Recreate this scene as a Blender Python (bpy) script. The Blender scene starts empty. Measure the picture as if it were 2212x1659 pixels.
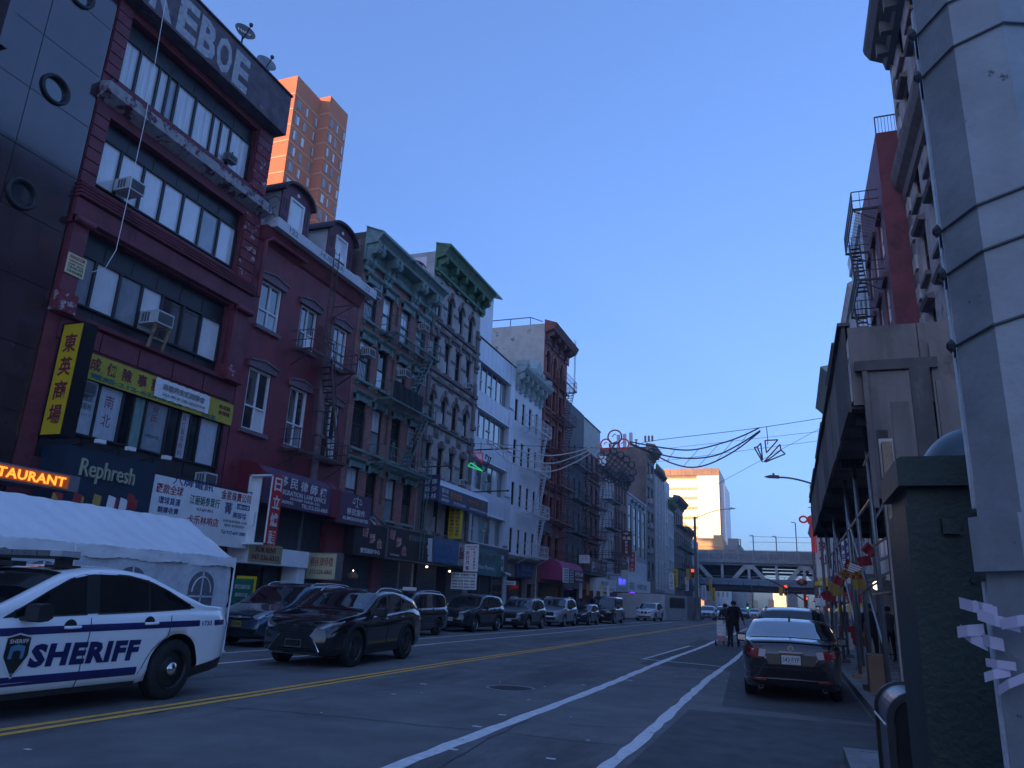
import bpy, bmesh, math, random
from math import sin, cos, pi, radians, sqrt
from mathutils import Vector, Matrix
random.seed(7)
SC = bpy.context.scene
COL = SC.collection
# ---------------------------------------------------------------- camera
cam = bpy.data.cameras.new('camera')
cam.sensor_width = 36.0
cam.lens = 26.05
cam.clip_end = 4000
cam.clip_start = 0.05
CAM = bpy.data.objects.new('camera', cam)
COL.objects.link(CAM)
CR = ((0.93963338, 0.05525419, 0.3376923), (0.33942088, -0.27563897, -0.89934233), (0.04338873, 0.95967189, -0.27775401))
CAM.matrix_world = Matrix.Translation((0, 0, 1.6)) @ Matrix(CR).to_4x4()
SC.camera = CAM
# ---------------------------------------------------------------- sky, sun, exposure
SUN_AZ = radians(207)      # compass direction of the sun in the XY plane, measured from +Y clockwise: behind the camera, a little to the left
SUN_EL = radians(8.0)
world = bpy.data.worlds.new('World'); SC.world = world; world.use_nodes = True
nt = world.node_tree; nt.nodes.clear()
sky = nt.nodes.new('ShaderNodeTexSky'); sky.sky_type = 'NISHITA'; sky.sun_disc = False
sky.sun_elevation = SUN_EL; sky.sun_rotation = SUN_AZ
sky.altitude = 10; sky.air_density = 1.0; sky.dust_density = 3.0; sky.ozone_density = 5.0
gam = nt.nodes.new('ShaderNodeGamma'); gam.inputs[1].default_value = 0.7
tint = nt.nodes.new('ShaderNodeMix'); tint.data_type = 'RGBA'; tint.blend_type = 'MULTIPLY'; tint.inputs[0].default_value = 1.0; tint.inputs[7].default_value = (0.76, 0.81, 1.12, 1)
bg = nt.nodes.new('ShaderNodeBackground'); bg.inputs[1].default_value = 0.15
out = nt.nodes.new('ShaderNodeOutputWorld')
nt.links.new(sky.outputs[0], gam.inputs[0]); nt.links.new(gam.outputs[0], tint.inputs[6]); nt.links.new(tint.outputs[2], bg.inputs[0]); nt.links.new(bg.outputs[0], out.inputs[0])
sl = bpy.data.lights.new('sun', 'SUN'); sl.energy = 2.6; sl.angle = radians(0.5); sl.color = (1.0, 0.62, 0.32)
SUN = bpy.data.objects.new('sun', sl); COL.objects.link(SUN)
sd = Vector((sin(SUN_AZ) * cos(SUN_EL), cos(SUN_AZ) * cos(SUN_EL), sin(SUN_EL)))
SUN.rotation_euler = sd.to_track_quat('Z', 'Y').to_euler()
SUN.location = (-30, -40, 60)
SC.view_settings.view_transform = 'Standard'; SC.view_settings.look = 'None'
SC.view_settings.gamma = 1.0; SC.view_settings.use_curve_mapping = False
SC.view_settings.exposure = 2.0
SC.render.engine = 'CYCLES'
try:
    SC.cycles.max_bounces = 6; SC.cycles.diffuse_bounces = 4; SC.cycles.glossy_bounces = 3
    SC.cycles.use_denoising = True
except Exception: pass

# ---------------------------------------------------------------- measuring helper: a point of the survey photograph met on a real plane
def at(u, v, ax, val):
    c = Vector((u - 1106.0, -(v - 829.5), -1600.381))
    d = Vector([sum(CR[i][k] * c[k] for k in range(3)) for i in range(3)])
    o = (0, 0, 1.6); i = 'XYZ'.index(ax); t = (val - o[i]) / d[i]
    return Vector((d[0] * t, d[1] * t, 1.6 + d[2] * t))

# ---------------------------------------------------------------- materials
M = {}
def mat(name, col, rough=0.8, metal=0.0, var=0.12, scale=2.0, bump=0.0, bscale=30.0, coat=0.0, spec=0.5,
        stain=None, emit=None, brick=None, streak=0.0, alpha=None, detail=4.0):
    m = bpy.data.materials.new(name); m.use_nodes = True
    n = m.node_tree.nodes; l = m.node_tree.links
    p = n['Principled BSDF']
    p.inputs['Roughness'].default_value = rough; p.inputs['Metallic'].default_value = metal
    p.inputs['Specular IOR Level'].default_value = spec
    p.inputs['Coat Weight'].default_value = coat; p.inputs['Coat Roughness'].default_value = 0.04
    tc = n.new('ShaderNodeTexCoord'); src = tc.outputs['Object']
    base = None
    c4 = (*col, 1.0)
    if brick:
        sx = n.new('ShaderNodeSeparateXYZ'); l.new(src, sx.inputs[0])
        ad = n.new('ShaderNodeMath'); ad.operation = 'ADD'; l.new(sx.outputs[0], ad.inputs[0]); l.new(sx.outputs[1], ad.inputs[1])
        cb = n.new('ShaderNodeCombineXYZ'); l.new(ad.outputs[0], cb.inputs[0]); l.new(sx.outputs[2], cb.inputs[1])
        bt = n.new('ShaderNodeTexBrick'); l.new(cb.outputs[0], bt.inputs['Vector'])
        bw, bh, mort, mcol = brick
        bt.inputs['Scale'].default_value = 1.0; bt.inputs['Brick Width'].default_value = bw; bt.inputs['Row Height'].default_value = bh
        bt.inputs['Mortar Size'].default_value = mort; bt.inputs['Mortar Smooth'].default_value = 0.2
        bt.inputs['Color1'].default_value = c4; bt.inputs['Color2'].default_value = tuple(c * 0.68 for c in col) + (1,)
        bt.inputs['Mortar'].default_value = (*mcol, 1)
        base = bt.outputs['Color']; fac = bt.outputs['Fac']
    nz = n.new('ShaderNodeTexNoise'); nz.inputs['Scale'].default_value = scale; nz.inputs['Detail'].default_value = detail
    nz.inputs['Roughness'].default_value = 0.65
    if streak:
        mp = n.new('ShaderNodeMapping'); mp.inputs['Scale'].default_value = (1, 1, streak); l.new(src, mp.inputs[0]); l.new(mp.outputs[0], nz.inputs['Vector'])
    else: l.new(src, nz.inputs['Vector'])
    rg = n.new('ShaderNodeMapRange'); rg.inputs[1].default_value = 0.3; rg.inputs[2].default_value = 0.7
    rg.inputs[3].default_value = 1 - var; rg.inputs[4].default_value = 1 + var
    l.new(nz.outputs[0], rg.inputs[0])
    mx = n.new('ShaderNodeMix'); mx.data_type = 'RGBA'; mx.blend_type = 'MULTIPLY'; mx.inputs[0].default_value = 1.0
    if base is None: mx.inputs[6].default_value = c4
    else: l.new(base, mx.inputs[6])
    l.new(rg.outputs[0], mx.inputs[7])
    cur = mx.outputs[2]
    if stain:
        scol, sscale, th, soft = stain[:4]
        n2 = n.new('ShaderNodeTexNoise'); n2.inputs['Scale'].default_value = sscale; n2.inputs['Detail'].default_value = 8; n2.inputs['Roughness'].default_value = 0.7
        if len(stain) > 4:
            mp2 = n.new('ShaderNodeMapping'); mp2.inputs['Scale'].default_value = stain[4]; l.new(src, mp2.inputs[0]); l.new(mp2.outputs[0], n2.inputs['Vector'])
        else: l.new(src, n2.inputs['Vector'])
        r2 = n.new('ShaderNodeMapRange'); r2.inputs[1].default_value = th; r2.inputs[2].default_value = th + soft
        l.new(n2.outputs[0], r2.inputs[0])
        m2 = n.new('ShaderNodeMix'); m2.data_type = 'RGBA'; l.new(r2.outputs[0], m2.inputs[0]); l.new(cur, m2.inputs[6]); m2.inputs[7].default_value = (*scol, 1)
        cur = m2.outputs[2]
    l.new(cur, p.inputs['Base Color'])
    if bump or brick:
        bp = n.new('ShaderNodeBump'); bp.inputs['Strength'].default_value = bump or 0.5; bp.inputs['Distance'].default_value = 0.02
        if brick:
            iv = n.new('ShaderNodeMath'); iv.operation = 'SUBTRACT'; iv.inputs[0].default_value = 1.0; l.new(fac, iv.inputs[1]); l.new(iv.outputs[0], bp.inputs['Height'])
        else:
            n3 = n.new('ShaderNodeTexNoise'); n3.inputs['Scale'].default_value = bscale; n3.inputs['Detail'].default_value = 5
            l.new(src, n3.inputs['Vector']); l.new(n3.outputs[0], bp.inputs['Height'])
        l.new(bp.outputs[0], p.inputs['Normal'])
    if emit:
        p.inputs['Emission Color'].default_value = (*emit[0], 1); p.inputs['Emission Strength'].default_value = emit[1]
    M[name] = m
    return m

mat('asphalt', (0.15, 0.145, 0.14), 0.82, var=0.3, scale=0.9, bump=0.8, bscale=60, stain=((0.085, 0.084, 0.083), 0.45, 0.52, 0.10, (1.0, 0.22, 1)), detail=8)
mat('asphalt_patch', (0.085, 0.083, 0.082), 0.9, var=0.3, scale=2.5, bump=0.5, bscale=70, detail=8)
mat('tar', (0.018, 0.018, 0.02), 0.6, var=0.2)
mat('concrete', (0.20, 0.20, 0.20), 0.85, var=0.3, scale=1.4, bump=0.3, bscale=40, stain=((0.10, 0.10, 0.105), 1.1, 0.55, 0.15))
mat('kerb_steel', (0.17, 0.165, 0.16), 0.55, var=0.3, scale=3, bump=0.3)
mat('line_white', (0.68, 0.68, 0.67), 0.75, var=0.2, scale=9, stain=((0.10, 0.10, 0.11), 3.2, 0.60, 0.08), bump=0.3, bscale=60)
mat('line_yellow', (0.78, 0.40, 0.06), 0.75, var=0.15, scale=9, stain=((0.12, 0.09, 0.05), 3.0, 0.63, 0.08), bump=0.3, bscale=60)
mat('iron', (0.055, 0.05, 0.05), 0.6, 0.4, var=0.3, scale=20, bump=0.3)
mat('litter', (0.6, 0.6, 0.6), 0.8)
# facades
mat('granite_dark', (0.042, 0.022, 0.028), 0.16, var=0.35, scale=1.2, spec=0.9, coat=0.6, stain=((0.012, 0.010, 0.012), 0.9, 0.56, 0.12, (1, 1, 0.12)))
mat('joint', (0.012, 0.012, 0.014), 0.8)
mat('maroon', (0.17, 0.036, 0.052), 0.62, var=0.3, scale=1.5, bump=0.25, bscale=18, stain=((0.055, 0.012, 0.02), 1.0, 0.56, 0.14, (1, 1, 0.5)))
mat('maroon_peel', (0.20, 0.03, 0.045), 0.75, var=0.3, scale=3, bump=0.5, bscale=15, stain=((0.40, 0.36, 0.33), 2.6, 0.575, 0.015))
mat('peel_white', (0.36, 0.35, 0.37), 0.85, var=0.25, scale=3, bump=0.4, bscale=15, stain=((0.12, 0.05, 0.07), 2.4, 0.52, 0.06))
mat('parapet', (0.125, 0.10, 0.12), 0.85, var=0.35, scale=1.6, bump=0.4, bscale=15, stain=((0.21, 0.19, 0.20), 2.0, 0.6, 0.05))
mat('graffiti_white', (0.42, 0.44, 0.47), 0.8, var=0.25, scale=5, stain=((0.16, 0.13, 0.15), 4.0, 0.60, 0.05))
mat('panel_black', (0.026, 0.026, 0.032), 0.4, var=0.3, scale=1.2)
mat('frame_black', (0.022, 0.020, 0.022), 0.45, var=0.2)
mat('red_paint', (0.215, 0.036, 0.05), 0.6, var=0.25, scale=0.9, bump=0.3, bscale=14, stain=((0.085, 0.012, 0.022), 0.9, 0.55, 0.15, (1, 1, 0.4)))
mat('lintel_mauve', (0.20, 0.135, 0.15), 0.8, var=0.3, scale=4, bump=0.3)
mat('frame_white', (0.82, 0.82, 0.82), 0.5, var=0.08)
mat('eave_white', (0.62, 0.64, 0.66), 0.6, var=0.12, scale=2, stain=((0.30, 0.27, 0.24), 1.8, 0.62, 0.05))
mat('slate', (0.22, 0.21, 0.22), 0.85, var=0.3, scale=2.5, bump=0.3)
mat('mauve_trim', (0.15, 0.055, 0.08), 0.65, var=0.25, scale=3)
mat('gutter_dark', (0.05, 0.03, 0.04), 0.7)
mat('brick_red', (0.45, 0.16, 0.13), 0.85, var=0.25, scale=1.3, bump=0.6, brick=(0.215, 0.072, 0.011, (0.30, 0.24, 0.23)))
mat('brick_dark', (0.13, 0.075, 0.065), 0.88, var=0.4, scale=1.2, bump=0.6, brick=(0.215, 0.072, 0.011, (0.25, 0.22, 0.21)), stain=((0.42, 0.40, 0.38), 1.3, 0.66, 0.05))
mat('brick_brown', (0.22, 0.155, 0.135), 0.88, var=0.35, scale=0.6, bump=0.5, brick=(0.215, 0.072, 0.011, (0.16, 0.14, 0.13)))
mat('teal', (0.20, 0.30, 0.28), 0.65, var=0.25, scale=3, bump=0.2, stain=((0.06, 0.10, 0.09), 2.2, 0.6, 0.08))
mat('green_paint', (0.07, 0.165, 0.09), 0.6, var=0.3, scale=3, stain=((0.02, 0.05, 0.03), 2.2, 0.58, 0.08))
mat('stone_grey', (0.44, 0.40, 0.38), 0.85, var=0.2, scale=1.1, bump=0.35, bscale=14, stain=((0.19, 0.165, 0.155), 1.2, 0.56, 0.12))
mat('stone_trim', (0.20, 0.165, 0.155), 0.85, var=0.25, scale=2.5, bump=0.3, bscale=14)
mat('render_grey', (0.50, 0.48, 0.46), 0.88, var=0.2, scale=1.3, bump=0.3, bscale=10)
mat('render_cream', (0.55, 0.50, 0.43), 0.88, var=0.18, scale=0.9, bump=0.3, bscale=8, stain=((0.24, 0.215, 0.19), 0.9, 0.58, 0.05))
mat('metal_panel', (0.66, 0.69, 0.75), 0.4, var=0.07, scale=0.7, spec=0.6)
mat('metal_panel2', (0.60, 0.63, 0.68), 0.42, var=0.08, scale=0.9, spec=0.6)
mat('panel_grey', (0.085, 0.09, 0.105), 0.5, var=0.15)
mat('white_paint', (0.80, 0.80, 0.82), 0.7, var=0.1, scale=0.6, bump=0.15, bscale=10, stain=((0.62, 0.62, 0.64), 0.7, 0.6, 0.12))
mat('sage', (0.38, 0.45, 0.43), 0.7, var=0.2, scale=3, bump=0.2)
mat('red_brick_h', (0.36, 0.10, 0.085), 0.8, var=0.2, scale=0.9, bump=0.4, brick=(0.215, 0.072, 0.008, (0.20, 0.07, 0.06)))
mat('terracotta', (0.30, 0.16, 0.12), 0.8, var=0.2, scale=3)
mat('maroon_dark', (0.14, 0.055, 0.06), 0.65, var=0.25, scale=2)
mat('charcoal', (0.14, 0.145, 0.15), 0.8, var=0.18, scale=1)
mat('tan_panel', (0.52, 0.50, 0.46), 0.8, var=0.1, scale=0.8)
mat('grey_paint', (0.32, 0.33, 0.34), 0.7, var=0.12, scale=1)
mat('grey_light', (0.56, 0.57, 0.58), 0.7, var=0.12, scale=1)
mat('pink_brick', (0.36, 0.19, 0.17), 0.85, var=0.2, scale=0.9, brick=(0.215, 0.072, 0.01, (0.24, 0.17, 0.155)))
mat('brown_stone', (0.22, 0.18, 0.165), 0.85, var=0.25, scale=1.2, bump=0.25)
mat('tower_brick', (0.48, 0.13, 0.055), 0.85, var=0.12, scale=0.05)
mat('tower_band', (0.58, 0.30, 0.18), 0.85, var=0.1)
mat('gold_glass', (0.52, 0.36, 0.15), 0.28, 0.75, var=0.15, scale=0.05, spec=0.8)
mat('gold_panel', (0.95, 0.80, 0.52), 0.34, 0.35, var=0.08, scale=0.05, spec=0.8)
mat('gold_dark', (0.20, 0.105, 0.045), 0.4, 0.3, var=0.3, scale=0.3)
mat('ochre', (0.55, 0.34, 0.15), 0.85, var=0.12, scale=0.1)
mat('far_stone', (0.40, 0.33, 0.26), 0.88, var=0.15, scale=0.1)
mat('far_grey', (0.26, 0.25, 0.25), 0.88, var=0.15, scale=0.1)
mat('bridge_steel', (0.22, 0.235, 0.245), 0.65, var=0.2, scale=1)
mat('bridge_pale', (0.42, 0.42, 0.41), 0.65, var=0.15, scale=1)
mat('bridge_blue', (0.15, 0.225, 0.30), 0.6, var=0.15, scale=1)
mat('bridge_dark', (0.055, 0.055, 0.06), 0.8, var=0.2, scale=1)
# glass
mat('glass_sky', (0.03, 0.04, 0.05), 0.04, var=0.1, spec=1.0, coat=1.0)
mat('glass_dark', (0.012, 0.014, 0.018), 0.08, var=0.2, spec=0.6)
mat('blind_white', (0.72, 0.74, 0.76), 0.12, var=0.08, scale=2.0, spec=0.8, coat=0.5)
mat('blind_grey', (0.26, 0.29, 0.32), 0.12, var=0.2, scale=2.0, spec=0.8, coat=0.5)
mat('curtain', (0.62, 0.64, 0.66), 0.2, var=0.45, scale=3.5, spec=0.6, coat=0.4, streak=0.08)
mat('glass_teal', (0.06, 0.11, 0.12), 0.05, var=0.4, scale=0.6, spec=1.0, coat=1.0)
mat('paper_window', (0.52, 0.55, 0.60), 0.35, var=0.12, scale=6, bump=0.5, bscale=9, coat=0.3)
mat('glass_green', (0.22, 0.33, 0.31), 0.15, var=0.2, scale=4, coat=0.4)
# metal & misc
mat('ac_white', (0.55, 0.56, 0.56), 0.5, var=0.12, scale=6)
mat('ac_grille', (0.10, 0.105, 0.115), 0.6, var=0.2)
mat('iron_brown', (0.085, 0.040, 0.038), 0.6, var=0.3, scale=6)
mat('iron_black', (0.03, 0.03, 0.035), 0.55, var=0.3, scale=6)
mat('iron_teal', (0.10, 0.165, 0.15), 0.6, var=0.3, scale=6)
mat('iron_white', (0.58, 0.59, 0.60), 0.6, var=0.12, scale=6)
mat('iron_maroon', (0.15, 0.045, 0.05), 0.6, var=0.25, scale=6)
mat('galv', (0.26, 0.27, 0.28), 0.42, 0.7, var=0.2, scale=6)
mat('shutter', (0.075, 0.08, 0.09), 0.5, 0.3, var=0.2, scale=2)
mat('steel_sheet', (0.22, 0.23, 0.25), 0.45, 0.4, var=0.25, scale=2)
mat('black_gloss', (0.012, 0.012, 0.014), 0.25)
mat('sign_navy', (0.018, 0.035, 0.062), 0.45, var=0.15)
mat('sign_yellow', (0.72, 0.50, 0.02), 0.5, var=0.06)
mat('sign_olive', (0.46, 0.38, 0.035), 0.6, var=0.18, scale=3, stain=((0.34, 0.30, 0.06), 1.6, 0.58, 0.1))
mat('sign_white', (0.80, 0.80, 0.80), 0.55, var=0.08)
mat('sign_cream', (0.66, 0.58, 0.34), 0.5, var=0.06)
mat('sign_tan', (0.36, 0.29, 0.16), 0.7, var=0.2, scale=3)
mat('sign_red', (0.52, 0.02, 0.03), 0.5, var=0.1)
mat('sign_purple', (0.105, 0.045, 0.095), 0.6, var=0.12, scale=2)
mat('sign_maroon', (0.17, 0.012, 0.03), 0.6, var=0.1)
mat('sign_black', (0.028, 0.028, 0.032), 0.35, var=0.1)
mat('sign_blue', (0.045, 0.12, 0.27), 0.5, var=0.15)
mat('sign_navy2', (0.04, 0.055, 0.14), 0.5, var=0.1)
mat('sign_teal', (0.05, 0.17, 0.19), 0.5, var=0.1)
mat('sign_green', (0.02, 0.17, 0.11), 0.5, var=0.1)
mat('awning_magenta', (0.34, 0.04, 0.13), 0.7, var=0.1)
mat('sign_brown', (0.10, 0.022, 0.022), 0.55, var=0.1)
mat('ink_maroon', (0.20, 0.02, 0.045), 0.6); mat('ink_teal', (0.03, 0.17, 0.17), 0.6); mat('ink_white', (0.66, 0.66, 0.66), 0.6)
mat('ink_red', (0.36, 0.015, 0.03), 0.6); mat('ink_blue', (0.02, 0.03, 0.15), 0.6); mat('ink_green', (0.01, 0.10, 0.05), 0.6)
mat('ink_grey', (0.30, 0.29, 0.28), 0.7); mat('ink_black', (0.02, 0.02, 0.025), 0.6); mat('ink_orange', (0.55, 0.22, 0.05), 0.6)
mat('letter_cream', (0.42, 0.42, 0.30), 0.45)
mat('neon_orange', (0.6, 0.1, 0.01), 0.5, emit=((0.9, 0.16, 0.03), 0.04)); mat('neon_yellow', (0.8, 0.5, 0.1), 0.5, emit=((1.0, 0.33, 0.02), 0.42))
mat('neon_purple', (0.2, 0.05, 0.5), 0.5, emit=((0.25, 0.05, 1.0), 0.5)); mat('neon_blue', (0.1, 0.1, 0.5), 0.5, emit=((0.08, 0.10, 1.0), 0.35))
mat('neon_green', (0.05, 0.5, 0.2), 0.5, emit=((0.05, 0.9, 0.25), 0.12)); mat('neon_red', (0.42, 0.03, 0.035), 0.5, emit=((1.0, 0.06, 0.06), 0.03))
mat('tube_red', (0.26, 0.03, 0.05), 0.5); mat('tube_dark', (0.045, 0.045, 0.06), 0.5); mat('tube_green', (0.02, 0.16, 0.08), 0.5)
mat('lamp_red', (0.5, 0.02, 0.01), 0.4, emit=((1.0, 0.04, 0.02), 0.9)); mat('lamp_green', (0.02, 0.5, 0.2), 0.4, emit=((0.05, 1.0, 0.45), 0.6)); mat('lamp_white', (0.8, 0.8, 0.7), 0.4, emit=((1.0, 0.85, 0.6), 1.0))
mat('signal_yellow', (0.50, 0.28, 0.04), 0.6)
mat('tent_white', (0.80, 0.81, 0.83), 0.5, var=0.06, scale=1.0, bump=1.0, bscale=3.5)
mat('tent_side', (0.60, 0.62, 0.66), 0.35, var=0.16, scale=2.0, bump=1.0, bscale=9)
mat('tent_window', (0.15, 0.16, 0.19), 0.2, var=0.3, scale=3, bump=0.4, bscale=4)
mat('plywood', (0.20, 0.165, 0.145), 0.8, var=0.3, scale=2.2, bump=0.3, bscale=12, stain=((0.12, 0.09, 0.075), 1.4, 0.55, 0.15), streak=0.25)
mat('ply_dark', (0.10, 0.085, 0.08), 0.85, var=0.3, scale=2, stain=((0.19, 0.18, 0.17), 2.2, 0.58, 0.1, (1, 1, 0.3)))
mat('shed_green', (0.035, 0.045, 0.05), 0.7, var=0.3, scale=2)
mat('mail_green', (0.020, 0.042, 0.038), 0.5, var=0.25, scale=5, bump=0.25, bscale=40)
mat('mail_dome', (0.05, 0.075, 0.085), 0.32, var=0.12, scale=5)
mat('pole_paint', (0.27, 0.30, 0.32), 0.5, var=0.18, scale=5, bump=0.2, bscale=22, stain=((0.06, 0.07, 0.08), 7.0, 0.66, 0.03))
mat('pole_edge_lit', (0.75, 0.80, 0.82), 0.5, var=0.15, scale=9, bump=0.4)  # pale colour stands in for sky light caught by the pole facet
mat('strap', (0.08, 0.09, 0.10), 0.55, 0.4, var=0.2)
mat('flyer', (0.52, 0.50, 0.62), 0.8, var=0.06)
mat('cardboard', (0.22, 0.13, 0.08), 0.85)
mat('wood_post', (0.30, 0.20, 0.13), 0.75, var=0.3, scale=5, stain=((0.13, 0.085, 0.06), 3, 0.55, 0.1), streak=0.3)
# vehicles
def paint(name, col, rough=0.22, metal=0.0, coat=1.0):
    m = mat(name, col, rough, metal, var=0.02, scale=1.0, coat=coat, spec=0.5); return m
paint('car_white', (0.82, 0.83, 0.84), 0.3); paint('car_black', (0.006, 0.006, 0.008), 0.1); paint('car_slate', (0.045, 0.075, 0.105), 0.25, 0.5)
paint('car_charcoal', (0.028, 0.032, 0.040), 0.25, 0.4); paint('car_brown', (0.035, 0.029, 0.030), 0.25, 0.4); paint('car_silver', (0.36, 0.38, 0.42), 0.3, 0.5)
paint('car_navy', (0.012, 0.02, 0.045), 0.2, 0.2); paint('car_graphite', (0.05, 0.055, 0.062), 0.28, 0.4); paint('car_snow', (0.70, 0.72, 0.76), 0.28)
mat('car_glass', (0.008, 0.010, 0.012), 0.025, var=0.0, spec=0.8, coat=0.7)
mat('tyre', (0.014, 0.014, 0.015), 0.75, var=0.2, scale=20)
mat('well', (0.004, 0.004, 0.005), 0.9)
mat('alloy', (0.35, 0.36, 0.38), 0.28, 0.9, var=0.1); mat('alloy_dark', (0.07, 0.075, 0.08), 0.3, 0.8, var=0.1)
mat('chrome', (0.62, 0.64, 0.67), 0.12, 1.0, var=0.02)
mat('trim_black', (0.014, 0.014, 0.016), 0.5); mat('cladding', (0.022, 0.023, 0.026), 0.6)
mat('head_lamp', (0.42, 0.45, 0.48), 0.12, 0.3, coat=1.0); mat('head_dark', (0.09, 0.10, 0.11), 0.12, coat=1.0)
mat('tail_red', (0.22, 0.008, 0.012), 0.15, coat=1.0); mat('tail_clear', (0.45, 0.46, 0.47), 0.15, coat=1.0); mat('amber', (0.4, 0.14, 0.02), 0.2, coat=1.0)
mat('plate_white', (0.55, 0.56, 0.54), 0.5); mat('plate_gold', (0.55, 0.30, 0.04), 0.5)
mat('police_blue', (0.012, 0.014, 0.10), 0.4); mat('shield_blue', (0.10, 0.24, 0.36), 0.4)
mat('lightbar', (0.10, 0.11, 0.12), 0.15, coat=1.0)
# people
mat('skin', (0.30, 0.17, 0.12), 0.6); mat('hair', (0.012, 0.010, 0.010), 0.7); mat('cloth_black', (0.010, 0.010, 0.012), 0.85, bump=0.4, bscale=12)
mat('cloth_navy', (0.014, 0.016, 0.022), 0.85, bump=0.4, bscale=12); mat('cloth_grey', (0.07, 0.07, 0.08), 0.85); mat('poly_bag', (0.55, 0.57, 0.60), 0.25, var=0.2, scale=14, bump=0.8, bscale=20)
mat('bag_pink', (0.40, 0.17, 0.18), 0.6, var=0.2); mat('flag_red', (0.26, 0.02, 0.025), 0.7); mat('flag_gold', (0.34, 0.22, 0.045), 0.7); mat('leaf', (0.05, 0.10, 0.03), 0.7, var=0.4, scale=8)
mat('sign_screen', (0.08, 0.075, 0.08), 0.5, var=0.3, scale=2)

# ---------------------------------------------------------------- mesh building
class B:
    def __init__(s): s.v = []; s.f = []; s.m = []
    def add(s, vs, fs, mi=0):
        o = len(s.v); s.v += [tuple(x) for x in vs]
        for f in fs: s.f.append(tuple(i + o for i in f)); s.m.append(mi)
        return s
    def box(s, x0, x1, y0, y1, z0, z1, mi=0):
        x0, x1 = min(x0, x1), max(x0, x1); y0, y1 = min(y0, y1), max(y0, y1); z0, z1 = min(z0, z1), max(z0, z1)
        return s.add([(x0,y0,z0),(x1,y0,z0),(x1,y1,z0),(x0,y1,z0),(x0,y0,z1),(x1,y0,z1),(x1,y1,z1),(x0,y1,z1)],
                     [(0,3,2,1),(4,5,6,7),(0,1,5,4),(1,2,6,5),(2,3,7,6),(3,0,4,7)], mi)
    def quad(s, a, b, c, d, mi=0): return s.add([a, b, c, d], [(0,1,2,3)], mi)
    def bar(s, p, q, w, h=None, up=(0,0,1), mi=0):
        h = h or w; p = Vector(p); q = Vector(q); d = (q - p)
        if d.length < 1e-6: return s
        d.normalize(); u = Vector(up)
        if abs(d.dot(u)) > 0.98: u = Vector((1,0,0))
        r = d.cross(u).normalized(); u = r.cross(d)
        r = r * w / 2; u = u * h / 2
        vs = [p - r - u, p + r - u, p + r + u, p - r + u, q - r - u, q + r - u, q + r + u, q - r + u]
        return s.add(vs, [(0,1,2,3),(7,6,5,4),(0,4,5,1),(1,5,6,2),(2,6,7,3),(3,7,4,0)], mi)
    def tube(s, pts, r, n=8, mi=0, cap=True, r2=None):
        pts = [Vector(p) for p in pts]; k = len(pts); o = len(s.v)
        prev = None
        for i, p in enumerate(pts):
            d = (pts[min(i+1, k-1)] - pts[max(i-1, 0)]).normalized()
            if prev is None:
                a = Vector((0,0,1)) if abs(d.z) < 0.9 else Vector((1,0,0)); a = (a - d * a.dot(d)).normalized()
            else: a = (prev - d * prev.dot(d)).normalized()
            prev = a; b = d.cross(a)
            rr = r if r2 is None else r + (r2 - r) * i / (k - 1)
            for j in range(n):
                t = 2 * pi * j / n; s.v.append(tuple(p + (a * cos(t) + b * sin(t)) * rr))
        for i in range(k - 1):
            for j in range(n):
                j2 = (j + 1) % n
                s.f.append((o+i*n+j, o+i*n+j2, o+(i+1)*n+j2, o+(i+1)*n+j)); s.m.append(mi)
        if cap:
            s.f.append(tuple(o + j for j in range(n))[::-1]); s.m.append(mi)
            s.f.append(tuple(o + (k-1)*n + j for j in range(n))); s.m.append(mi)
        return s
    def prism(s, poly, axis, a0, a1, mi=0):
        """poly: 2D outline in the two other axes (order x,y,z without axis)"""
        n = len(poly); vs = []
        for a in (a0, a1):
            for p in poly:
                if axis == 'Y': vs.append((p[0], a, p[1]))
                elif axis == 'X': vs.append((a, p[0], p[1]))
                else: vs.append((p[0], p[1], a))
        fs = [tuple(range(n))[::-1], tuple(range(n, 2*n))]
        for i in range(n): j = (i+1) % n; fs.append((i, j, n+j, n+i))
        return s.add(vs, fs, mi)
    def lathe(s, prof, c, n=16, axis='Z', mi=0):
        o = len(s.v); k = len(prof)
        for r, h in prof:
            for j in range(n):
                t = 2*pi*j/n; a, b = r*cos(t), r*sin(t)
                if axis == 'Z': s.v.append((c[0]+a, c[1]+b, c[2]+h))
                elif axis == 'Y': s.v.append((c[0]+a, c[1]+h, c[2]+b))
                else: s.v.append((c[0]+h, c[1]+a, c[2]+b))
        for i in range(k-1):
            for j in range(n):
                j2 = (j+1) % n; s.f.append((o+i*n+j, o+i*n+j2, o+(i+1)*n+j2, o+(i+1)*n+j)); s.m.append(mi)
        return s
    def mesh(s, name, smooth=False, fix=False):
        me = bpy.data.meshes.new(name); me.from_pydata(s.v, [], s.f)
        if any(s.m): me.polygons.foreach_set('material_index', s.m)
        if smooth: me.polygons.foreach_set('use_smooth', [True] * len(me.polygons))
        if fix or smooth:
            bm = bmesh.new(); bm.from_mesh(me); bmesh.ops.recalc_face_normals(bm, faces=bm.faces); bm.to_mesh(me); bm.free()
        me.update(); return me
    def build(s, name, mats, parent=None, smooth=False, fix=False, loc=None):
        me = s.mesh(name, smooth, fix)
        for m in (mats if isinstance(mats, (list, tuple)) else [mats]): me.materials.append(M[m] if isinstance(m, str) else m)
        o = bpy.data.objects.new(name, me); COL.objects.link(o)
        if parent: o.parent = parent; 
        if parent and parent.type == 'EMPTY' and loc is None and not parent.get('localframe'):
            o.matrix_parent_inverse = parent.matrix_basis.inverted()
        if loc is not None: o.location = loc
        return o
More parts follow.
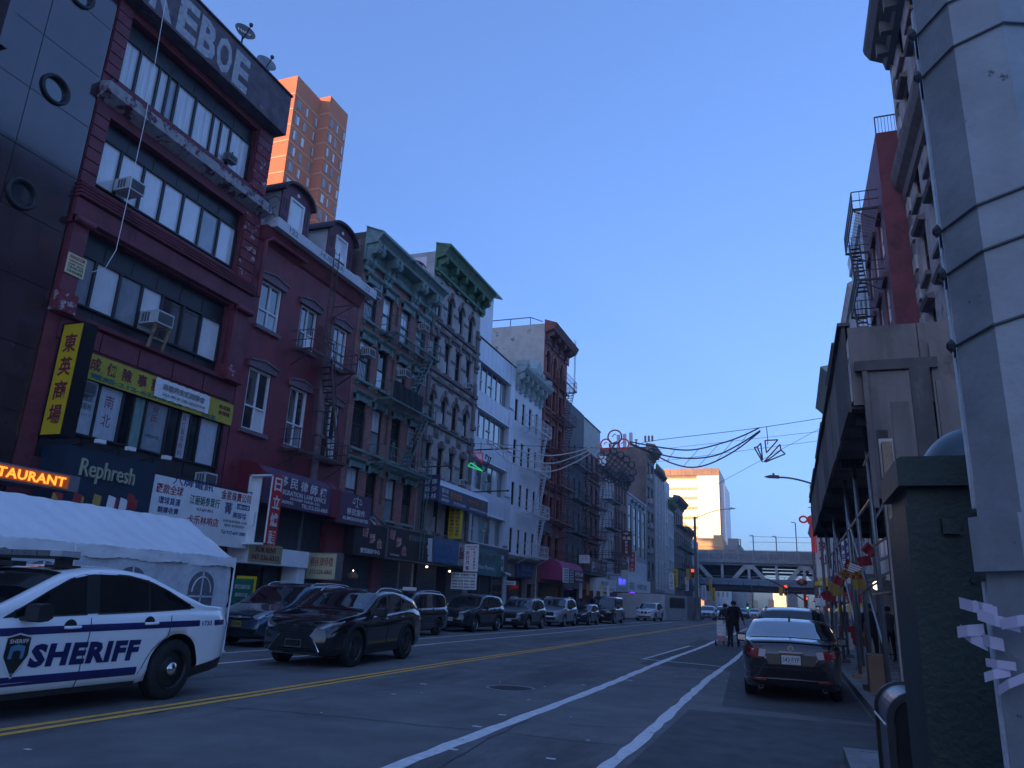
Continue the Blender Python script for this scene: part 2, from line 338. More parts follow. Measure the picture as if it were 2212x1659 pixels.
def empty(name, loc=(0,0,0), rz=0, local=False):
    o = bpy.data.objects.new(name, None); COL.objects.link(o); o.location = loc; o.rotation_euler = (0,0,rz)
    if local: o['localframe'] = 1
    return o
def tag(o, label, cat, group=None, kind=None):
    if label: o['label'] = label
    if cat: o['category'] = cat
    if group: o['group'] = group
    if kind: o['kind'] = kind
    return o
def thing(name, label, cat, loc=(0,0,0), group=None, rz=0, local=False):
    return tag(empty(name, loc, rz, local), label, cat, group)
def struct(o, name=None): o['kind'] = 'structure'; return o
def copy_tree(o, parent=None):
    c = o.copy(); COL.objects.link(c)
    if parent: c.parent = parent; c.matrix_parent_inverse = o.matrix_parent_inverse
    for ch in o.children: copy_tree(ch, c)
    return c
# ---------------------------------------------------------------- lettering
_TC = {}
def text_mesh(s, ext=0.0, bold=0.0):
    key = (s, ext, bold)
    if key in _TC: return _TC[key]
    cu = bpy.data.curves.new('lettering', 'FONT'); cu.body = s; cu.size = 1.0; cu.extrude = ext; cu.offset = bold
    cu.resolution_u = 2; cu.space_character = 1.0 + max(0, bold)*2.2; cu.align_x = 'CENTER'; cu.align_y = 'CENTER'
    ob = bpy.data.objects.new('lettering', cu)
    me = bpy.data.meshes.new_from_object(ob); bpy.data.objects.remove(ob); bpy.data.curves.remove(cu)
    vs = [v.co.copy() for v in me.vertices]; fs = [tuple(p.vertices) for p in me.polygons]
    bpy.data.meshes.remove(me)
    if vs:
        x0 = min(v.x for v in vs); x1 = max(v.x for v in vs); y0 = min(v.y for v in vs); y1 = max(v.y for v in vs)
    else: x0 = y0 = 0; x1 = y1 = 1
    r = (vs, fs, x0, x1, y0, y1); _TC[key] = r; return r
def text_pts(s, w, h, bold=0.0, ext=0.0, slant=0.0):
    vs, fs, x0, x1, y0, y1 = text_mesh(s, 0.5 if ext else 0.0, bold)
    kx = w / max(x1 - x0, 1e-6); ky = h / max(y1 - y0, 1e-6)
    vs2 = [((v.x - (x0+x1)/2) * kx + slant * (v.y - (y0+y1)/2) * ky, (v.y - (y0+y1)/2) * ky, v.z * 2 * ext) for v in vs]
    return vs2, fs
def lettering(s, mt, org, right, up, w, h, parent=None, bold=0.0, ext=0.006, slant=0.0, name='lettering'):
    vs, fs = text_pts(s, w, h, bold, ext, slant)
    R_ = Vector(right); U = Vector(up); N = R_.cross(U); O = Vector(org)
    me = bpy.data.meshes.new(name); me.from_pydata([tuple(O + R_*v[0] + U*v[1] + N*(v[2] + ext)) for v in vs], [], fs)
    me.materials.append(M[mt]); o = bpy.data.objects.new(name, me); COL.objects.link(o)
    if parent:
        o.parent = parent
        if parent.type == 'EMPTY' and not parent.get('localframe'): o.matrix_parent_inverse = parent.matrix_basis.inverted()
    return o
# ================================================================ ground, road, pavements
def sheet(name, pts, z, m, kind='structure', parent=None):
    b = B(); b.add([(x, y, z) for x, y in pts], [tuple(range(len(pts)))]); o = b.build(name, m, parent)
    if kind: o['kind'] = kind
    return o
sheet('ground', [(-900,-300),(900,-300),(900,1800),(-900,1800)], -0.02, 'concrete')
rd = B(); N_ = 60
rd.add([(-16.2, -60, 0), (1.15, -60, 0), (1.15, 700, 0), (-16.2, 700, 0)], [(0,1,2,3)])
struct(rd.build('road', 'asphalt'))
KB = 0.14
def pavement(x0, x1, y0, y1, name='pavement'):
    b = B(); b.box(x0, x1, y0, y1, -0.01, KB); return struct(b.build(name, 'concrete'))
pavement(-20.3, -16.36, -60, 700); pavement(1.31, 6.2, 9.95, 700); pavement(0.62, 6.2, -60, 9.8, 'pavement')
b = B(); b.box(-16.36, -16.2, -60, 700, -0.01, KB + 0.006); struct(b.build('kerb', 'kerb_steel'))
b = B(); b.box(1.15, 1.31, 9.95, 700, -0.01, KB + 0.006); b.box(0.46, 0.62, -60, 9.8, -0.01, KB + 0.006); b.box(0.46, 1.31, 9.8, 9.95, -0.01, KB + 0.006); struct(b.build('kerb', 'kerb_steel'))
# pavement flag joints on the near right pavement
b = B()
for i in range(40): b.box(1.35, 5.4, 10.5 + i*1.5, 10.515 + i*1.5, KB, KB + 0.004)
for x in (2.8, 4.2): b.box(x, x + .015, 10, 70, KB, KB + 0.003)
struct(b.build('pavement_joints', 'joint'))
def line(name, x, w, y0, y1, m, jag=0.012, z=0.005):
    b = B(); n = max(2, int((y1 - y0) / 0.45)); rows = []
    for i in range(n + 1):
        y = y0 + (y1 - y0) * i / n; k = 1 if y < 60 else 0.3
        dx = 0.035 * sin(y * 0.35 + x) * k
        rows.append((x - w/2 + dx + random.uniform(-jag, jag), x + w/2 + dx + random.uniform(-jag, jag), y))
    vs = []
    for a, c, y in rows: vs += [(a, y, z), (c, y, z)]
    b.add(vs, [(2*i, 2*i+1, 2*i+3, 2*i+2) for i in range(n)])
    return struct(b.build(name, m))
line('centre_line', -8.08, 0.12, -6, 420, 'line_yellow'); line('centre_line', -7.84, 0.12, -6, 420, 'line_yellow')
line('lane_line', -3.63, 0.19, 2, 150, 'line_white', 0.02); line('lane_line', -1.87, 0.16, 2, 110, 'line_white', 0.022)
line('lane_line', -11.5, 0.13, 2, 400, 'line_white'); line('lane_line', -13.15, 0.12, 2, 120, 'line_white')
sheet('asphalt_patch', [(-4.1, 22.0), (-1.6, 21.6), (-1.2, 14.0), (1.1, 13.6), (1.1, 40), (-4.5, 41)], 0.002, 'asphalt_patch')
sheet('asphalt_patch', [(-1.7, 2), (0.4, 2), (0.4, 9.7), (1.1, 9.9), (1.1, 13.2), (-1.65, 13.2)], 0.002, 'asphalt_patch')
b = B(); random.seed(3)
def crack(x, y, dx, dy, n, w):
    for i in range(n):
        nx, ny = x + dx + random.uniform(-.07,.07), y + dy + random.uniform(-.05,.05)
        L = Vector((nx - x, ny - y, 0)).normalized().cross(Vector((0,0,1))) * w
        b.add([(x-L.x, y-L.y, .003), (x+L.x, y+L.y, .003), (nx+L.x, ny+L.y, .003), (nx-L.x, ny-L.y, .003)], [(0,1,2,3)]); x, y = nx, ny
crack(-16, 11.6, .35, .12, 24, .012); crack(-7.4, 9.0, .3, .02, 22, .010); crack(-7.3, 12.5, .25, .25, 16, .01); crack(-3.2, 6.2, -.02, .35, 22, .012)
crack(-6.5, 17.5, .35, .08, 14, .012); crack(-9, 26, .5, .05, 14, .02); crack(-2.9, 10.5, .3, .1, 10, .012); crack(-7.7, 8, 0, .5, 60, .02)
struct(b.build('road_cracks', 'tar'))
b = B(); b.add([(x*1.0, y*1.0, 0.007) for x, y in [(-4.35,24),(-4.28,24),(-4.05,33.5),(-3.9,33.5),(-3.9,33.7),(-4.2,33.7)]], [(0,1,2,3,4,5)])
b.add([(-4.4,23.9,.007),(-1.9,23.1,.007),(-1.9,23.2,.007),(-4.4,24.05,.007)], [(0,1,2,3)]); struct(b.build('worn_marking', 'line_white'))
# manhole cover
mc = G_ = at(1103, 1487, 'Z', 0)
t = thing('manhole_cover', 'round cast iron manhole cover in the asphalt right of the double yellow line', 'manhole cover', (mc.x, mc.y, 0))
b = B(); b.lathe([(0.47, 0.002), (0.47, 0.010), (0.41, 0.010), (0.41, 0.004)], (mc.x, mc.y, 0), 40); b.build('rim', 'galv', t)
b = B(); b.lathe([(0.0, 0.006), (0.41, 0.006)], (mc.x, mc.y, 0), 40)
for i in range(-5, 6):
    for j in range(-5, 6):
        if (i*i + j*j) < 24: b.box(mc.x+i*.072-.026, mc.x+i*.072+.026, mc.y+j*.072-.026, mc.y+j*.072+.026, .006, .011)
b.build('cover', 'iron', t)
b = B()
for u, v in ((915, 1478), (1030, 1570), (980, 1620), (1085, 1545), (1260, 1480), (1270, 1600), (850, 1500), (60, 1620), (1190, 1640), (1360, 1470)):
    p = at(u, v, 'Z', 0); a = random.uniform(0, 3); s = random.uniform(.012, .03) * (2 if u == 915 else 1)
    b.box(p.x - s*2, p.x + s*2, p.y - s, p.y + s, .004, .009)
for k in range(60):
    x = random.uniform(-14, 1.0); y = random.uniform(8, 45); s = random.uniform(.008, .02); b.box(x-s, x+s, y-s, y+s, .004, .009)
b.build('litter', 'litter')['kind'] = 'stuff'

# ================================================================ facade helpers (left row faces +X on the plane X = -20)
XF = -20.0
def wall_x(b, X, y0, y1, z0, z1, holes, depth=0.22, s=1, mi=0):
    ys = sorted({y0, y1, *[h[0] for h in holes], *[h[1] for h in holes]}); zs = sorted({z0, z1, *[h[2] for h in holes], *[h[3] for h in holes]})
    ys = [y for y in ys if y0 - 1e-6 <= y <= y1 + 1e-6]; zs = [z for z in zs if z0 - 1e-6 <= z <= z1 + 1e-6]
    for i in range(len(ys)-1):
        for j in range(len(zs)-1):
            cy, cz = (ys[i]+ys[i+1])/2, (zs[j]+zs[j+1])/2
            if any(h[0] < cy < h[1] and h[2] < cz < h[3] for h in holes): continue
            q = [(X, ys[i], zs[j]), (X, ys[i+1], zs[j]), (X, ys[i+1], zs[j+1]), (X, ys[i], zs[j+1])]
            b.add(q if s > 0 else q[::-1], [(0,1,2,3)], mi)
    for h in holes:
        a0, a1, c0, c1 = h[:4]; Xi = X - s*depth
        for q in ([(X,a0,c0),(Xi,a0,c0),(Xi,a1,c0),(X,a1,c0)], [(X,a0,c1),(X,a1,c1),(Xi,a1,c1),(Xi,a0,c1)],
                  [(X,a0,c0),(X,a0,c1),(Xi,a0,c1),(Xi,a0,c0)], [(X,a1,c0),(Xi,a1,c0),(Xi,a1,c1),(X,a1,c1)]):
            b.add(q, [(0,1,2,3)], mi)
def shell(b, X, y0, y1, z0, z1, D=14, s=1, mi=0):
    """side walls, roof and back of a house behind its street wall"""
    Xb = X - s*D
    b.quad((X,y0,z0),(Xb,y0,z0),(Xb,y0,z1),(X,y0,z1), mi); b.quad((X,y1,z0),(X,y1,z1),(Xb,y1,z1),(Xb,y1,z0), mi)
    b.quad((X,y0,z1),(Xb,y0,z1),(Xb,y1,z1),(X,y1,z1), mi); b.quad((Xb,y0,z0),(Xb,y1,z0),(Xb,y1,z1),(Xb,y0,z1), mi)
_UNIT = {}
def pane(m, X, y0, y1, z0, z1, parent, s=1, name='pane'):
    key = (m, s)
    if key not in _UNIT:
        bb = B(); q = [(0,0,0),(0,1,0),(0,1,1),(0,0,1)]; bb.add(q if s > 0 else q[::-1], [(0,1,2,3)]); me = bb.mesh('pane'); me.materials.append(M[m]); _UNIT[key] = me
    o = bpy.data.objects.new(name, _UNIT[key]); COL.objects.link(o); o.location = (X, y0, z0); o.scale = (1, y1-y0, z1-z0)
    o.parent = parent
    if parent and parent.type == 'EMPTY': o.matrix_parent_inverse = parent.matrix_basis.inverted()
    return o
def window(par, X, y0, y1, z0, z1, fm='frame_white', gm='glass_sky', cols=(1,), rows=(1,), fw=0.06, rec=0.12, s=1, sash=True, far=False):
    """frame with a grid of panes; cols/rows are relative sizes; gm may be a list, one material per pane"""
    Xw = X - s*rec; b = B(); d = 0.05*s
    b.box(Xw-d, Xw+d, y0, y1, z0, z0+fw); b.box(Xw-d, Xw+d, y0, y1, z1-fw, z1)
    b.box(Xw-d, Xw+d, y0, y0+fw, z0+fw, z1-fw); b.box(Xw-d, Xw+d, y1-fw, y1, z0+fw, z1-fw)
    yy0, yy1, zz0, zz1 = y0+fw, y1-fw, z0+fw, z1-fw
    tc, tr = sum(cols), sum(rows); Y = [yy0]; Z = [zz0]
    for c in cols: Y.append(Y[-1] + (yy1-yy0)*c/tc)
    for r in rows: Z.append(Z[-1] + (zz1-zz0)*r/tr)
    m2 = fw*0.7
    for y in Y[1:-1]: b.box(Xw-d*.8, Xw+d*.8, y-m2/2, y+m2/2, zz0, zz1)
    for z in Z[1:-1]: b.box(Xw-d*.7, Xw+d*.9, yy0, yy1, z-m2/2, z+m2/2)
    w = b.build('window', fm, par); k = 0
    if far: pane(gm if isinstance(gm, str) else gm[0], Xw - s*0.02, yy0, yy1, zz0, zz1, w, s); return w
    for j in range(len(rows)):
        for i in range(len(cols)):
            g = gm if isinstance(gm, str) else gm[k % len(gm)]; k += 1
            pane(g, Xw - s*0.02 - s*0.012*(j % 2), Y[i]+m2*.3, Y[i+1]-m2*.3, Z[j]+m2*.3, Z[j+1]-m2*.3, w, s)
    return w
def boxpart(name, m, par, *a):
    b = B(); b.box(*a); return b.build(name, m, par)
def mould(name, m, par, X, y0, y1, prof, s=1):
    """moulding: profile [(out, z)...] run along Y"""
    b = B(); b.prism([(X + s*o_, z) for o_, z in prof], 'Y', y0, y1); return b.build(name, m, par, fix=True)
def arch_fill(b, X, y0, y1, zs, zt, depth=0.22, s=1, n=10):
    cy = (y0+y1)/2; r = (y1-y0)/2; rz = zt - zs
    pts = [(cy - r*cos(pi*i/n), zs + rz*sin(pi*i/n)) for i in range(n+1)]
    for i in range(n):
        (a, c), (e, f) = pts[i], pts[i+1]
        q = [(X-s*.003,a,c),(X-s*.003,e,f),(X-s*.003,e,zt+.002),(X-s*.003,a,zt+.002)]
        b.add(q if s > 0 else q[::-1], [(0,1,2,3)]); b.add([(X,a,c),(X-s*depth,a,c),(X-s*depth,e,f),(X,e,f)], [(0,1,2,3)])
def arch_ring(par, m, X, y0, y1, zs, zt, w=0.14, out=0.07, s=1, n=12, key=True):
    cy = (y0+y1)/2; r = (y1-y0)/2; rz = zt-zs; b = B()
    def P(k, e): t = pi*k/n; return (cy - (r+e)*cos(t), zs + (rz+e)*sin(t))
    for i in range(n):
        a, c, d, e = P(i,0.0), P(i+1,0.0), P(i+1,w), P(i,w); Xo = X + s*out
        b.quad((Xo,*a),(Xo,*c),(Xo,*d),(Xo,*e)); b.quad((X,*a),(X,*c),(Xo,*c),(Xo,*a)); b.quad((X,*e),(Xo,*e),(Xo,*d),(X,*d))
    if key: b.box(X, X+s*(out+.06), cy-.09, cy+.09, zt-.02, zt+w+.22)
    return b.build('arch_trim', m, par)
def ac_unit(X, y, z, w=0.55, h=0.38, out=0.45, label='', grp='window air conditioners', m='ac_white', s=1):
    t = thing('air_conditioner', label, 'air conditioner', (X, y, z), grp)
    b = B(); b.box(X - s*.1, X+s*out, y-w/2, y+w/2, z, z+h); b.build('casing', m, t)
    b = B(); b.box(X+s*out, X+s*(out+.012), y-w/2+.05, y+w/2-.05, z+.05, z+h-.05)
    for i in range(7): b.box(X+s*(out+.012), X+s*(out+.02), y-w/2+.05, y+w/2-.05, z+.06+i*(h-.12)/7, z+.075+i*(h-.12)/7)
    b.build('grille', 'ac_grille', t)
    b = B()
    for i in range(3): b.box(X+s*(.08+i*.12), X+s*(.16+i*.12), y-w/2-.008, y-w/2, z+.06, z+h-.06)
    b.build('side_louvre', 'ac_grille', t); return t
def fire_escape(label, m, X, y0, y1, levels, out=1.0, s=1, stair=None, ladder=None, grp='fire escapes on the house fronts', rail=0.95, slats=True, brace=True, top=None, fr=None, ysl=0.0, stairw=0.5):
    """levels: floor heights from the top down; stair (ya, yb): run of the stair between neighbouring levels"""
    t = thing('fire_escape', label, 'fire escape', (X, y0, levels[-1]), grp); fr = fr or 0.03
    for k, z in enumerate(levels):
        b = B(); Xo = X + s*out
        for a, c in (((X,y0,z),(Xo,y0,z)), ((X,y1,z),(Xo,y1,z)), ((Xo,y0,z),(Xo,y1,z))): b.bar(a, c, .05, .11)
        if slats:
            n = max(6, int((y1-y0)/0.16))
            for i in range(1, n):
                y = y0 + (y1-y0)*i/n
                if stair and k < len(levels)-1 and min(stair)-.1 < y < max(stair)-.6 and False: continue
                b.bar((X+s*.05,y,z), (Xo,y,z), .035, .012)
        if brace:
            for y in (y0+.1, y1-.1): b.bar((X, y, z-.65), (Xo-s*.05, y, z-.05), .04)
        b.build('platform', m, t)
        b = B()
        for h in (rail*.5, rail):
            for a, c in (((X,y0,z+h),(Xo,y0,z+h)), ((X,y1,z+h),(Xo,y1,z+h)), ((Xo,y0,z+h),(Xo,y1,z+h))): b.bar(a, c, fr)
        n = max(4, int((y1-y0)/0.28))
        for i in range(n+1): b.bar((Xo, y0+(y1-y0)*i/n, z), (Xo, y0+(y1-y0)*i/n, z+rail), fr*.6 if 0 < i < n else fr*1.2)
        for q in (0.35, 0.7):
            for y in (y0, y1): b.bar((X+s*out*q, y, z), (X+s*out*q, y, z+rail), fr*.6)
        b.build('railing', m, t)
        if stair and k < len(levels)-1:
            ya, yb = stair if k % 2 == 0 else stair; z2 = levels[k+1]; b = B(); xa = X + s*(out-.08); xb = xa - s*stairw
            for xx in (xa, xb): b.bar((xx, ya, z), (xx, yb, z2), .035, .13)
            n = max(5, int((z-z2)/0.27))
            for i in range(1, n):
                y = ya + (yb-ya)*i/n; zz = z + (z2-z)*i/n; b.box(min(xa,xb), max(xa,xb), y-.09, y+.09, zz-.012, zz+.012)
            for dz in (.75,): b.bar((xa, ya, z+dz), (xa, yb, z2+dz), fr)
            b.build('stair', m, t)
    if ladder:
        for (ly, lz0, lz1, lx) in ladder:
            b = B()
            for dy in (-.2, .2): b.bar((lx, ly+dy, lz0), (lx, ly+dy, lz1), .035)
            n = int((lz1-lz0)/.3)
            for i in range(n): b.bar((lx, ly-.2, lz0+.15+i*.3), (lx, ly+.2, lz0+.15+i*.3), .022)
            b.build('ladder', m, t)
    return t
RX, UP = (0,1,0), (0,0,1)        # text directions on a wall that faces +X
def sign_x(name, label, X, y0, y1, z0, z1, m, texts, th=0.12, cat='sign', grp=None, frame=None, ext=0.006):
    """a board on a wall facing +X; texts: (string, ink, fy, fz, fw, fh[, bold]) in fractions of the board"""
    t = thing(name, label, cat, (X, y0, z0), grp)
    boxpart('board', m, t, X, X+th, y0, y1, z0, z1)
    if frame:
        b = B(); f = .05
        for a in ((y0-f,y1+f,z0-f,z0),(y0-f,y1+f,z1,z1+f),(y0-f,y0,z0,z1),(y1,y1+f,z0,z1)): b.box(X, X+th+.02, *a)
        b.build('frame', frame, t)
    W, H = y1-y0, z1-z0
    for q in texts:
        if q[1] == 'sign_red' and m == 'sign_black': lettering(q[0], 'ink_white', (X+th+.001, y0+q[2]*W, z0+q[3]*H), RX, UP, q[4]*W*1.08, q[5]*H*1.06, t, .07, ext*.5)
        lettering(q[0], q[1], (X+th+.003, y0+q[2]*W, z0+q[3]*H), RX, UP, q[4]*W, q[5]*H, t, q[6] if len(q) > 6 else 0.0, ext)
    return t
def sign_y(name, label, Y, x0, x1, z0, z1, m, texts, th=0.15, cat='sign', grp=None, frame=None, arm=None, ext=0.004):
    """a projecting board whose face looks back along the street (-Y)"""
    t = thing(name, label, cat, ((x0+x1)/2, Y, z0), grp)
    boxpart('board', m, t, x0, x1, Y, Y+th, z0, z1)
    if frame:
        b = B(); f = .04
        for a in ((x0-f,x1+f,z0-f,z0),(x0-f,x1+f,z1,z1+f),(x0-f,x0,z0,z1),(x1,x1+f,z0,z1)): b.box(a[0], a[1], Y-.02, Y+th+.01, a[2], a[3])
        b.build('frame', frame, t)
    if arm is not None:
        b = B(); b.bar((arm, Y+th/2, z1-.15), (x0 if arm < x0 else x1, Y+th/2, z1-.15), .05); b.bar((arm, Y+th/2, z0+.15), (x0 if arm < x0 else x1, Y+th/2, z0+.15), .05); b.build('bracket', 'iron_black', t)
    W, H = x1-x0, z1-z0
    for q in texts:
        lettering(q[0], q[1], (x0+q[2]*W, Y-.002, z0+q[3]*H), (1,0,0), UP, q[4]*W, q[5]*H, t, q[6] if len(q) > 6 else 0.0, ext)
    return t
def vert(s, ink, fx, w, top=0.93, bot=0.07, h=None, bold=0.0):
    """characters of a string stacked from top to bottom"""
    n = len(s); step = (top-bot)/n; hh = h or step*.8
    return [(c, ink, fx, top - step*(i+.5), w, hh, bold) for i, c in enumerate(s)]

# ================================================================ A: dark polished house with portholes
bA = thing('polished_stone_house', 'dark polished stone building with round porthole windows at the left edge', 'building', (XF, 8, 0))
b = B()
ports = [(12.95, 15.7), (12.75, 12.05), (13.0, 19.3), (9.2, 15.7), (9.2, 12.05), (9.2, 19.3), (5.5, 15.7), (5.5, 12.05)]
wall_x(b, XF, -2, 14.28, 0, 26, [(y-.33, y+.33, z-.33, z+.33) for y, z in ports], .3); shell(b, XF, -2, 14.28, 0, 26)
b.build('wall', 'granite_dark', bA)
# stone slabs: each joint is a recess between separate polished panels
slab = []
for zi in range(11):
    for yi in range(7):
        y0_, z0_ = 14.24 - (yi+1)*2.0, 6.0 + zi*1.85; slab.append((y0_, z0_))
for (y0_, z0_) in slab:
    hs = [(y-.33, y+.33, z-.33, z+.33) for y, z in ports if y0_ < y < y0_+2.0 and z0_ < z < z0_+1.85]
    bb = B(); hh = [(max(h[0],y0_+.02), min(h[1],y0_+1.97), max(h[2],z0_+.02), min(h[3],z0_+1.83)) for h in [(y-.33, y+.33, z-.33, z+.33) for y, z in ports] if h[0] < y0_+1.97 and h[1] > y0_+.02 and h[2] < z0_+1.83 and h[3] > z0_+.02]
    wall_x(bb, XF+.035, y0_+.012, y0_+1.988, z0_+.012, z0_+1.838, hh, .03)
    for q in ((y0_+.012, 0), (y0_+1.988, 0)): bb.quad((XF,q[0],z0_+.012),(XF+.035,q[0],z0_+.012),(XF+.035,q[0],z0_+1.838),(XF,q[0],z0_+1.838))
    for q in (z0_+.012, z0_+1.838): bb.quad((XF,y0_+.012,q),(XF+.035,y0_+.012,q),(XF+.035,y0_+1.988,q),(XF,y0_+1.988,q))
    bb.build('panel', 'granite_dark', bA)
for y, z in ports:
    w_ = B(); w_.lathe([(0.34,-.05),(0.47,-.05),(0.47,.07),(0.42,.10),(0.36,.07),(0.34,-.05)], (XF+.03, y, z), 32, 'X'); wo = w_.build('porthole_window', 'trim_black', bA, smooth=True)
    w_ = B(); w_.lathe([(0,0),(0.345,0)], (XF-.02, y, z), 32, 'X'); w_.build('pane', 'glass_sky', wo)
boxpart('side_fin', 'granite_dark', bA, XF+.04, XF+.45, 10.9, 11.15, 15.6, 26)

# ================================================================ B: maroon five storey house with window bands
Y0, Y1 = 14.32, 22.46
bB = thing('maroon_house', 'maroon five storey building with long window bands and big white graffiti letters on its parapet', 'building', (XF, 18, 0))
holesB = [(14.9, 21.5, 17.5, 20.1), (14.9, 21.5, 13.55, 16.1), (14.9, 21.5, 9.35, 12.15), (14.9, 22.2, 4.9, 7.62), (15.0, 22.2, .2, 3.7)]
b = B(); wall_x(b, XF, Y0, Y1, 0, 20.4, holesB, .45); shell(b, XF, Y0, Y1, 0, 20.4); b.build('wall', 'maroon', bB)
b = B(); b.box(XF-.3, XF+.55, Y0-.05, Y1+.12, 20.42, 22.35); b.build('parapet', 'parapet', bB)
b = B(); b.box(XF-.35, XF+.62, Y0-.08, Y1+.15, 22.35, 22.43); b.build('coping', 'gutter_dark', bB)
# window bands: dark metal head panels, frames, panes
def bandwin(z0, z1, zh, ys, gms, zlow):
    b = B(); Xr = XF - .30
    b.box(Xr-.05, Xr, 14.9, 21.5, z1, zh); b.box(Xr-.05, Xr, 14.9, 21.5, zlow, z0)
    for i in range(7): b.box(Xr, Xr+.02, 14.9+i*1.1, 14.93+i*1.1, z1, zh); b.box(Xr, Xr+.02, 14.9+i*1.1, 14.93+i*1.1, zlow, z0)
    b.build('head_panel', 'panel_black', bB)
    fr = B()
    for a in ys: fr.box(Xr-.04, Xr+.09, a-.045, a+.045, z0, z1)
    fr.box(Xr-.04, Xr+.10, ys[0], ys[-1], z0-.06, z0); fr.box(Xr-.04, Xr+.10, ys[0], ys[-1], z1, z1+.06)
    w = fr.build('window', 'frame_black', bB)
    for i in range(len(ys)-1): pane(gms[i % len(gms)], Xr+.01, ys[i]+.045, ys[i+1]-.045, z0, z1, w)
bandwin(17.68, 19.35, 20.1, [14.92, 15.68, 16.55, 17.0, 17.42, 18.35, 19.3, 19.75, 20.3, 21.45], ['curtain','curtain','curtain','blind_grey','curtain','curtain','curtain','curtain','curtain'], 17.5)
bandwin(13.8, 15.4, 16.1, [14.92, 15.78, 16.75, 17.65, 18.6, 19.55, 20.5, 21.45], ['blind_white','blind_white','blind_white','blind_white','blind_white','blind_grey','blind_white'], 13.55)
bandwin(9.8, 11.33, 12.15, [14.92, 15.72, 16.68, 17.6, 18.5, 19.5, 20.42, 21.45], ['blind_grey','blind_white','blind_grey','blind_white','glass_sky','glass_sky','blind_white'], 9.35)
# peeling stone strings and mouldings
mould('string_course', 'peel_white', bB, XF, Y0-.03, Y1+.1, [(0,16.45),(.42,16.62),(.45,16.98),(0,17.05)])
for yy in (i*.19+14.5 for i in range(41)):
    b = B(); b.bar((XF+.06, yy, 17.08), (XF+.06, yy+.17, 17.38), .07, .06, up=(1,0,0)); 
    if yy < 14.6: lat = B()
    lat.v += []; o_ = len(lat.v); lat.v += b.v; lat.f += [tuple(i+o_ for i in f) for f in b.f]; lat.m += b.m
lat.build('lattice_frieze', 'maroon', bB)
for k in range(4): mould('moulding', 'maroon', bB, XF, Y0-.02, Y1+.05, [(0,12.88+k*.13),(.30-.04*k,12.90+k*.13),(.32-.04*k,12.97+k*.13),(0,12.99+k*.13)])
mould('fascia', 'maroon', bB, XF, Y0-.02, Y1+.05, [(0,12.2),(.18,12.25),(.20,12.84),(0,12.86)])
mould('ledge', 'maroon', bB, XF, Y0, Y1+.02, [(0,9.1),(.16,9.14),(.18,9.28),(0,9.34)])
for k in range(5): boxpart('spandrel_panel', 'maroon', bB, XF, XF+.05, 14.75+k*1.5, 16.2+k*1.5, 8.45, 9.05)
# rusticated piers, one block above the other
for (pa, pb, m_) in ((14.34, 14.86, 'maroon'), (21.55, 22.42, 'maroon_peel')):
    for zz in [17.45+.41*i for i in range(7)] + [13.45+.41*i for i in range(7)]:
        if zz + .37 < 20.4 and not (16.2 < zz < 17.4): boxpart('block', m_ if zz < 19.3 else 'maroon', bB, XF, XF+.07, pa, pb, zz, zz+.37)
for (pa, pb) in ((14.36, 14.88), (21.6, 22.38)):
    boxpart('pilaster', 'maroon', bB, XF, XF+.22, pa, pb, 9.75, 12.0); boxpart('pilaster_base', 'maroon_peel', bB, XF, XF+.34, pa-.06, pb+.06, 9.15, 9.75)
    bb = B()
    bb.tube([(XF+.30, pa-.08, 12.1), (XF+.30, pb+.08, 12.1)], .12, 10); bb.box(XF, XF+.30, pa-.08, pb+.08, 12.0, 12.2); bb.build('pilaster_capital', 'maroon', bB)
# parapet graffiti
gz = 21.3
for ch, yy, w_ in (('R', 15.45, 1.05), ('E', 16.62, .92), ('B', 17.62, .86), ('O', 18.52, .82), ('E', 19.5, .86)):
    lettering(ch, 'graffiti_white', (XF+.551, yy, gz), RX, UP, w_, 1.55, bB, bold=.035, ext=.002, name='graffiti_letter')
# first floor windows
wz0, wz1 = 5.85, 7.5
b = B(); Xr = XF-.12
b.box(Xr-.05, Xr, 14.9, 22.2, 4.9, wz0); b.box(Xr-.05, Xr, 14.9, 22.2, wz1, 7.62)
for i in range(6): b.box(Xr, Xr+.03, 15.0+i*1.4, 15.04+i*1.4, 4.9, wz0)
b.build('spandrel', 'panel_black', bB); b = B(); ys = [14.95, 15.75, 16.62, 17.55, 17.98, 18.5, 19.5, 20.05, 20.55, 21.0, 22.0, 22.18]
for a in ys: b.box(Xr-.04, Xr+.08, a-.035, a+.035, wz0, wz1)
b.box(Xr-.04, Xr+.09, 14.95, 22.18, wz0-.06, wz0); w = b.build('window', 'frame_black', bB)
gl = ['blind_grey','paper_window','paper_window','glass_dark','glass_green','blind_grey','glass_dark','paper_window','glass_dark','paper_window','glass_dark']
for i in range(len(ys)-1): pane(gl[i], Xr+.01, ys[i]+.03, ys[i+1]-.03, wz0, wz1, w)
for st, ink, yy, zz, w_, h_ in (('移民事務','ink_black',16.18,7.25,.6,.2),('衛生法庭','ink_black',16.18,6.98,.6,.2),('翻譯服務','ink_black',16.18,6.71,.6,.2),('TEL:212-625-9155','ink_grey',16.18,6.46,.6,.1),
    ('南','ink_maroon',17.08,7.05,.34,.42),('北','ink_maroon',17.08,6.45,.34,.42),('倪','ink_maroon',18.95,7.28,.25,.26),('氏','ink_maroon',18.95,6.98,.25,.26),('20號205室','ink_black',18.98,6.35,.6,.12),
    ('跌','ink_red',20.3,7.3,.2,.22),('打','ink_red',20.3,7.05,.2,.22),('風','ink_red',20.3,6.8,.2,.22),('濕','ink_red',20.3,6.55,.2,.22),('骨','ink_red',20.3,6.3,.2,.22),('科','ink_red',20.3,6.05,.2,.22)):
    lettering(st, ink, (Xr+.012, yy, zz), RX, UP, w_, h_, w, ext=.001)
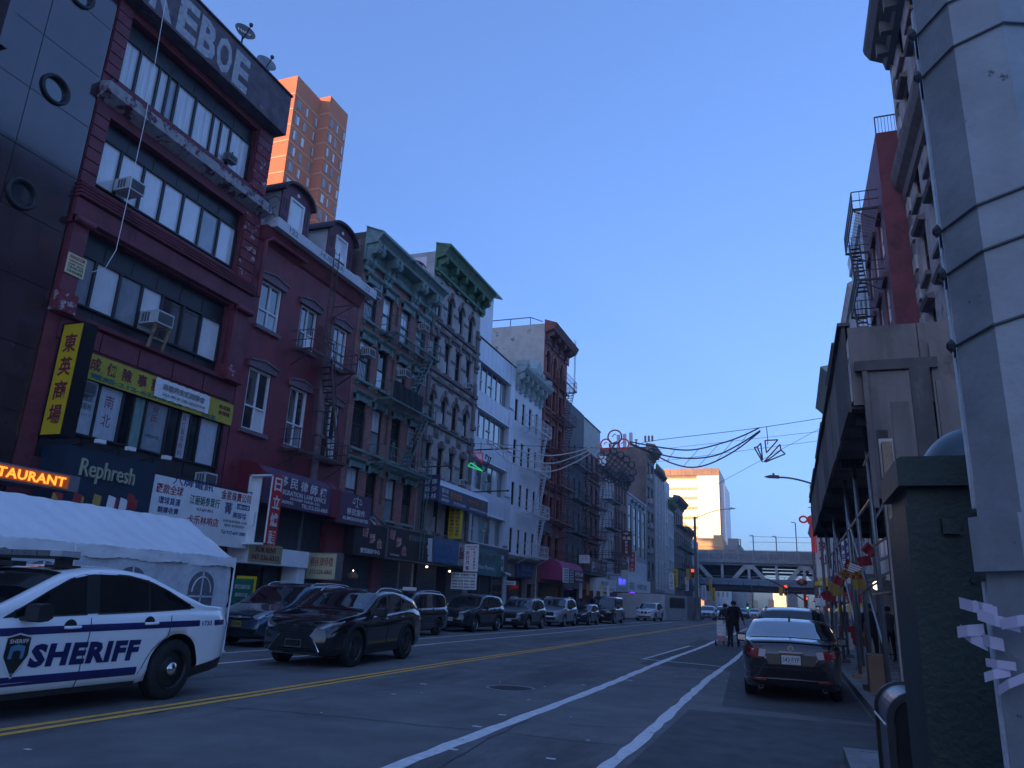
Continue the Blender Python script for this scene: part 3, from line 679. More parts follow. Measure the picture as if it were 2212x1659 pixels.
b = B(); wall_x(b, XF-.4, 15.0, 22.2, .2, 3.7, []); 
for i in range(24): b.box(XF-.4, XF-.37, 15.1, 22.1, .3+i*.14, .36+i*.14)
b.build('shop_shutter', 'shutter', bB)
ac_unit(XF-.2, 18.05, 9.98, .72, .45, .75, 'large white air conditioner resting on a timber prop on the maroon building', None)
t = thing('timber_prop', 'weathered timber prop holding up the air conditioner on the maroon building', 'timber prop', (XF, 18, 9.2))
b = B()
for yy in (17.8, 18.4): b.bar((XF+.25, yy, 9.15), (XF+.45, yy, 9.98), .08)
b.bar((XF+.32, 17.8, 9.5), (XF+.32, 18.4, 9.5), .06); b.bar((XF+.4, 17.7, 9.93), (XF+.4, 18.5, 9.93), .05); b.build('strut', 'wood_post', t)
ac_unit(XF-.1, 16.0, 13.9, .62, .42, .6, 'white air conditioner in the fourth floor window band of the maroon building', None)
ac_unit(XF-.1, 15.95, 7.0, .6, .42, .35, 'grey air conditioner beside the tall yellow sign of the maroon building', None, 'steel_sheet')
ac_unit(XF-.1, 21.55, 5.1, .62, .42, .45, 'white air conditioner above the white shop banner', None)
ac_unit(XF-.1, 20.3, .9+16.9, .5, .3, .2, 'small grey air conditioner low in the top window band of the maroon building', None, 'steel_sheet')
# roof dishes
for (yy, zz, lab, m_) in ((20.98, 22.85, 'plain grey satellite dish on the parapet above the graffiti', 'steel_sheet'), (19.55, 23.25, 'dark satellite dish with scrawled white letters on the parapet of the maroon building', 'charcoal')):
    t = thing('satellite_dish', lab, 'satellite dish', (XF, yy, 22.4), None)
    b = B(); b.lathe([(0,.0),(.18,.02),(.33,.07),(.42,.13),(.43,.13),(.34,.04),(.18,-.02),(0,-.03)], (0,0,0), 24, 'X'); d = b.build('dish', m_, t, smooth=True)
    d.matrix_parent_inverse = Matrix.Identity(4); d.location = (.3, 0, zz-22.4); d.rotation_euler = (0, -.35, -.5)
    b = B(); b.bar((XF+.25, yy, 22.4), (XF+.25, yy, zz), .05); b.bar((XF+.3, yy, zz-.25), (XF+.85, yy-.25, zz+.05), .03); b.box(XF+.8, XF+.9, yy-.32, yy-.2, zz+.0, zz+.12); b.build('feed_arm', 'iron_black', t)
    if m_ == 'charcoal':
        l_ = lettering('HaLy', 'ink_white', (0,0,0), RX, UP, .55, .22, t, .02); l_.matrix_parent_inverse = Matrix.Identity(4); l_.location = (.37, -.06, zz-22.4); l_.rotation_euler = (0, -.35, -.5)
# signs on B
sign_y('projecting_sign', 'tall bright yellow box sign with four maroon characters, 東英商場, one above the other', 14.86, -19.9, -19.1, 5.5, 8.85, 'sign_yellow', vert('東英商場', 'ink_maroon', .5, .62, bold=.02), .42, frame='black_gloss', arm=-20)
sign_x('fascia_sign', 'long weathered yellow sign board of the insurance office on the maroon building', XF+.02, 15.66, 22.46, 7.52, 8.33, 'sign_olive',
    [('成', 'ink_maroon', .075, .62, .055, .52, .02), ('保', 'ink_maroon', .165, .62, .055, .52, .02), ('險', 'ink_maroon', .255, .62, .055, .52, .02), ('事', 'ink_maroon', .345, .62, .055, .52, .02), ('務', 'ink_maroon', .43, .62, .055, .52, .02),
     ('電話:212-625-9155', 'ink_teal', .34, .17, .56, .20, .02), ('205室', 'ink_teal', .82, .12, .1, .2, .02), ('館保險', 'ink_maroon', .93, .72, .09, .2), ('屋保險', 'ink_maroon', .93, .45, .09, .2)], .06)
b_ = thing('cloth_banner', 'crumpled white cloth banner tied over the long yellow insurance sign', 'banner', (XF, 19.9, 7.9))
b = B(); n = 26
for i in range(n+1):
    y = 18.52 + 2.6*i/n
    for j in range(7):
        z = 7.66 + .66*j/6 + .012*sin(i*1.7+j); b.v.append((XF+.12+.012*sin(i*2.1+j*1.3)+random.uniform(0,.012), y, z))
for i in range(n):
    for j in range(6): a = i*7+j; b.f.append((a, a+7, a+8, a+1)); b.m.append(0)
b.build('cloth', 'sign_white', b_)
lettering('美國閩安鎮同鄉會', 'ink_grey', (XF+.145, 19.85, 8.08), RX, UP, 2.0, .22, b_, .02); lettering('U.S.A. MIN AN ZHEN ASSOCIATION', 'ink_grey', (XF+.145, 19.9, 7.82), RX, UP, 2.0, .1, b_)
sign_x('shop_sign', 'dark navy shop fascia with raised cream letters reading Rephresh', XF+.02, 15.1, 18.33, 3.4, 5.25, 'sign_navy', [('Rephresh', 'letter_cream', .45, .66, .60, .36, .0)], 1.0, ext=.03)
t = thing('white_banner', 'white shop banner crowded with blue, red and green Chinese writing', 'banner', (XF, 21, 4))
boxpart('banner_cloth', 'sign_white', t, XF+.95, XF+.98, 18.36, 23.2, 2.95, 4.95)
for st, ink, yy, zz, w_, h_ in (('八牌電訊','ink_blue',20.1,4.88,1.9,.26),('匯款全球','ink_red',19.1,4.55,1.15,.32),('環球貨運','ink_blue',19.15,4.18,.95,.24),('翻譯收費','ink_blue',19.15,3.88,.9,.2),
    ('江丽娟参茸行','ink_green',20.75,4.38,1.45,.32),('917-637-9915','ink_black',20.8,4.08,.8,.1),('卡乐林响店','ink_red',20.8,3.72,1.5,.3),('金星珠寶公司','ink_red',22.3,4.75,1.6,.32),
    ('菁','ink_blue',21.95,4.3,.38,.42),('3樓302室','sign_white',22.75,4.42,.62,.13),('美容坊','ink_blue',22.6,4.1,.75,.22),('治療祛斑暗瘡·袪斑','ink_grey',22.4,3.85,1.3,.1),('繡眉·紋眼線唇','ink_grey',22.4,3.70,1.1,.1),('Tel 917-669-2880','ink_blue',22.4,3.45,1.3,.13)):
    if st.startswith('3樓'): boxpart('printed_patch', 'ink_blue', t, XF+.98, XF+.982, 22.4, 23.1, 4.33, 4.52)
    lettering(st, ink, (XF+.984, yy, zz), RX, UP, w_, h_, t, .01, .002)
b = B()
for y in (18.5, 19.4, 20.3, 21.2, 22.2, 23.1): b.bar((XF, y, 5.2), (XF+.97, y, 5.0), .03); b.bar((XF+.97, y, 4.95), (XF+.97, y, 5.05), .02)
b.bar((XF+.97, 18.4, 5.02), (XF+.97, 23.2, 5.02), .03); b.build('banner_rail', 'iron_black', t)
t = thing('neon_sign', 'orange lit sign reading RESTAURANT at the left edge above the white tent', 'sign', (XF+1, 13, 4.2))
boxpart('box', 'steel_sheet', t, XF+1.0, XF+1.9, 9.5, 14.95, 3.85, 4.28); boxpart('face', 'neon_orange', t, XF+1.9, XF+1.93, 9.5, 14.6, 3.9, 4.23)
lettering('SOUTHERN RESTAURANT', 'neon_yellow', (XF+1.935, 12.1, 4.06), RX, UP, 4.8, .25, t, .02)
for i, y in enumerate((15.9, 17.0, 18.45)):
    t = thing('sign_lamp', ('small floodlight over the capital letter of the navy shop sign', 'small floodlight over the middle of the navy shop sign', 'small floodlight at the joint of the navy sign and the white banner')[i], 'lamp', (XF+1, y, 5.5), None)
    b = B(); b.bar((XF+.05, y, 5.4), (XF+1.2, y, 5.55), .025); b.build('arm', 'iron_black', t)
    b = B(); b.box(XF+1.15, XF+1.33, y-.13, y+.13, 5.43, 5.55); b.build('lamp_head', 'sign_white', t)
t = thing('contractor_sign', 'small tattered yellow contractor sign wired to the left pilaster of the maroon building', 'sign', (XF, 14.6, 11))
boxpart('board', 'sign_cream', t, XF+.24, XF+.26, 14.36, 15.0, 10.35, 11.0)
for st, ink, zz, w_, h_ in (('KINGDOM','ink_red',10.9,.5,.11),('CONSTRUCTION CO.','ink_red',10.77,.52,.06),('ROOFING · PAINTING','ink_green',10.67,.5,.05),('718-745-7475','ink_black',10.57,.52,.09),('718-434-0026','ink_black',10.45,.52,.09)):
    lettering(st, ink, (XF+.262, 14.68, zz), RX, UP, w_, h_, t, .02, .002)
t = thing('hanging_cable', 'loose pale cable hanging down the front of the maroon building', 'cable', (XF+.7, 16, 12))
b = B(); b.tube([(XF+.75, 15.3, 23.5), (XF+.72, 15.45, 20), (XF+.7, 15.6, 16.5), (XF+.66, 15.6, 13.5), (XF+.6, 15.62, 11.6), (XF+.5, 15.45, 10.9), (XF+.3, 15.2, 10.7)], .012, 5); b.build('cable', 'sign_white', t)
# ================================================================ C: red painted house with two dormers
C0, C1 = 22.52, 30.38
bC = thing('red_painted_house', 'red painted house with white eave board and two arched dormers', 'building', (XF, 26, 0))
cw = [(23.1, 24.45, 11.95, 13.95), (25.85, 27.1, 11.95, 13.95), (28.55, 29.7, 11.9, 13.95), (23.12, 24.5, 7.6, 10.15), (25.85, 27.1, 7.5, 10.1), (28.55, 29.7, 7.4, 10.1)]
b = B(); wall_x(b, XF, C0, C1, 0, 16.15, cw + [(23.3, 29.3, .15, 5.0)], .2); shell(b, XF, C0, C1, 0, 16.15); b.build('wall', 'red_paint', bC)
for k, h in enumerate(cw):
    window(bC, XF, *h, 'frame_white', ['glass_sky', 'blind_grey', 'glass_sky', 'glass_sky'] if k % 2 == 0 else ['glass_dark', 'blind_white', 'glass_sky', 'glass_dark'], (1, 1), (.8, 1.3), .09, .1)
    y0, y1, z0, z1 = h; ym = (y0+y1)/2
    b = B(); b.prism([(y0-.18, z1), (y1+.18, z1), (y1+.18, z1+.24), (ym, z1+.40), (y0-.18, z1+.24)], 'X', XF, XF+.14); b.prism([(y0-.22, z1+.22), (ym, z1+.38), (y1+.22, z1+.22), (y1+.22, z1+.29), (ym, z1+.47), (y0-.22, z1+.29)], 'X', XF, XF+.2); b.build('lintel', 'lintel_mauve', bC, fix=True)
    boxpart('sill', 'lintel_mauve', bC, XF, XF+.14, y0-.12, y1+.12, z0-.16, z0)
# eave
b = B(); b.box(XF-.1, XF+.62, C0+.28, C1+.62, 16.18, 16.24); b.box(XF+.56, XF+.62, C0+.28, C1+.62, 16.24, 16.62); b.box(XF-.1, XF+.56, C0+.28, C0+.34, 16.24, 16.62)
b.build('eave_board', 'eave_white', bC)
for st, yy, w_ in (('122', 23.9, .6), ('HUISUDA', 26.9, 1.9), ('22', 30.1, .45)): lettering(st, 'stone_trim', (XF+.622, yy, 16.42), RX, UP, w_, .24, bC, ext=.002, name='painted_letters')
mould('frieze', 'red_paint', bC, XF, C0, C1, [(0,15.5),(.10,15.6),(.34,16.16),(0,16.16)])
b = B(); b.tube([(XF+.18, C0+.25, 13), (XF+.18, C0+.25, 15.5), (XF+.3, C0+.5, 15.75), (XF+.3, 25.4, 15.75)], .09, 8); b.build('drain_pipe', 'red_paint', bC)
# mansard slope
b = B(); b.add([(XF-.1, C0, 16.2), (XF-.1, C1, 16.2), (XF-2.2, C1, 19.4), (XF-2.2, C0, 19.4)], [(0,1,2,3)]); b.add([(XF-.1,C1,16.2),(XF-2.2,C1,19.4),(XF-14,C1,19.4),(XF-14,C1,16.2)], [(0,1,2,3)]); b.add([(XF-.1,C0,16.2),(XF-14,C0,16.2),(XF-14,C0,19.4),(XF-2.2,C0,19.4)], [(0,1,2,3)]); b.add([(XF-2.2,C0,19.4),(XF-2.2,C1,19.4),(XF-14,C1,19.4),(XF-14,C0,19.4)], [(0,1,2,3)]); b.build('mansard_roof', 'slate', bC)
for (d0, d1) in ((24.0, 26.1), (27.7, 29.9)):
    Xd = XF - .35; zc = 18.75; ym = (d0+d1)/2; hw = (d1-d0)/2
    b = B(); wy0, wy1 = ym-.52, ym+.52
    b.box(Xd-.1, Xd, d0, wy0, 16.4, zc); b.box(Xd-.1, Xd, wy1, d1, 16.4, zc); b.box(Xd-.1, Xd, wy0, wy1, 16.4, 16.75)
    pts = [(d0, zc)] + [(ym - hw*cos(pi*i/14), zc + .62*sin(pi*i/14)) for i in range(15)] + [(d1, zc)]
    b.prism(pts[::-1], 'X', Xd-.1, Xd); dm = b.build('dormer', 'mauve_trim', bC, fix=True)
    b = B(); b.box(Xd-2.2, Xd-.1, d0+.03, d0+.1, 16.4, zc); b.box(Xd-2.2, Xd-.1, d1-.1, d1-.03, 16.4, zc); b.build('cheek_wall', 'render_grey', dm)
    b = B(); n = 14
    for i in range(n):
        a0, a1 = pi*i/n, pi*(i+1)/n
        for (e, xx) in ((.06, 0),):
            q = [(ym-(hw+.16)*cos(a0), zc+(.62+.12)*sin(a0)), (ym-(hw+.16)*cos(a1), zc+(.62+.12)*sin(a1)), (ym-(hw+.02)*cos(a1), zc+(.62)*sin(a1)), (ym-(hw+.02)*cos(a0), zc+.62*sin(a0))]
            b.prism(q, 'X', Xd-2.4, Xd+.22)
    b.build('arched_roof', 'gutter_dark', dm, fix=True)
    f_ = B(); f_.box(Xd-.03, Xd+.05, wy0, wy0+.09, 16.75, 18.7); f_.box(Xd-.03, Xd+.05, wy1-.09, wy1, 16.75, 18.7); f_.box(Xd-.03, Xd+.05, wy0+.09, wy1-.09, 18.6, 18.7)
    if d0 > 27: f_.box(Xd-.03, Xd+.05, wy0+.09, wy1-.09, 17.45, 17.5)
    f_.build('window_frame', 'frame_white', dm)
    if d0 > 27: pane('blind_white', Xd-.01, wy0+.08, wy1-.08, 17.5, 18.6, dm); pane('glass_dark', Xd-.01, wy0+.08, wy1-.08, 16.75, 17.45, dm)
    else: pane('blind_white', Xd-.01, wy0+.08, wy1-.08, 16.75, 18.6, dm)
    for yy in (d0+.1, d0+.28, wy1+.12, wy1+.3):
        for zz in (17.0, 17.85): boxpart('carved_slot', 'gutter_dark', dm, Xd, Xd+.012, yy, yy+.07, zz, zz+.6)
    b = B(); b.lathe([(0,.0),(.09,0),(.09,.03),(0,.03)], (Xd, ym, 19.0), 12, 'X'); b.build('roundel', 'sign_white', dm)
    if d0 < 25:     # scrawl on the cheek of the near dormer
        for k, (cx, cz, r1, r2) in enumerate(((.5, 18.2, .35, .28), (1.0, 18.1, .3, .36), (.75, 17.6, .36, .2), (1.25, 17.6, .2, .32), (.45, 17.3, .2, .3), (1.5, 18.3, .2, .2))):
            bb = B(); bb.tube([(Xd-cx+r1*cos(t*.3), d0+.022, cz+r2*sin(t*.3)) for t in range(0, 19)], .014, 4); bb.build('graffiti_stroke', 'ink_black', dm)
fire_escape('rusty brown fire escape with gooseneck ladder on the red painted house', 'iron_brown', XF, 25.55, 29.3, [11.65, 7.2], 1.0, stair=(27.3, 28.6), rail=.9,
    ladder=[(27.0, 12.2, 17.0, XF+.75)], grp='fire escapes on the house fronts')
t = thing('duct', 'tall grey sheet metal duct climbing between the windows of the red painted house', 'duct', (XF, 27.8, 8))
b = B(); b.tube([(XF+.3, 27.85, 5.2), (XF+.3, 27.85, 9.0), (XF+.3, 27.75, 10.5), (XF+.3, 27.85, 13.6)], .17, 12); b.build('pipe', 'lintel_mauve', t, smooth=False)
for k in range(7): boxpart('band', 'steel_sheet', t, XF+.1, XF+.5, 27.62, 28.06, 6.1+k*1.1, 6.14+k*1.1)
t = thing('wall_bracket', 'thin iron bracket projecting from the red wall above the far window', 'bracket', (XF, 29, 14.5)); b = B(); b.bar((XF, 28.3, 14.75), (XF+1.1, 28.5, 14.85), .04); b.bar((XF, 28.3, 14.2), (XF+1.0, 28.5, 14.8), .03); b.build('arm', 'iron_brown', t)
# storefront of C
ss = thing('roll_down_shutter', 'tall dark roll down shutter under the purple law office awning', 'shutter', (XF, 26, 0))
for k in range(28): boxpart('slat', 'shutter', ss, XF+.02, XF+.055, 23.35, 27.6, 2.62+k*.085, 2.695+k*.085)
for k in range(44): boxpart('slat', 'shutter', ss, XF+.02, XF+.055, 27.75, 29.25, .3+k*.105, .395+k*.105)
boxpart('guide_rail', 'steel_sheet', ss, XF+.02, XF+.12, 27.6, 27.75, .15, 5.0)
t = thing('vacant_shop', 'vacant shop front with a battered white canopy box and dark glazed door below it', 'shop front', (XF, 24.5, 0))
boxpart('canopy_box', 'white_paint', t, XF, XF+1.0, 23.35, 27.2, 2.45, 3.1); boxpart('canopy_return', 'white_paint', t, XF, XF+.9, 26.7, 27.2, 1.6, 2.45)
boxpart('glazing', 'glass_dark', t, XF+.03, XF+.06, 23.35, 26.6, .2, 2.45)
for y in (23.35, 24.4, 25.5, 26.6): boxpart('mullion', 'frame_black', t, XF+.06, XF+.12, y, y+.07, .2, 2.45)
sign_x('for_rent_sign', 'creased tan FOR RENT banner pinned to the white canopy box', XF+1.0, 23.35, 25.35, 2.5, 3.2, 'sign_tan', [('FOR RENT', 'ink_maroon', .5, .7, .62, .28, .01), ('347-236-6312', 'ink_maroon', .5, .28, .84, .28, .01)], .02)
t = thing('law_office_awning', 'purple awning lettered Immigration Law Office with maroon end', 'awning', (XF, 26, 4.5))
b = B(); b.prism([(XF, 4.85), (XF+1.15, 4.72), (XF+1.15, 5.9), (XF+.8, 6.2), (XF, 6.35)], 'Y', 23.5, 28.15); b.build('awning_box', 'sign_purple', t, fix=True)
b = B(); b.prism([(XF, 4.83), (XF+1.17, 4.70), (XF+1.17, 5.92), (XF+.8, 6.24), (XF, 6.39)], 'Y', 23.38, 23.52); b.prism([(XF, 4.83), (XF+1.17, 4.70), (XF+1.17, 5.92), (XF+.8, 6.24), (XF, 6.39)], 'Y', 28.12, 28.65); b.build('awning_end', 'sign_maroon', t, fix=True)
for st, yy, zz, w_, h_ in (('移', 24.7, 5.72, .55, .42), ('民', 25.4, 5.70, .5, .42), ('律', 26.1, 5.68, .5, .42), ('師', 26.8, 5.66, .5, .42), ('樓', 27.5, 5.64, .5, .42), ('IMMIGRATION LAW OFFICE', 26.0, 5.30, 3.5, .2), ('RICHARD TARZIA, ESQ.', 26.3, 5.09, 2.1, .12), ('22 E. BROADWAY.', 24.75, 4.92, 1.5, .13), ('TEL:212-226-6865', 27.0, 4.90, 1.9, .17)):
    lettering(st, 'ink_white', (XF+1.153, yy, zz), RX, UP, w_, h_, t, .012)
t = thing('scales_sign', 'purple sign board with white scales emblem and ALL IMMIGRATION MATTERS', 'sign', (XF, 29.8, 4))
b = B(); b.prism([(XF, 4.6), (XF+1.15, 4.55), (XF+1.15, 5.95), (XF, 6.05)], 'Y', 28.68, 31.6); b.build('board', 'sign_purple', t, fix=True)
boxpart('edge', 'sign_maroon', t, XF+1.0, XF+1.17, 28.66, 28.9, 4.53, 5.96)
for st, yy, zz, w_, h_ in (('移民案件', 30.3, 5.12, 1.6, .32), ('ALL IMMIGRATION MATTERS', 30.3, 4.8, 2.2, .16)): lettering(st, 'ink_white', (XF+1.153, yy, zz), RX, UP, w_, h_, t, .012)
b = B(); Xs = XF+1.17; yc = 30.3; b.box(Xs-.01, Xs, yc-.02, yc+.02, 5.4, 5.85); b.box(Xs-.01, Xs, yc-.3, yc+.3, 5.74, 5.77); b.box(Xs-.01, Xs, yc-.14, yc+.14, 5.37, 5.4)
for q in (-.3, .3):
    b.bar((Xs, yc+q, 5.76), (Xs, yc+q-.12, 5.56), .012); b.bar((Xs, yc+q, 5.76), (Xs, yc+q+.12, 5.56), .012); b.prism([(yc+q-.13, 5.56), (yc+q+.13, 5.56), (yc+q+.06, 5.50), (yc+q-.06, 5.50)], 'X', Xs-.01, Xs)
b.build('scales_emblem', 'ink_white', t)
# empty light box sign and red characters
Yb = 21.9
t = thing('open_box_sign', 'broken open white box sign whose red end shows 日立爐頭', 'sign', (XF+1, 23.5, 3.2))
p0 = at(524, 997, 'X', -18.2); p1 = at(592, 997, 'X', -17.8)
b = B(); xa, xb = -19.1, -18.0; z0, z1 = 3.1, 5.7; yq = 22.95
b.box(xa, xb, yq, yq+.28, z0, z0+.07); b.box(xa, xb, yq, yq+.28, z1-.07, z1); b.box(xa, xa+.07, yq, yq+.28, z0, z1); b.box(xb-.07, xb, yq, yq+.28, z0, z1); b.box(xa+.07, xa+.42, yq+.2, yq+.24, z0, z1); b.build('frame', 'sign_white', t)
boxpart('red_panel', 'sign_red', t, xb, xb+.02, yq+.0, yq+.62, z0, z1); boxpart('ballast', 'sign_white', t, xa+.25, xa+.38, yq+.1, yq+.2, 3.8, 4.3)
for i, ch in enumerate('日立爐頭'): lettering(ch, 'ink_white', (xb+.022, yq+.31, 5.35-i*.66), RX, UP, .42, .5, t, .02)
sign_y('light_box_sign', 'cream light box reading 移民律师楼 and 212-226-6865 in red', 28.0, -19.6, -18.15, 2.05, 3.12, 'sign_cream', [('移民律师楼', 'ink_red', .5, .66, .78, .36, .0), ('212-226-6865', 'ink_red', .5, .27, .78, .17, .01)], .45, frame='galv', arm=-20)

# ================================================================ D: brick tenement with teal cornice
D0, D1 = 30.42, 38.38
bD = thing('brick_tenement', 'red brick tenement with ornate teal bracketed cornice', 'building', (XF, 34, 0))
wc = [(30.95, 32.1), (32.8, 33.85), (34.85, 35.95), (36.75, 37.85)]; fl = [(15.2, 17.3), (11.95, 14.15), (8.45, 10.9), (5.3, 7.55)]
hs = [(a, c, z0, z1) for (z0, z1) in fl for (a, c) in wc]; slots = [(34.25, 34.5, z0+.75, z1-.15) for z0, z1 in fl]
b = B(); wall_x(b, XF, D0, D1, 0, 18.3, hs + slots + [(30.9, 38.0, .2, 3.3)], .25); b.build('wall', 'brick_red', bD)
b = B(); shell(b, XF, D0, D1, 0, 19.9); b.quad((XF,D0,18.3),(XF,D1,18.3),(XF,D1,19.9),(XF,D0,19.9)); b.build('side_wall', 'brick_dark', bD)
for s_ in slots: boxpart('air_shaft_frame', 'stone_trim', bD, XF-.02, XF+.03, s_[0]-.05, s_[0]-.01, s_[2]-.05, s_[3]+.05); pane('glass_dark', XF-.15, *s_, bD)
for h in hs:
    y0, y1, z0, z1 = h
    window(bD, XF, *h, 'frame_black', ['blind_grey', 'curtain'] if (y0+z0) % 1.3 > .6 else ['glass_sky', 'glass_dark'], (1,), (1, 1), .06, .14)
    b = B(); b.box(XF, XF+.12, y0-.12, y1+.12, z1-.02, z1+.24); b.prism([(XF,z1+.24),(XF+.14,z1+.25),(XF+.28,z1+.36),(XF+.30,z1+.44),(XF,z1+.46)], 'Y', y0-.22, y1+.22)
    b.box(XF, XF+.2, y0-.12, y0+.02, z1-.14, z1+.22); b.box(XF, XF+.2, y1-.02, y1+.12, z1-.14, z1+.22); b.build('lintel', 'teal', bD, fix=True)
    b = B(); b.box(XF, XF+.2, y0-.15, y1+.15, z0-.12, z0); b.box(XF, XF+.12, y0-.06, y0+.08, z0-.28, z0-.12); b.box(XF, XF+.12, y1-.08, y1+.06, z0-.28, z0-.12); b.build('sill', 'teal', bD)
# window guards
for (a, c) in (wc[0], wc[3]):
    for (z0, z1) in fl[:3]:
        b = B()
        for i in range(8): b.bar((XF+.03, a+.08+i*.14, z0+.1), (XF+.03, a+.08+i*.14, z1-.45), .018)
        for z in (z0+.25, (z0+z1)/2, z1-.5): b.bar((XF+.03, a, z), (XF+.03, c, z), .02)
        b.build('window_guard', 'iron_black', bD)
# cornice
b = B(); b.prism([(XF,18.25),(XF+.10,18.3),(XF+.10,19.15),(XF+.75,19.2),(XF+.80,19.35),(XF+1.0,19.55),(XF+1.02,19.72),(XF,20.15)], 'Y', D0-.05, D1+.12); cn = b.build('cornice', 'teal', bD, fix=True)
b = B(); b.prism([(XF+1.0,19.53),(XF+1.1,19.6),(XF+1.1,19.75),(XF,20.2),(XF,20.15),(XF+1.02,19.72)], 'Y', D0-.1, D1+.2); b.prism([(XF+.1,18.25),(XF+.22,18.28),(XF+.26,18.42),(XF+.1,18.46)], 'Y', D0, D1); b.build('crown_moulding', 'teal', cn, fix=True)
def bracket(y, w, m, par, X=XF, zt=19.2, h=1.25, out=.72):
    b = B(); n = 14; out_ = []
    prof = [(0,0),(1.0,0),(1.0,-.10),(.95,-.2),(.98,-.3),(.9,-.42),(.72,-.48),(.55,-.46),(.42,-.52),(.34,-.62),(.36,-.74),(.30,-.86),(.18,-.95),(0,-1.0)]
    b.prism([(X+.1+p[0]*out, zt+p[1]*h) for p in prof], 'Y', y-w/2, y+w/2)
    b.tube([(X+.1+out*.86, y-w/2-.03, zt-h*.27), (X+.1+out*.86, y+w/2+.03, zt-h*.27)], out*.16, 10); b.tube([(X+.1+out*.25, y-w/2-.03, zt-h*.76), (X+.1+out*.25, y+w/2+.03, zt-h*.76)], out*.14, 10)
    b.box(X+.05, X+.2, y-w/2-.04, y+w/2+.04, zt-h*1.18, zt-h*.98)
    return b.build('cornice_bracket', m, par, fix=True)
for y in (30.62, 31.05, 32.55, 33.0, 35.75, 36.2, 37.6, 38.05): bracket(y, .3, 'teal', cn)
for (a, c) in ((31.45, 32.15), (36.6, 37.25)):
    b = B(); b.lathe([(.22,0),(.34,0),(.34,.07),(.26,.09),(.22,.0)], (XF+.1, (a+c)/2, 18.78), 18, 'X'); b.build('oval_medallion', 'teal', cn)
bb = B(); bb.box(XF+.1, XF+.15, 33.3, 35.4, 18.5, 18.58); bb.box(XF+.1, XF+.15, 33.3, 35.4, 19.0, 19.08); bb.box(XF+.1, XF+.15, 33.3, 33.36, 18.58, 19.0); bb.box(XF+.1, XF+.15, 35.34, 35.4, 18.58, 19.0); bb.box(XF+.1,XF+.15,33.7,33.74,18.58,19.0); bb.box(XF+.1,XF+.15,34.96,35.0,18.58,19.0)
for i in range(9): bb.lathe([(.03,0),(.06,.02),(.03,.04)], (XF+.12, 33.85+i*.13, 18.78+.05*(i % 2)), 8, 'X')
bb.build('name_panel', 'teal', cn)
b = B(); b.lathe([(0,.8),(.28,.62),(.34,.5),(.34,0),(.3,0)], (XF-.3, 30.3, 16.6), 14); b.build('chimney_pot', 'render_grey', bD)
lettering('BEARS', 'ink_grey', (XF-.9, D0-.004, 19.3), (1,0,0), UP, 1.2, .35, bD, .01, .002, name='graffiti_letters'); lettering('AS', 'ink_grey', (XF-.4, D0-.004, 18.9), (1,0,0), UP, .3, .22, bD, .01, .002, name='graffiti_letters')
lettering('RAK8', 'ink_grey', (XF+.004, 30.66, 16.6), (0,.1,-1), (0,1,.1), 1.1, .22, bD, .01, .002, name='graffiti_letters')
for (yy, zz, lab) in ((31.5, 16.55, 'barred air conditioner in the top left window of the brick tenement'), (31.5, 13.25, 'barred air conditioner in the fourth floor left window of the brick tenement'), (37.3, 16.75, 'air conditioner in the top right window of the brick tenement'), (37.3, 13.4, 'air conditioner in the fourth floor right window of the brick tenement'), (35.4, 13.3, 'small air conditioner behind the fire escape of the brick tenement')):
    ac_unit(XF, yy, zz, .62, .42, .42, lab)
fire_escape('teal edged iron fire escape crossing the brick tenement', 'iron_teal', XF, 32.7, 38.0, [15.0, 11.35, 7.95], 1.05, stair=(37.3, 35.2), ladder=[(37.6, 3.4, 8.9, XF+1.0)])
t = thing('wrapped_balcony_screen', 'dark cloth tied round the middle balcony of the brick tenement fire escape', 'cloth screen', (XF+1, 34, 11.4))
b = B(); n = 16
for i in range(n+1):
    for j in range(4): b.v.append((XF+1.09+.02*sin(i*1.9+j), 32.75+3.4*i/n, 11.4+.9*j/3))
for i in range(n):
    for j in range(3): a = i*4+j; b.f.append((a, a+4, a+5, a+1)); b.m.append(0)
b.build('cloth', 'cloth_navy', t)
sign_x('black_shop_sign', 'black shop sign with red 新形象 characters, the left one on the brick tenement', XF, 30.75, 33.75, 3.25, 4.75, 'sign_black', [('新', 'sign_red', .33, .74, .17, .3, .0), ('形', 'sign_red', .56, .58, .17, .3, .0), ('象', 'sign_red', .80, .44, .17, .3, .0), ('髮型設計中心', 'ink_white', .52, .17, .62, .16, .02)], .9)
sign_x('black_shop_sign', 'longer black shop sign with red 新形象, silver letters and a pale face in profile', XF, 33.85, 39.1, 3.3, 4.85, 'sign_black', [('新', 'sign_red', .09, .76, .10, .3, .0), ('形', 'sign_red', .23, .55, .10, .3, .0), ('象', 'sign_red', .35, .30, .10, .32, .0), ('髮型設計中心', 'galv', .62, .78, .4, .2, .02), ('Last Broadway', 'ink_white', .16, .12, .18, .07)], .95, frame='galv')
t_ = [o for o in bpy.data.objects if o.name.startswith('black_shop_sign')][-1]
b = B(); fz = [(38.35,4.65),(38.95,4.7),(39.05,3.4),(38.55,3.4),(38.5,3.6),(38.62,3.75),(38.42,3.8),(38.5,3.88),(38.40,3.95),(38.52,4.02),(38.28,4.15),(38.45,4.35)]
b.prism([(y, z) for y, z in fz][::-1], 'X', XF+.955, XF+.96); b.build('face_print', 'ink_white', t_, fix=True)
sh = thing('roll_down_shutter', 'row of dark shutters below the black 新形象 shop signs', 'shutter', (XF, 34, 0))
for (a, c) in ((31.2, 33.7), (34.7, 36.6), (36.9, 38.3)):
    for k in range(26): boxpart('slat', 'shutter', sh, XF+.08, XF+.12, a, c, .3+k*.115, .405+k*.115)
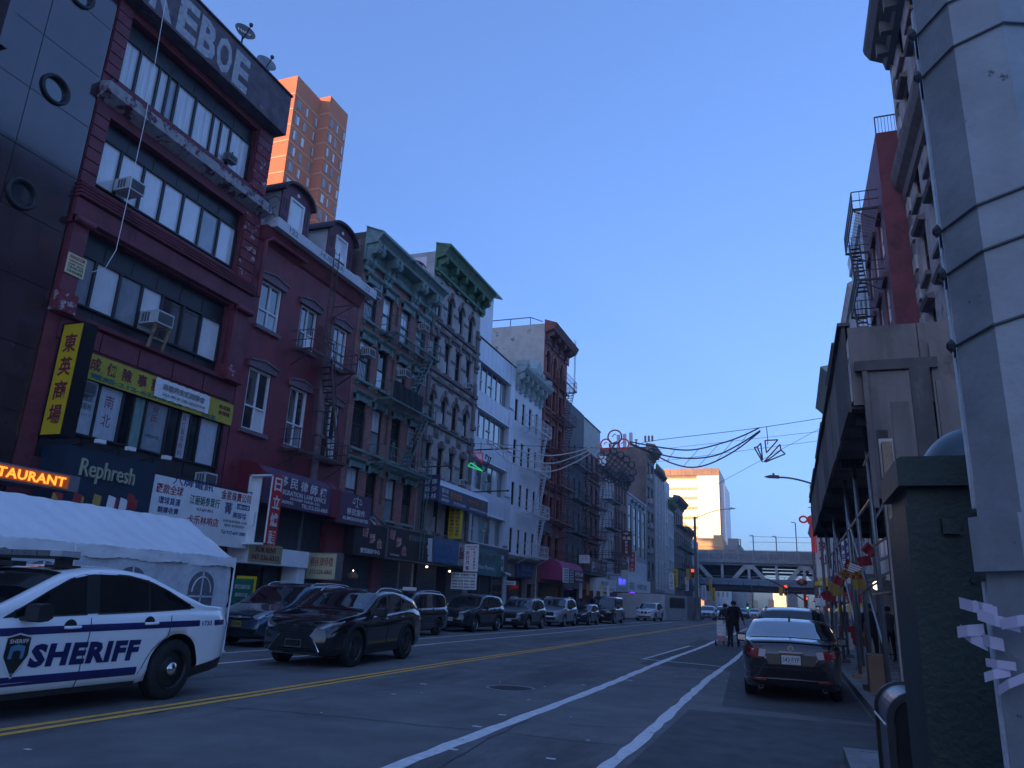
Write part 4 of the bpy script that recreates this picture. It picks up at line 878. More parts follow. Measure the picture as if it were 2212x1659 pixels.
boxpart('pier', 'maroon', sh, XF+.02, XF+.3, 33.75, 34.6, .15, 3.25); boxpart('pier', 'galv', sh, XF+.02, XF+.15, 36.62, 36.85, .15, 3.3)
boxpart('pier', 'red_paint', sh, XF+.01, XF+.35, 29.3, 31.0, .15, 4.6)
for y in (32.0, 33.0): 
    t = thing('stay_rod', 'slanting %s stay rod above the left black shop sign' % ('pale' if y < 32.5 else 'dark'), 'stay rod', (XF, y, 5)); b = B(); b.bar((XF, y-.5, 5.9), (XF+1.0, y+.4, 4.8), .05); b.build('rod', 'sign_white' if y < 32.5 else 'iron_black', t)
t = thing('hanging_lantern', 'small copper coloured lantern glowing beside the left shutter', 'lantern', (XF+.3, 31.2, 2.2)); b = B(); b.lathe([(0,.3),(.1,.28),(.26,.15),(.26,.0),(.1,-.1),(0,-.12)], (XF+.5, 31.6, 2.2), 12); b.build('body', 'terracotta', t); b = B(); b.lathe([(0,.05),(.035,0),(0,-.05)], (XF+.5, 31.6, 2.55), 8); b.build('bulb', 'lamp_white', t)

# ================================================================ E: grey stone tenement, green cornice, arched windows
E0, E1 = 38.42, 46.15
bE = thing('grey_stone_tenement', 'grey stone tenement with arched top windows and green cornice', 'building', (XF, 42, 0))
wcE = [(39.05, 39.85), (40.75, 41.6), (42.45, 43.3), (44.2, 45.05)]
flE = [(18.45, 20.45, 1), (15.15, 17.2, 0), (11.85, 13.7, 1), (8.55, 10.4, 0), (5.2, 7.2, 0)]
hs = [(a, c, z0, z1) for (z0, z1, k) in flE for (a, c) in wcE]
b = B(); wall_x(b, XF, E0, E1, 0, 21.35, hs + [(38.8, 45.8, .2, 3.3)], .28)
for (z0, z1, k) in flE:
    if k:
        for (a, c) in wcE: arch_fill(b, XF, a, c, z1-.42, z1, .25)
b.build('wall', 'stone_grey', bE)
b = B(); shell(b, XF, E0, E1, 0, 22.6); b.quad((XF,E0,21.35),(XF,E1,21.35),(XF,E1,22.6),(XF,E0,22.6)); b.build('side_wall', 'render_grey', bE)
b = B(); b.box(XF-8.5, XF-5.2, E0-.05, 41, 22.6, 23.6); b.build('roof_bulkhead', 'render_grey', bE)
for (z0, z1, k) in flE:
    for i, (a, c) in enumerate(wcE):
        window(bE, XF, a, c, z0, z1, 'frame_black', ['glass_dark', 'blind_grey', 'glass_sky'][(i+int(z0)) % 3] if False else (['glass_dark', 'glass_sky'] if (i + int(z0)) % 2 else ['curtain', 'glass_sky']), (1,), (1, 1), .07, .18)
        if k: arch_ring(bE, 'stone_trim', XF, a, c, z1-.42, z1, .16, .09)
        else:
            b = B(); b.box(XF, XF+.08, a-.1, c+.1, z1, z1+.26); b.prism([((a+c)/2-.12, z1-.02), ((a+c)/2+.12, z1-.02), ((a+c)/2+.18, z1+.42), ((a+c)/2-.18, z1+.42)], 'X', XF, XF+.14); b.build('keystone_lintel', 'stone_trim', bE)
        boxpart('sill', 'stone_trim', bE, XF, XF+.14, a-.1, c+.1, z0-.12, z0)
        if z0 in (18.45, 11.85, 15.15):
            b = B(); yc = (a+c)/2+.85
            if yc < E1-.5:
                b.box(XF, XF+.05, yc-.33, yc+.33, z0-.95, z0-.40); b.lathe([(0,.10),(.12,.09),(.22,.02),(.22,.0)], (XF+.05, yc, z0-.66), 12, 'X'); b.build('carved_panel', 'stone_trim', bE)
for z in (18.1, 14.85, 11.5, 8.2, 17.6, 14.35): mould('string_course', 'stone_trim', bE, XF, E0, E1+.03, [(0,z),(.14,z+.04),(.16,z+.16),(0,z+.2)])
for z in (19.4, 16.2, 12.8, 9.5):
    for (a, c) in ((39.95, 40.65), (41.7, 42.35), (43.4, 44.1)): boxpart('band_course', 'stone_trim', bE, XF, XF+.05, a, c, z, z+.16)
for y in (38.5, 45.6): 
    for k in range(4): boxpart('pilaster', 'stone_trim', bE, XF, XF+.12, y, y+.4, 5.0+k*3.9, 5.0+k*3.9+3.1)
    for k in range(6): boxpart('capital', 'stone_trim', bE, XF, XF+.22, y-.06, y+.46, 8.2+k*2.2, 8.45+k*2.2)
b = B(); b.prism([(XF,21.3),(XF+.12,21.3),(XF+.12,22.1),(XF+.7,22.25),(XF+.78,22.45),(XF+.98,22.75),(XF,23.1)], 'Y', E0-.02, E1+.25); cn = b.build('cornice', 'green_paint', bE, fix=True)
b = B(); b.prism([(XF+.12,21.2),(XF+.28,21.25),(XF+.30,21.42),(XF+.12,21.5)], 'Y', E0, E1+.2); b.prism([(XF+.98,22.72),(XF+1.08,22.8),(XF+1.08,22.95),(XF,23.2),(XF,23.1)], 'Y', E0-.06, E1+.3); b.build('crown_moulding', 'green_paint', cn, fix=True)
for y in (38.75, 40.4, 41.9, 43.4, 44.9, 46.1): bracket(y, .3, 'green_paint', cn, zt=22.2, h=.95, out=.62)
for y in (39.0, 40.65, 42.15, 43.65): boxpart('frieze_panel', 'green_paint', cn, XF+.12, XF+.17, y, y+.95, 21.65, 22.05)
# street art on the side wall: a plain swirl stand-in in red, black and white
mu = tag(boxpart('wall_painting', 'sign_white', None, XF-3.6, XF-.6, E0-.012, E0-.006, 20.25, 22.3), 'black, white and red spray painting on the side wall under the green cornice', 'wall painting')
for k in range(9):
    b = B(); cx, cz, r = XF-.9-k*.3, 21.15+.5*sin(k*1.9), .28+.12*sin(k*2.7); b.tube([(cx+r*cos(t*.45), E0-.02, cz+r*.8*sin(t*.45)) for t in range(11+k % 3)], .05, 5); b.build('paint_stroke', 'ink_black' if k % 3 else 'ink_red', mu)
b = B(); b.tube([(XF-2.0+1.45*cos(t*.3), E0-.02, 21.2+1.0*sin(t*.3)) for t in range(1, 20)], .05, 5); b.build('paint_stroke', 'ink_red', mu)
ac_unit(XF, 44.6, 15.2, .5, .36, .35, 'small white air conditioner at the right edge of the grey stone tenement'); ac_unit(XF, 44.6, 8.6, .5, .36, .35, 'air conditioner above the long blue sign of the grey stone tenement')
t = thing('blue_awning_sign', 'long dark blue sign with orange characters under a pale curved awning edge', 'sign', (XF, 42, 7))
boxpart('end_board', 'sign_navy2', t, XF, XF+1.2, 38.9, 38.95, 6.85, 8.35)
boxpart('board', 'sign_navy2', t, XF+1.1, XF+1.2, 38.95, 46.5, 6.75, 7.75)
b = B(); b.prism([(XF+1.2,7.75),(XF+1.15,7.95),(XF+.9,8.15),(XF+.5,8.3),(XF,8.35),(XF,8.28),(XF+.5,8.22),(XF+.85,8.08),(XF+1.1,7.88),(XF+1.15,7.75)][::-1], 'Y', 38.95, 46.5); b.build('awning_top', 'metal_panel', t, fix=True)
for st, ink, yy, zz, w_, h_ in (('南少林', 'ink_white', 39.7, 7.5, .9, .3), ('全科專業診所', 'ink_white', 39.7, 7.22, .9, .12), ('林國忠醫生', 'ink_white', 39.8, 6.98, 1.1, .18), ('跌打風傷', 'ink_orange', 41.3, 7.38, 1.7, .4), ('一家四代祖傳治療', 'ink_orange', 44.4, 7.38, 3.0, .34), ('(917)757-0639', 'ink_white', 41.9, 6.95, 1.8, .22), ('(646) 683-0129  (929) 586-6168', 'ink_white', 44.9, 6.95, 2.9, .16)):
    lettering(st, ink, (XF+1.203, yy, zz), RX, UP, w_, h_, t, .012)
for i, c in enumerate('南少林'): lettering(c, 'ink_white', (XF+.85, 38.895, 7.95-i*.42), (1,0,0), UP, .34, .34, t, .02)
for i, c in enumerate('骨傷科'): lettering(c, 'ink_white', (XF+.4, 38.895, 7.95-i*.42), (1,0,0), UP, .34, .34, t, .02)
sign_y('yellow_vertical_sign', 'narrow yellow sign hung under the long blue sign, two columns of characters', 42.6, -19.8, -18.95, 5.0, 6.95, 'sign_yellow', vert('移民律師泓信會計', 'ink_blue', .73, .3, bold=.02) + vert('南少林骨傷科跌打', 'ink_maroon', .27, .3, bold=.02), .2, arm=-20)
sign_x('blue_shop_sign', 'faded blue shop sign with pale writing beside the black 新形象 sign', XF, 39.2, 42.7, 3.4, 4.8, 'sign_blue', [('理髮洗頭', 'ink_grey', .4, .82, .5, .14), ('KATEDINIZ MEN', 'shield_blue', .45, .6, .8, .14), ('美髮專家', 'shield_blue', .3, .36, .4, .16), ('646-883-8888', 'shield_blue', .5, .13, .8, .12)], .95)
sign_x('silver_letter_sign', 'grey shop sign with big outlined red characters and stacked silver boards', XF, 42.75, 45.4, 3.4, 4.65, 'stone_grey', [('陸林', 'ink_maroon', .3, .62, .5, .6, .03), ('Eastern China', 'ink_grey', .5, .12, .8, .14)], .95)
t = thing('white_hanging_sign', 'white hanging sign with red characters 跌打風傷 over a second white price board', 'sign', (XF+1.5, 44, 3))
boxpart('board', 'sign_white', t, XF+.95, XF+1.9, 43.6, 43.68, 3.1, 4.75); boxpart('lower_board', 'sign_white', t, XF+.3, XF+2.0, 43.3, 43.38, 2.0, 3.0)
for st, ink, x, z, w_, h_ in [('36號2樓202室', 'ink_red', XF+1.42, 4.6, .75, .1), ('南少林骨傷科', 'ink_red', XF+1.42, 4.45, .55, .08)] + [(c, 'ink_red', XF+1.2, 4.2-i*.3, .24, .26) for i, c in enumerate('跌打風傷')] + [(c, 'ink_red', XF+1.65, 4.25-i*.19, .14, .15) for i, c in enumerate('南少林骨傷科')]: lettering(st, ink, (x, 43.598, z), (1,0,0), UP, w_, h_, t, .02, .002)
for st, ink, x, z, w_, h_ in [('南少林  骨傷科', 'ink_black', XF+.9, 2.88, 1.0, .12), ('跌打風傷', 'ink_red', XF+1.6, 2.88, .6, .14), ('Dr. Lin (917)757-0639', 'ink_black', XF+1.15, 2.68, 1.5, .12), ('8888 8888 8888 8888', 'ink_black', XF+1.15, 2.5, 1.5, .1), ('9866 6678 9866 1688', 'ink_black', XF+1.15, 2.32, 1.5, .1), ('9588 6666 4688 9028', 'ink_black', XF+1.15, 2.14, 1.5, .1)]: lettering(st, ink, (x, 43.298, z), (1,0,0), UP, w_, h_, t, .02, .002)
sh = thing('roll_down_shutter', 'shutters of the grey stone tenement between two glowing lamps', 'shutter', (XF, 42, 0))
for (a, c) in ((39.0, 41.6), (43.0, 45.6)):
    for k in range(24): boxpart('slat', 'shutter', sh, XF+.05, XF+.09, a, c, .3+k*.125, .415+k*.125)
for k, (yy, zz) in enumerate(((38.7, 3.1), (41.8, 3.0))):
    t = thing('entrance_lamp', ('small lit lamp under the longer black shop sign', 'small lit lamp under the faded blue shop sign')[k], 'lamp', (XF+.8, yy, zz)); b = B(); b.lathe([(0,.06),(.07,.03),(.07,-.03),(0,-.06)], (XF+.85, yy, zz), 10); b.build('bulb', 'lamp_white', t); b = B(); b.box(XF+.8, XF+.9, yy-.02, yy+.02, zz+.06, zz+.3); b.build('stem', 'iron_black', t)
# ================================================================ F: pale metal clad building with window bands
F0, F1 = 46.2, 53.9
bF = thing('metal_clad_building', 'pale blue grey metal panelled building with four wide window bands', 'building', (XF, 50, 0))
bands = [(15.75, 17.85), (12.4, 14.3), (8.78, 10.8), (5.2, 7.1)]
b = B(); wall_x(b, XF, F0, F1, 0, 19.55, [(46.75, 52.7, a, c) for a, c in bands] + [(46.6, 53.4, .2, 3.2)], .35); shell(b, XF, F0, F1, 0, 19.55); b.build('wall', 'metal_panel2', bF)
for k, (z0, z1) in enumerate([(17.9, 19.5), (14.45, 15.6), (10.95, 12.25), (7.25, 8.6)]):
    n = 7 if k else 8
    for i in range(n): boxpart('panel', 'metal_panel', bF, XF, XF+.06, 46.25+i*6.5/n, 46.25+(i+1)*6.5/n-.03, z0, z1)
    boxpart('panel', 'metal_panel', bF, XF, XF+.10, 52.8, 53.85, z0-1.9 if k < 4 else z0, z1); mould('sill_strip', 'metal_panel', bF, XF, 46.25, 53.0, [(0,z0-.1),(.14,z0-.08),(.12,z0+.0),(0,z0)])
boxpart('parapet_cap', 'gutter_dark', bF, XF-.2, XF+.1, F0-.02, F1+.02, 19.55, 19.64)
boxpart('dark_fascia', 'panel_grey', bF, XF, XF+.12, 46.2, 53.9, 3.2, 5.1)
for k, (z0, z1) in enumerate(bands):
    gm = [['glass_teal', 'glass_sky', 'glass_teal', 'glass_sky', 'glass_sky', 'glass_teal'], ['glass_sky', 'glass_teal', 'glass_sky', 'glass_sky', 'glass_teal', 'glass_sky'], ['curtain', 'glass_teal', 'glass_green', 'glass_teal', 'blind_white', 'glass_teal'], ['glass_teal', 'curtain', 'glass_green', 'glass_teal', 'curtain', 'glass_teal']][k]
    w = window(bF, XF, 46.75, 52.7, z0, z1, 'grey_light', gm, (.7, 1, 1, 1, 1, 1), (1,), .06, .25)
    for y in (47.3, 49.3): boxpart('transom', 'grey_light', w, XF-.27, XF-.18, y-.2, y+.35, z0+.85, z0+.95)
t = thing('rooftop_frame', 'pale panelled lift tower with a slanting canopy on the roof behind the grey stone tenement', 'roof structure', (XF-3, 46, 19)); boxpart('tower', 'metal_panel', t, XF-3.2, XF-1.6, 50.0, 52.4, 19.6, 25.2); boxpart('tower_side', 'render_cream', t, XF-4.2, XF-3.21, 50.0, 52.4, 19.6, 25.2)
b = B(); b.prism([(XF-4.3,26.1),(XF-.9,25.1),(XF-.9,25.2),(XF-4.3,26.2)], 'Y', 49.8, 52.6); b.build('canopy', 'sage', t, fix=True)
b = B()
for i in range(8): b.bar((XF-4.2+i*.42, 49.85, 25.2), (XF-4.2+i*.42, 49.85, 26.05-i*.12), .04)
b.build('canopy_slat', 'sage', t)
sign_x('teal_shop_sign', 'teal shop sign with silver characters and red stripe', XF+.1, 45.5, 49.2, 3.0, 4.7, 'sign_teal', [('藥房連鎖店', 'galv', .5, .68, .9, .4, .03), ('Prime Pharmacy', 'ink_white', .5, .28, .8, .2), ], .9)
sign_x('green_shop_sign', 'small plain green sign beside the teal shop sign', XF+.1, 49.25, 50.6, 3.0, 4.5, 'sign_green', [('8', 'ink_white', .2, .5, .15, .3)], .7)
sign_x('dark_letter_sign', 'grey fascia with dark block letters', XF+.13, 50.8, 52.6, 3.5, 4.6, 'grey_light', [('NSJ', 'ink_black', .5, .5, .8, .5, .04)], .1)
t = thing('security_camera', 'white security camera above the small white sign of the metal clad building', 'camera', (XF+.3, 52.9, 3.4)); b = B(); b.bar((XF+.1, 52.9, 3.45), (XF+.5, 52.9, 3.35), .05); b.build('arm', 'sign_white', t); b = B(); b.tube([(XF+.45, 52.6, 3.35), (XF+.6, 53.1, 3.25)], .09, 10); b.build('housing', 'sign_white', t)
sign_y('small_white_sign', 'small white projecting sign at the corner of the metal clad building', 53.2, XF+.1, XF+1.0, 2.55, 2.85, 'sign_white', [('Residential', 'ink_black', .5, .5, .7, .5)], .1)
t = thing('glazed_shop', 'ground floor shop windows under the metal clad building', 'shop front', (XF, 50, 0))
for k, (a, c) in enumerate(((46.7, 48.4), (48.6, 50.6), (50.9, 53.2))): boxpart('glazing', 'glass_dark' if k != 1 else 'shutter', t, XF-.1, XF-.05, a, c, .2, 3.1); boxpart('mullion', 'steel_sheet', t, XF-.05, XF+.05, a-.15, a, .2, 3.2)

# ================================================================ G: white painted house with sage cornice and white fire escape
G0, G1 = 53.95, 61.2
bG = thing('white_painted_house', 'white painted house with sage pedimented cornice', 'building', (XF, 57, 0))
wcG = [(54.2, 54.95), (55.95, 56.7), (57.7, 58.45), (59.5, 60.2)]; flG = [(15.35, 17.15), (11.9, 13.8), (8.6, 10.4), (4.98, 6.85)]
b = B(); wall_x(b, XF, G0, G1, 4.3, 18.2, [(a, c, z0, z1) for z0, z1 in flG for a, c in wcG], .25); shell(b, XF, G0, G1, 0, 19.6); b.quad((XF,G0,18.2),(XF,G1,18.2),(XF,G1,19.6),(XF,G0,19.6)); b.build('wall', 'white_paint', bG)
b = B(); wall_x(b, XF-.05, G0, G1, 0, 4.3, [(54.3, 58.5, .2, 3.2), (58.9, 60.8, .2, 2.8)], .4); b.build('ground_floor_wall', 'brown_stone', bG)
boxpart('glazing', 'glass_dark', bG, XF-.4, XF-.35, 54.3, 60.8, .2, 3.2)
for z0, z1 in flG:
    for i, (a, c) in enumerate(wcG): window(bG, XF, a, c, z0, z1, 'frame_black', ['glass_dark', 'blind_white'] if i == 1 else ['glass_dark', 'glass_sky'], (1,), (1, 1), .05, .16)
mould('ledge', 'brown_stone', bG, XF, G0, G1, [(0,4.25),(.3,4.5),(.34,4.7),(0,4.85)])
b = B(); b.prism([(XF,18.1),(XF+.1,18.15),(XF+.1,19.1),(XF+.7,19.3),(XF+.95,19.6),(XF+1.0,19.85),(XF,20.1)], 'Y', G0, G1+.2); cn = b.build('cornice', 'sage', bG, fix=True)
for y in (54.2, 55.3, 56.5, 57.9, 59.3, 60.4): bracket(y, .28, 'sage', cn, zt=19.25, h=1.2, out=.62)
for y in (54.2, 56.5, 58.2, 60.3): boxpart('bracket_cap', 'sage', cn, XF, XF+1.05, y-.28, y+.28, 19.85, 20.25)
b = B(); b.prism([(56.2, 19.95), (58.6, 19.95), (57.4, 21.3)], 'X', XF+.1, XF+.95); b.build('pediment', 'sage', cn, fix=True)
fire_escape('white painted fire escape with long ladders on the white house', 'iron_white', XF, 55.8, 60.6, [15.1, 11.7, 8.15, 4.85], 1.15, stair=(59.6, 58.0), ladder=[(57.5, 4.9, 8.7, XF+1.1)], fr=.045, stairw=.45)
sign_x('for_lease_sign', 'blue FOR LEASE sign under the white painted house', XF, 55.9, 59.6, 3.25, 4.35, 'sign_navy2', [('FOR LEASE', 'shield_blue', .62, .62, .62, .4, .02), ('CALL 212-555', 'shield_blue', .6, .2, .6, .2)], .12)

# ================================================================ H: tall red house with cream side wall
H0, H1 = 61.25, 68.9
bH = thing('red_arched_house', 'tall red house with three arched top windows and cream rendered side wall', 'building', (XF, 65, 0))
wcH = [(61.7, 63.2), (64.0, 65.1), (66.3, 67.3)]; flH = [(21.7, 23.9, 1), (18.5, 20.5, 0), (15.2, 17.2, 0), (12.0, 14.0, 0), (8.8, 10.6, 0), (5.25, 7.1, 0)]
b = B(); wall_x(b, XF, H0, H1, 0, 24.6, [(a, c, z0, z1) for z0, z1, k in flH for a, c in wcH] + [(61.8, 68.4, .2, 3.0)], .28)
for a, c in wcH: arch_fill(b, XF, a, c, 23.2, 23.9, .25)
b.build('wall', 'red_brick_h', bH)
b = B(); shell(b, XF, H0, H1, 0, 26.2, 16); b.quad((XF,H0,24.6),(XF,H1,24.6),(XF,H1,26.2),(XF,H0,26.2)); b.build('side_wall', 'render_cream', bH)
for z0, z1, k in flH:
    for i, (a, c) in enumerate(wcH):
        window(bH, XF, a, c, z0, z1, 'frame_black', ['glass_dark', 'glass_sky'] if (i + int(z0)) % 2 else 'glass_dark', (1,), (1, 1), .06, .18)
        if k: arch_ring(bH, 'terracotta', XF, a, c, 23.2, 23.9, .2, .1)
        else: boxpart('lintel', 'terracotta', bH, XF, XF+.08, a-.12, c+.12, z1, z1+.3)
        boxpart('sill', 'terracotta', bH, XF, XF+.12, a-.1, c+.1, z0-.14, z0)
for y in (61.3, 63.4, 65.5, 67.7): boxpart('pilaster', 'red_brick_h', bH, XF, XF+.16, y, y+.4, 8.0, 23.0)
for z in (8.2, 11.2, 14.5, 17.8, 21.2): mould('string_course', 'maroon_dark', bH, XF, H0, H1, [(0,z),(.18,z+.05),(.2,z+.2),(0,z+.25)])
for z in (7.3, 10.9): boxpart('fascia_panel', 'panel_grey', bH, XF+.01, XF+.2, 61.3, 64.6, z, z+.9) if z < 8 else None
b = B(); b.prism([(XF,24.5),(XF+.12,24.5),(XF+.12,25.3),(XF+.85,25.6),(XF+1.0,25.9),(XF+1.15,26.2),(XF,26.6)], 'Y', H0-.02, H1+.3); cn = b.build('cornice', 'maroon_dark', bH, fix=True)
b = B(); b.prism([(XF,25.3),(XF+.9,25.6),(XF+1.15,26.15),(XF,26.58)], 'Y', H0-.09, H0-.03); b.build('cornice_end', 'red_brick_h', cn, fix=True)
for y in (61.6, 63.6, 65.6, 67.6): bracket(y, .3, 'maroon_dark', cn, zt=25.45, h=.95, out=.7)
t = thing('roof_railing', 'blue pipe railing along the roof above the cream side wall', 'railing', (XF-6, H0, 26))
b = B()
for i in range(8): b.bar((XF-1.5-i*2.0, H0+.2, 26.1-.02*i), (XF-1.5-i*2.0, H0+.2, 27.0), .06)
b.bar((XF-1.5, H0+.2, 27.0), (XF-16, H0+.2, 27.0), .07); b.bar((XF-1.5, H0+.2, 27.0), (XF-.4, H0+.5, 26.6), .06); b.build('rail', 'police_blue', t)
fire_escape('long maroon fire escape hanging on the red arched house', 'iron_maroon', XF, 63.6, 68.6, [21.5, 18.0, 14.8, 11.6, 8.3, 4.9], 1.15, stair=(68.0, 66.0), ladder=[(68.2, 21.5, 26.9, XF+1.0)])
t = thing('magenta_awning', 'magenta rounded awning with 駿發大廈 and two notice boards', 'awning', (XF, 66, 4))
b = B(); b.prism([(XF,3.3),(XF+1.9,3.3),(XF+1.9,4.2),(XF+1.6,4.75),(XF+1.0,5.0),(XF,5.05)], 'Y', 62.5, 69.6); b.build('canopy', 'awning_magenta', t, fix=True)
boxpart('front_panel', 'sign_maroon', t, XF+1.9, XF+1.93, 66.0, 69.6, 3.3, 4.25)
boxpart('notice_board', 'sign_white', t, XF+1.93, XF+1.97, 62.4, 64.2, 3.1, 4.3); boxpart('notice_board', 'sign_navy2', t, XF+1.93, XF+1.97, 64.3, 65.9, 3.1, 4.25)
lettering('駿發大廈', 'ink_white', (XF+1.935, 67.8, 3.95), RX, UP, 2.7, .42, t, .03); lettering('YOUR BUILDING', 'ink_white', (XF+1.935, 67.8, 3.5), RX, UP, 2.6, .2, t)
for i in range(5): lettering('吉屋出租售' if i == 0 else '888 888', 'ink_white', (XF+1.975, 65.1, 4.1-i*.22), RX, UP, 1.3, .13, t); lettering('招租招牌' if i == 0 else '專業服務', 'ink_grey', (XF+1.975, 63.3, 4.15-i*.22), RX, UP, 1.3, .12, t)

# ================================================================ the row beyond, each house its own front
def tenement(label, Y0, Y1, H, wm, wcols, floors, wfrac=.5, fm='frame_black', gms=('glass_dark', 'glass_sky'), cornice=None, side=None, cm=None, ground=3.6, gm='brown_stone', trim=None, arch=False, D=14, rec=.18):
    t = thing('row_house', label, 'building', (XF, (Y0+Y1)/2, 0), None)
    step = (Y1-Y0-.8)/wcols; hs = []
    for z0, z1 in floors:
        for i in range(wcols):
            c = Y0+.4+step*(i+.5); hs.append((c-step*wfrac/2, c+step*wfrac/2, z0, z1))
    b = B(); wall_x(b, XF, Y0, Y1, ground, H, hs, .25)
    if arch:
        for h in hs: arch_fill(b, XF, h[0], h[1], h[3]-.5, h[3], .2, n=6)
    b.build('wall', wm, t)
    b = B(); shell(b, XF, Y0, Y1, 0, H, D); b.build('side_wall', side or wm, t)
    b = B(); wall_x(b, XF+.02, Y0, Y1, 0, ground, [(Y0+.5, Y1-.5, .2, 2.8)], .5); b.build('ground_floor_wall', gm, t); boxpart('shop_glazing', 'glass_dark', t, XF-.4, XF-.35, Y0+.5, Y1-.5, .2, 2.8)
    for k, h in enumerate(hs):
        w = window(t, XF, *h, fm, [gms[(k + j) % len(gms)] for j in range(2)], (1,), (1, 1), .07, rec)
        if trim: boxpart('lintel', trim, t, XF, XF+.1, h[0]-.12, h[1]+.12, h[3], h[3]+.25); boxpart('sill', trim, t, XF, XF+.12, h[0]-.1, h[1]+.1, h[2]-.14, h[2])
    if cornice:
        o, hh = cornice
        b = B(); b.prism([(XF,H-hh*.7),(XF+.1,H-hh*.7),(XF+.12,H-hh*.3),(XF+o*.75,H-hh*.1),(XF+o,H+hh*.2),(XF,H+hh*.35)], 'Y', Y0-.05, Y1+.15); cn = b.build('cornice', cm or trim, t, fix=True)
        for i in range(5): bracket(Y0+.4+(Y1-Y0-.8)*i/4, .25, cm or trim, cn, zt=H-hh*.2, h=hh*.55, out=o*.6)
    return t
t = tenement('dark grey plain fronted house beyond the red arched house', 68.95, 75.9, 21.0, 'charcoal', 3, [(15.0, 17.0), (11.6, 13.6), (8.3, 10.3), (5.0, 6.9)], .3)
fire_escape('black fire escape on the dark grey plain house', 'iron_black', XF, 70.2, 75.4, [14.6, 11.2, 7.9, 4.6], 1.1, stair=(74.6, 72.4))
t = tenement('maroon house with arched windows below a blank tan upper wall', 75.95, 83.4, 17.4, 'maroon_dark', 3, [(15.0, 17.1), (11.7, 13.8), (8.4, 10.5), (5.1, 7.1)], .45, 'frame_black', ('blind_white', 'glass_dark'), arch=True, trim='red_brick_h')
boxpart('upper_wall', 'tan_panel', t, XF-12, XF+.02, 75.95, 83.4, 17.42, 20.75); boxpart('roof_edge', 'gutter_dark', t, XF-12, XF+.1, 75.9, 83.45, 20.75, 20.85)
for z in (14.3, 10.9, 7.7): mould('string_course', 'terracotta', t, XF, 75.95, 83.4, [(0,z),(.14,z+.04),(.16,z+.2),(0,z+.24)])
fire_escape('maroon fire escape on the house with the blank tan upper wall', 'iron_maroon', XF, 77.4, 82.6, [14.9, 11.5, 8.2, 4.9], 1.1, stair=(82.0, 80.0))
t = tenement('narrow grey house with white sashes and pale window hoods', 83.45, 91.0, 16.6, 'render_grey', 4, [(13.4, 15.6), (10.0, 12.2), (6.6, 8.8)], .5, 'frame_white', ('glass_dark', 'blind_white'), (.7, 1.0), cm='charcoal', trim='grey_light')
fire_escape('black fire escape on the narrow grey house', 'iron_black', XF, 85.2, 90.4, [13.2, 9.9, 6.4], 1.1, stair=(89.8, 87.6))
t = tenement('pink brick house with dark overhanging cornice', 91.05, 99.2, 17.6, 'pink_brick', 4, [(14.2, 16.2), (10.8, 12.8), (7.4, 9.4), (4.4, 6.1)], .42, 'frame_black', ('glass_dark',), (1.0, 1.7), cm='charcoal', trim='maroon_dark')
t = tenement('grey painted building with four tall white glazed window strips', 99.3, 114.0, 16.2, 'grey_paint', 4, [(8.0, 14.7)], .55, 'frame_black', ('blind_white',), gm='grey_light', ground=7.3, rec=.12)
for i in range(4):
    y = 99.7 + 14.7*.95*(i+.5)/4
    for z in (9.3, 10.9, 13.2): boxpart('transom', 'frame_black', t, XF-.12, XF-.02, y-.9, y+.9, z-.05, z+.05)
boxpart('parapet_trim', 'grey_light', t, XF, XF+.12, 99.3, 114.0, 15.9, 16.1)
for y in (102, 104.8, 107.6, 110.4): boxpart('wall_lamp', 'charcoal', t, XF, XF+.35, y, y+.25, 14.95, 15.45)
t = tenement('tall brown house with corbelled cornice and chimney stacks', 114.05, 121.6, 25.3, 'brown_stone', 2, [(20.6, 23.0), (16.8, 19.2), (13.0, 15.4), (9.2, 11.6), (5.4, 7.8)], .5, 'frame_black', ('glass_dark', 'blind_white'), (1.4, 1.8), side='brick_brown', cm='brown_stone', trim='stone_trim', D=18)
for (z0, z1) in ((21.3, 24.0), (16.2, 18.8)):
    b = B(); b.box(XF-8.0, XF-6.2, 113.98, 114.03, z0, z1); w = b.build('window', 'frame_black', t)
    for j in range(2): boxpart('pane', 'blind_white', w, XF-7.9, XF-6.3, 113.94, 113.975, z0+.1+j*(z1-z0)/2, z0+(j+1)*(z1-z0)/2-.05)
for k, x in enumerate((-24.7, -23.7, -22.7)): boxpart('chimney', 'grey_light', t, x, x+.45, 114.3, 114.9, 25.3, 27.4+k*.15)
for x in (-20.3, -19.75, -19.2): boxpart('chimney', 'terracotta', t, x, x+.28, 114.3, 114.6, 26.2, 27.1)
b = B(); b.tube([(-21.6, 114.5, 25.3), (-21.6, 114.5, 26.5)], .14, 8); b.box(-21.85, -21.35, 114.3, 114.7, 26.5, 26.6); b.build('vent_pipe', 'galv', t)
mu = lettering('GBS', 'sign_teal', (XF-3.2, 114.04, 14.0), (1,0,0), UP, 3.0, 1.6, t, .06, name='graffiti_letters')
for (yy, zz, q) in ((116.2, 20.6, 'top floor'), (116.2, 16.8, 'fourth floor'), (116.2, 13.0, 'third floor'), (116.2, 9.2, 'second floor')): ac_unit(XF, yy, zz, .9, .6, .6, 'air conditioner in the %s window of the tall brown house' % q)
t = tenement('tall grey house with pale vertical piers and spiky roof cresting', 121.65, 131.2, 22.9, 'grey_paint', 3, [(17.5, 20.5), (13.5, 16.5), (9.5, 12.5), (5.5, 8.5)], .6, 'frame_white', ('glass_dark',), (.8, .7), cm='stone_trim', trim='grey_light')
for y in (122.2, 125.2, 128.2, 131.0): boxpart('pier', 'grey_light', t, XF, XF+.3, y-.15, y+.15, 4.0, 22.0)
b = B()
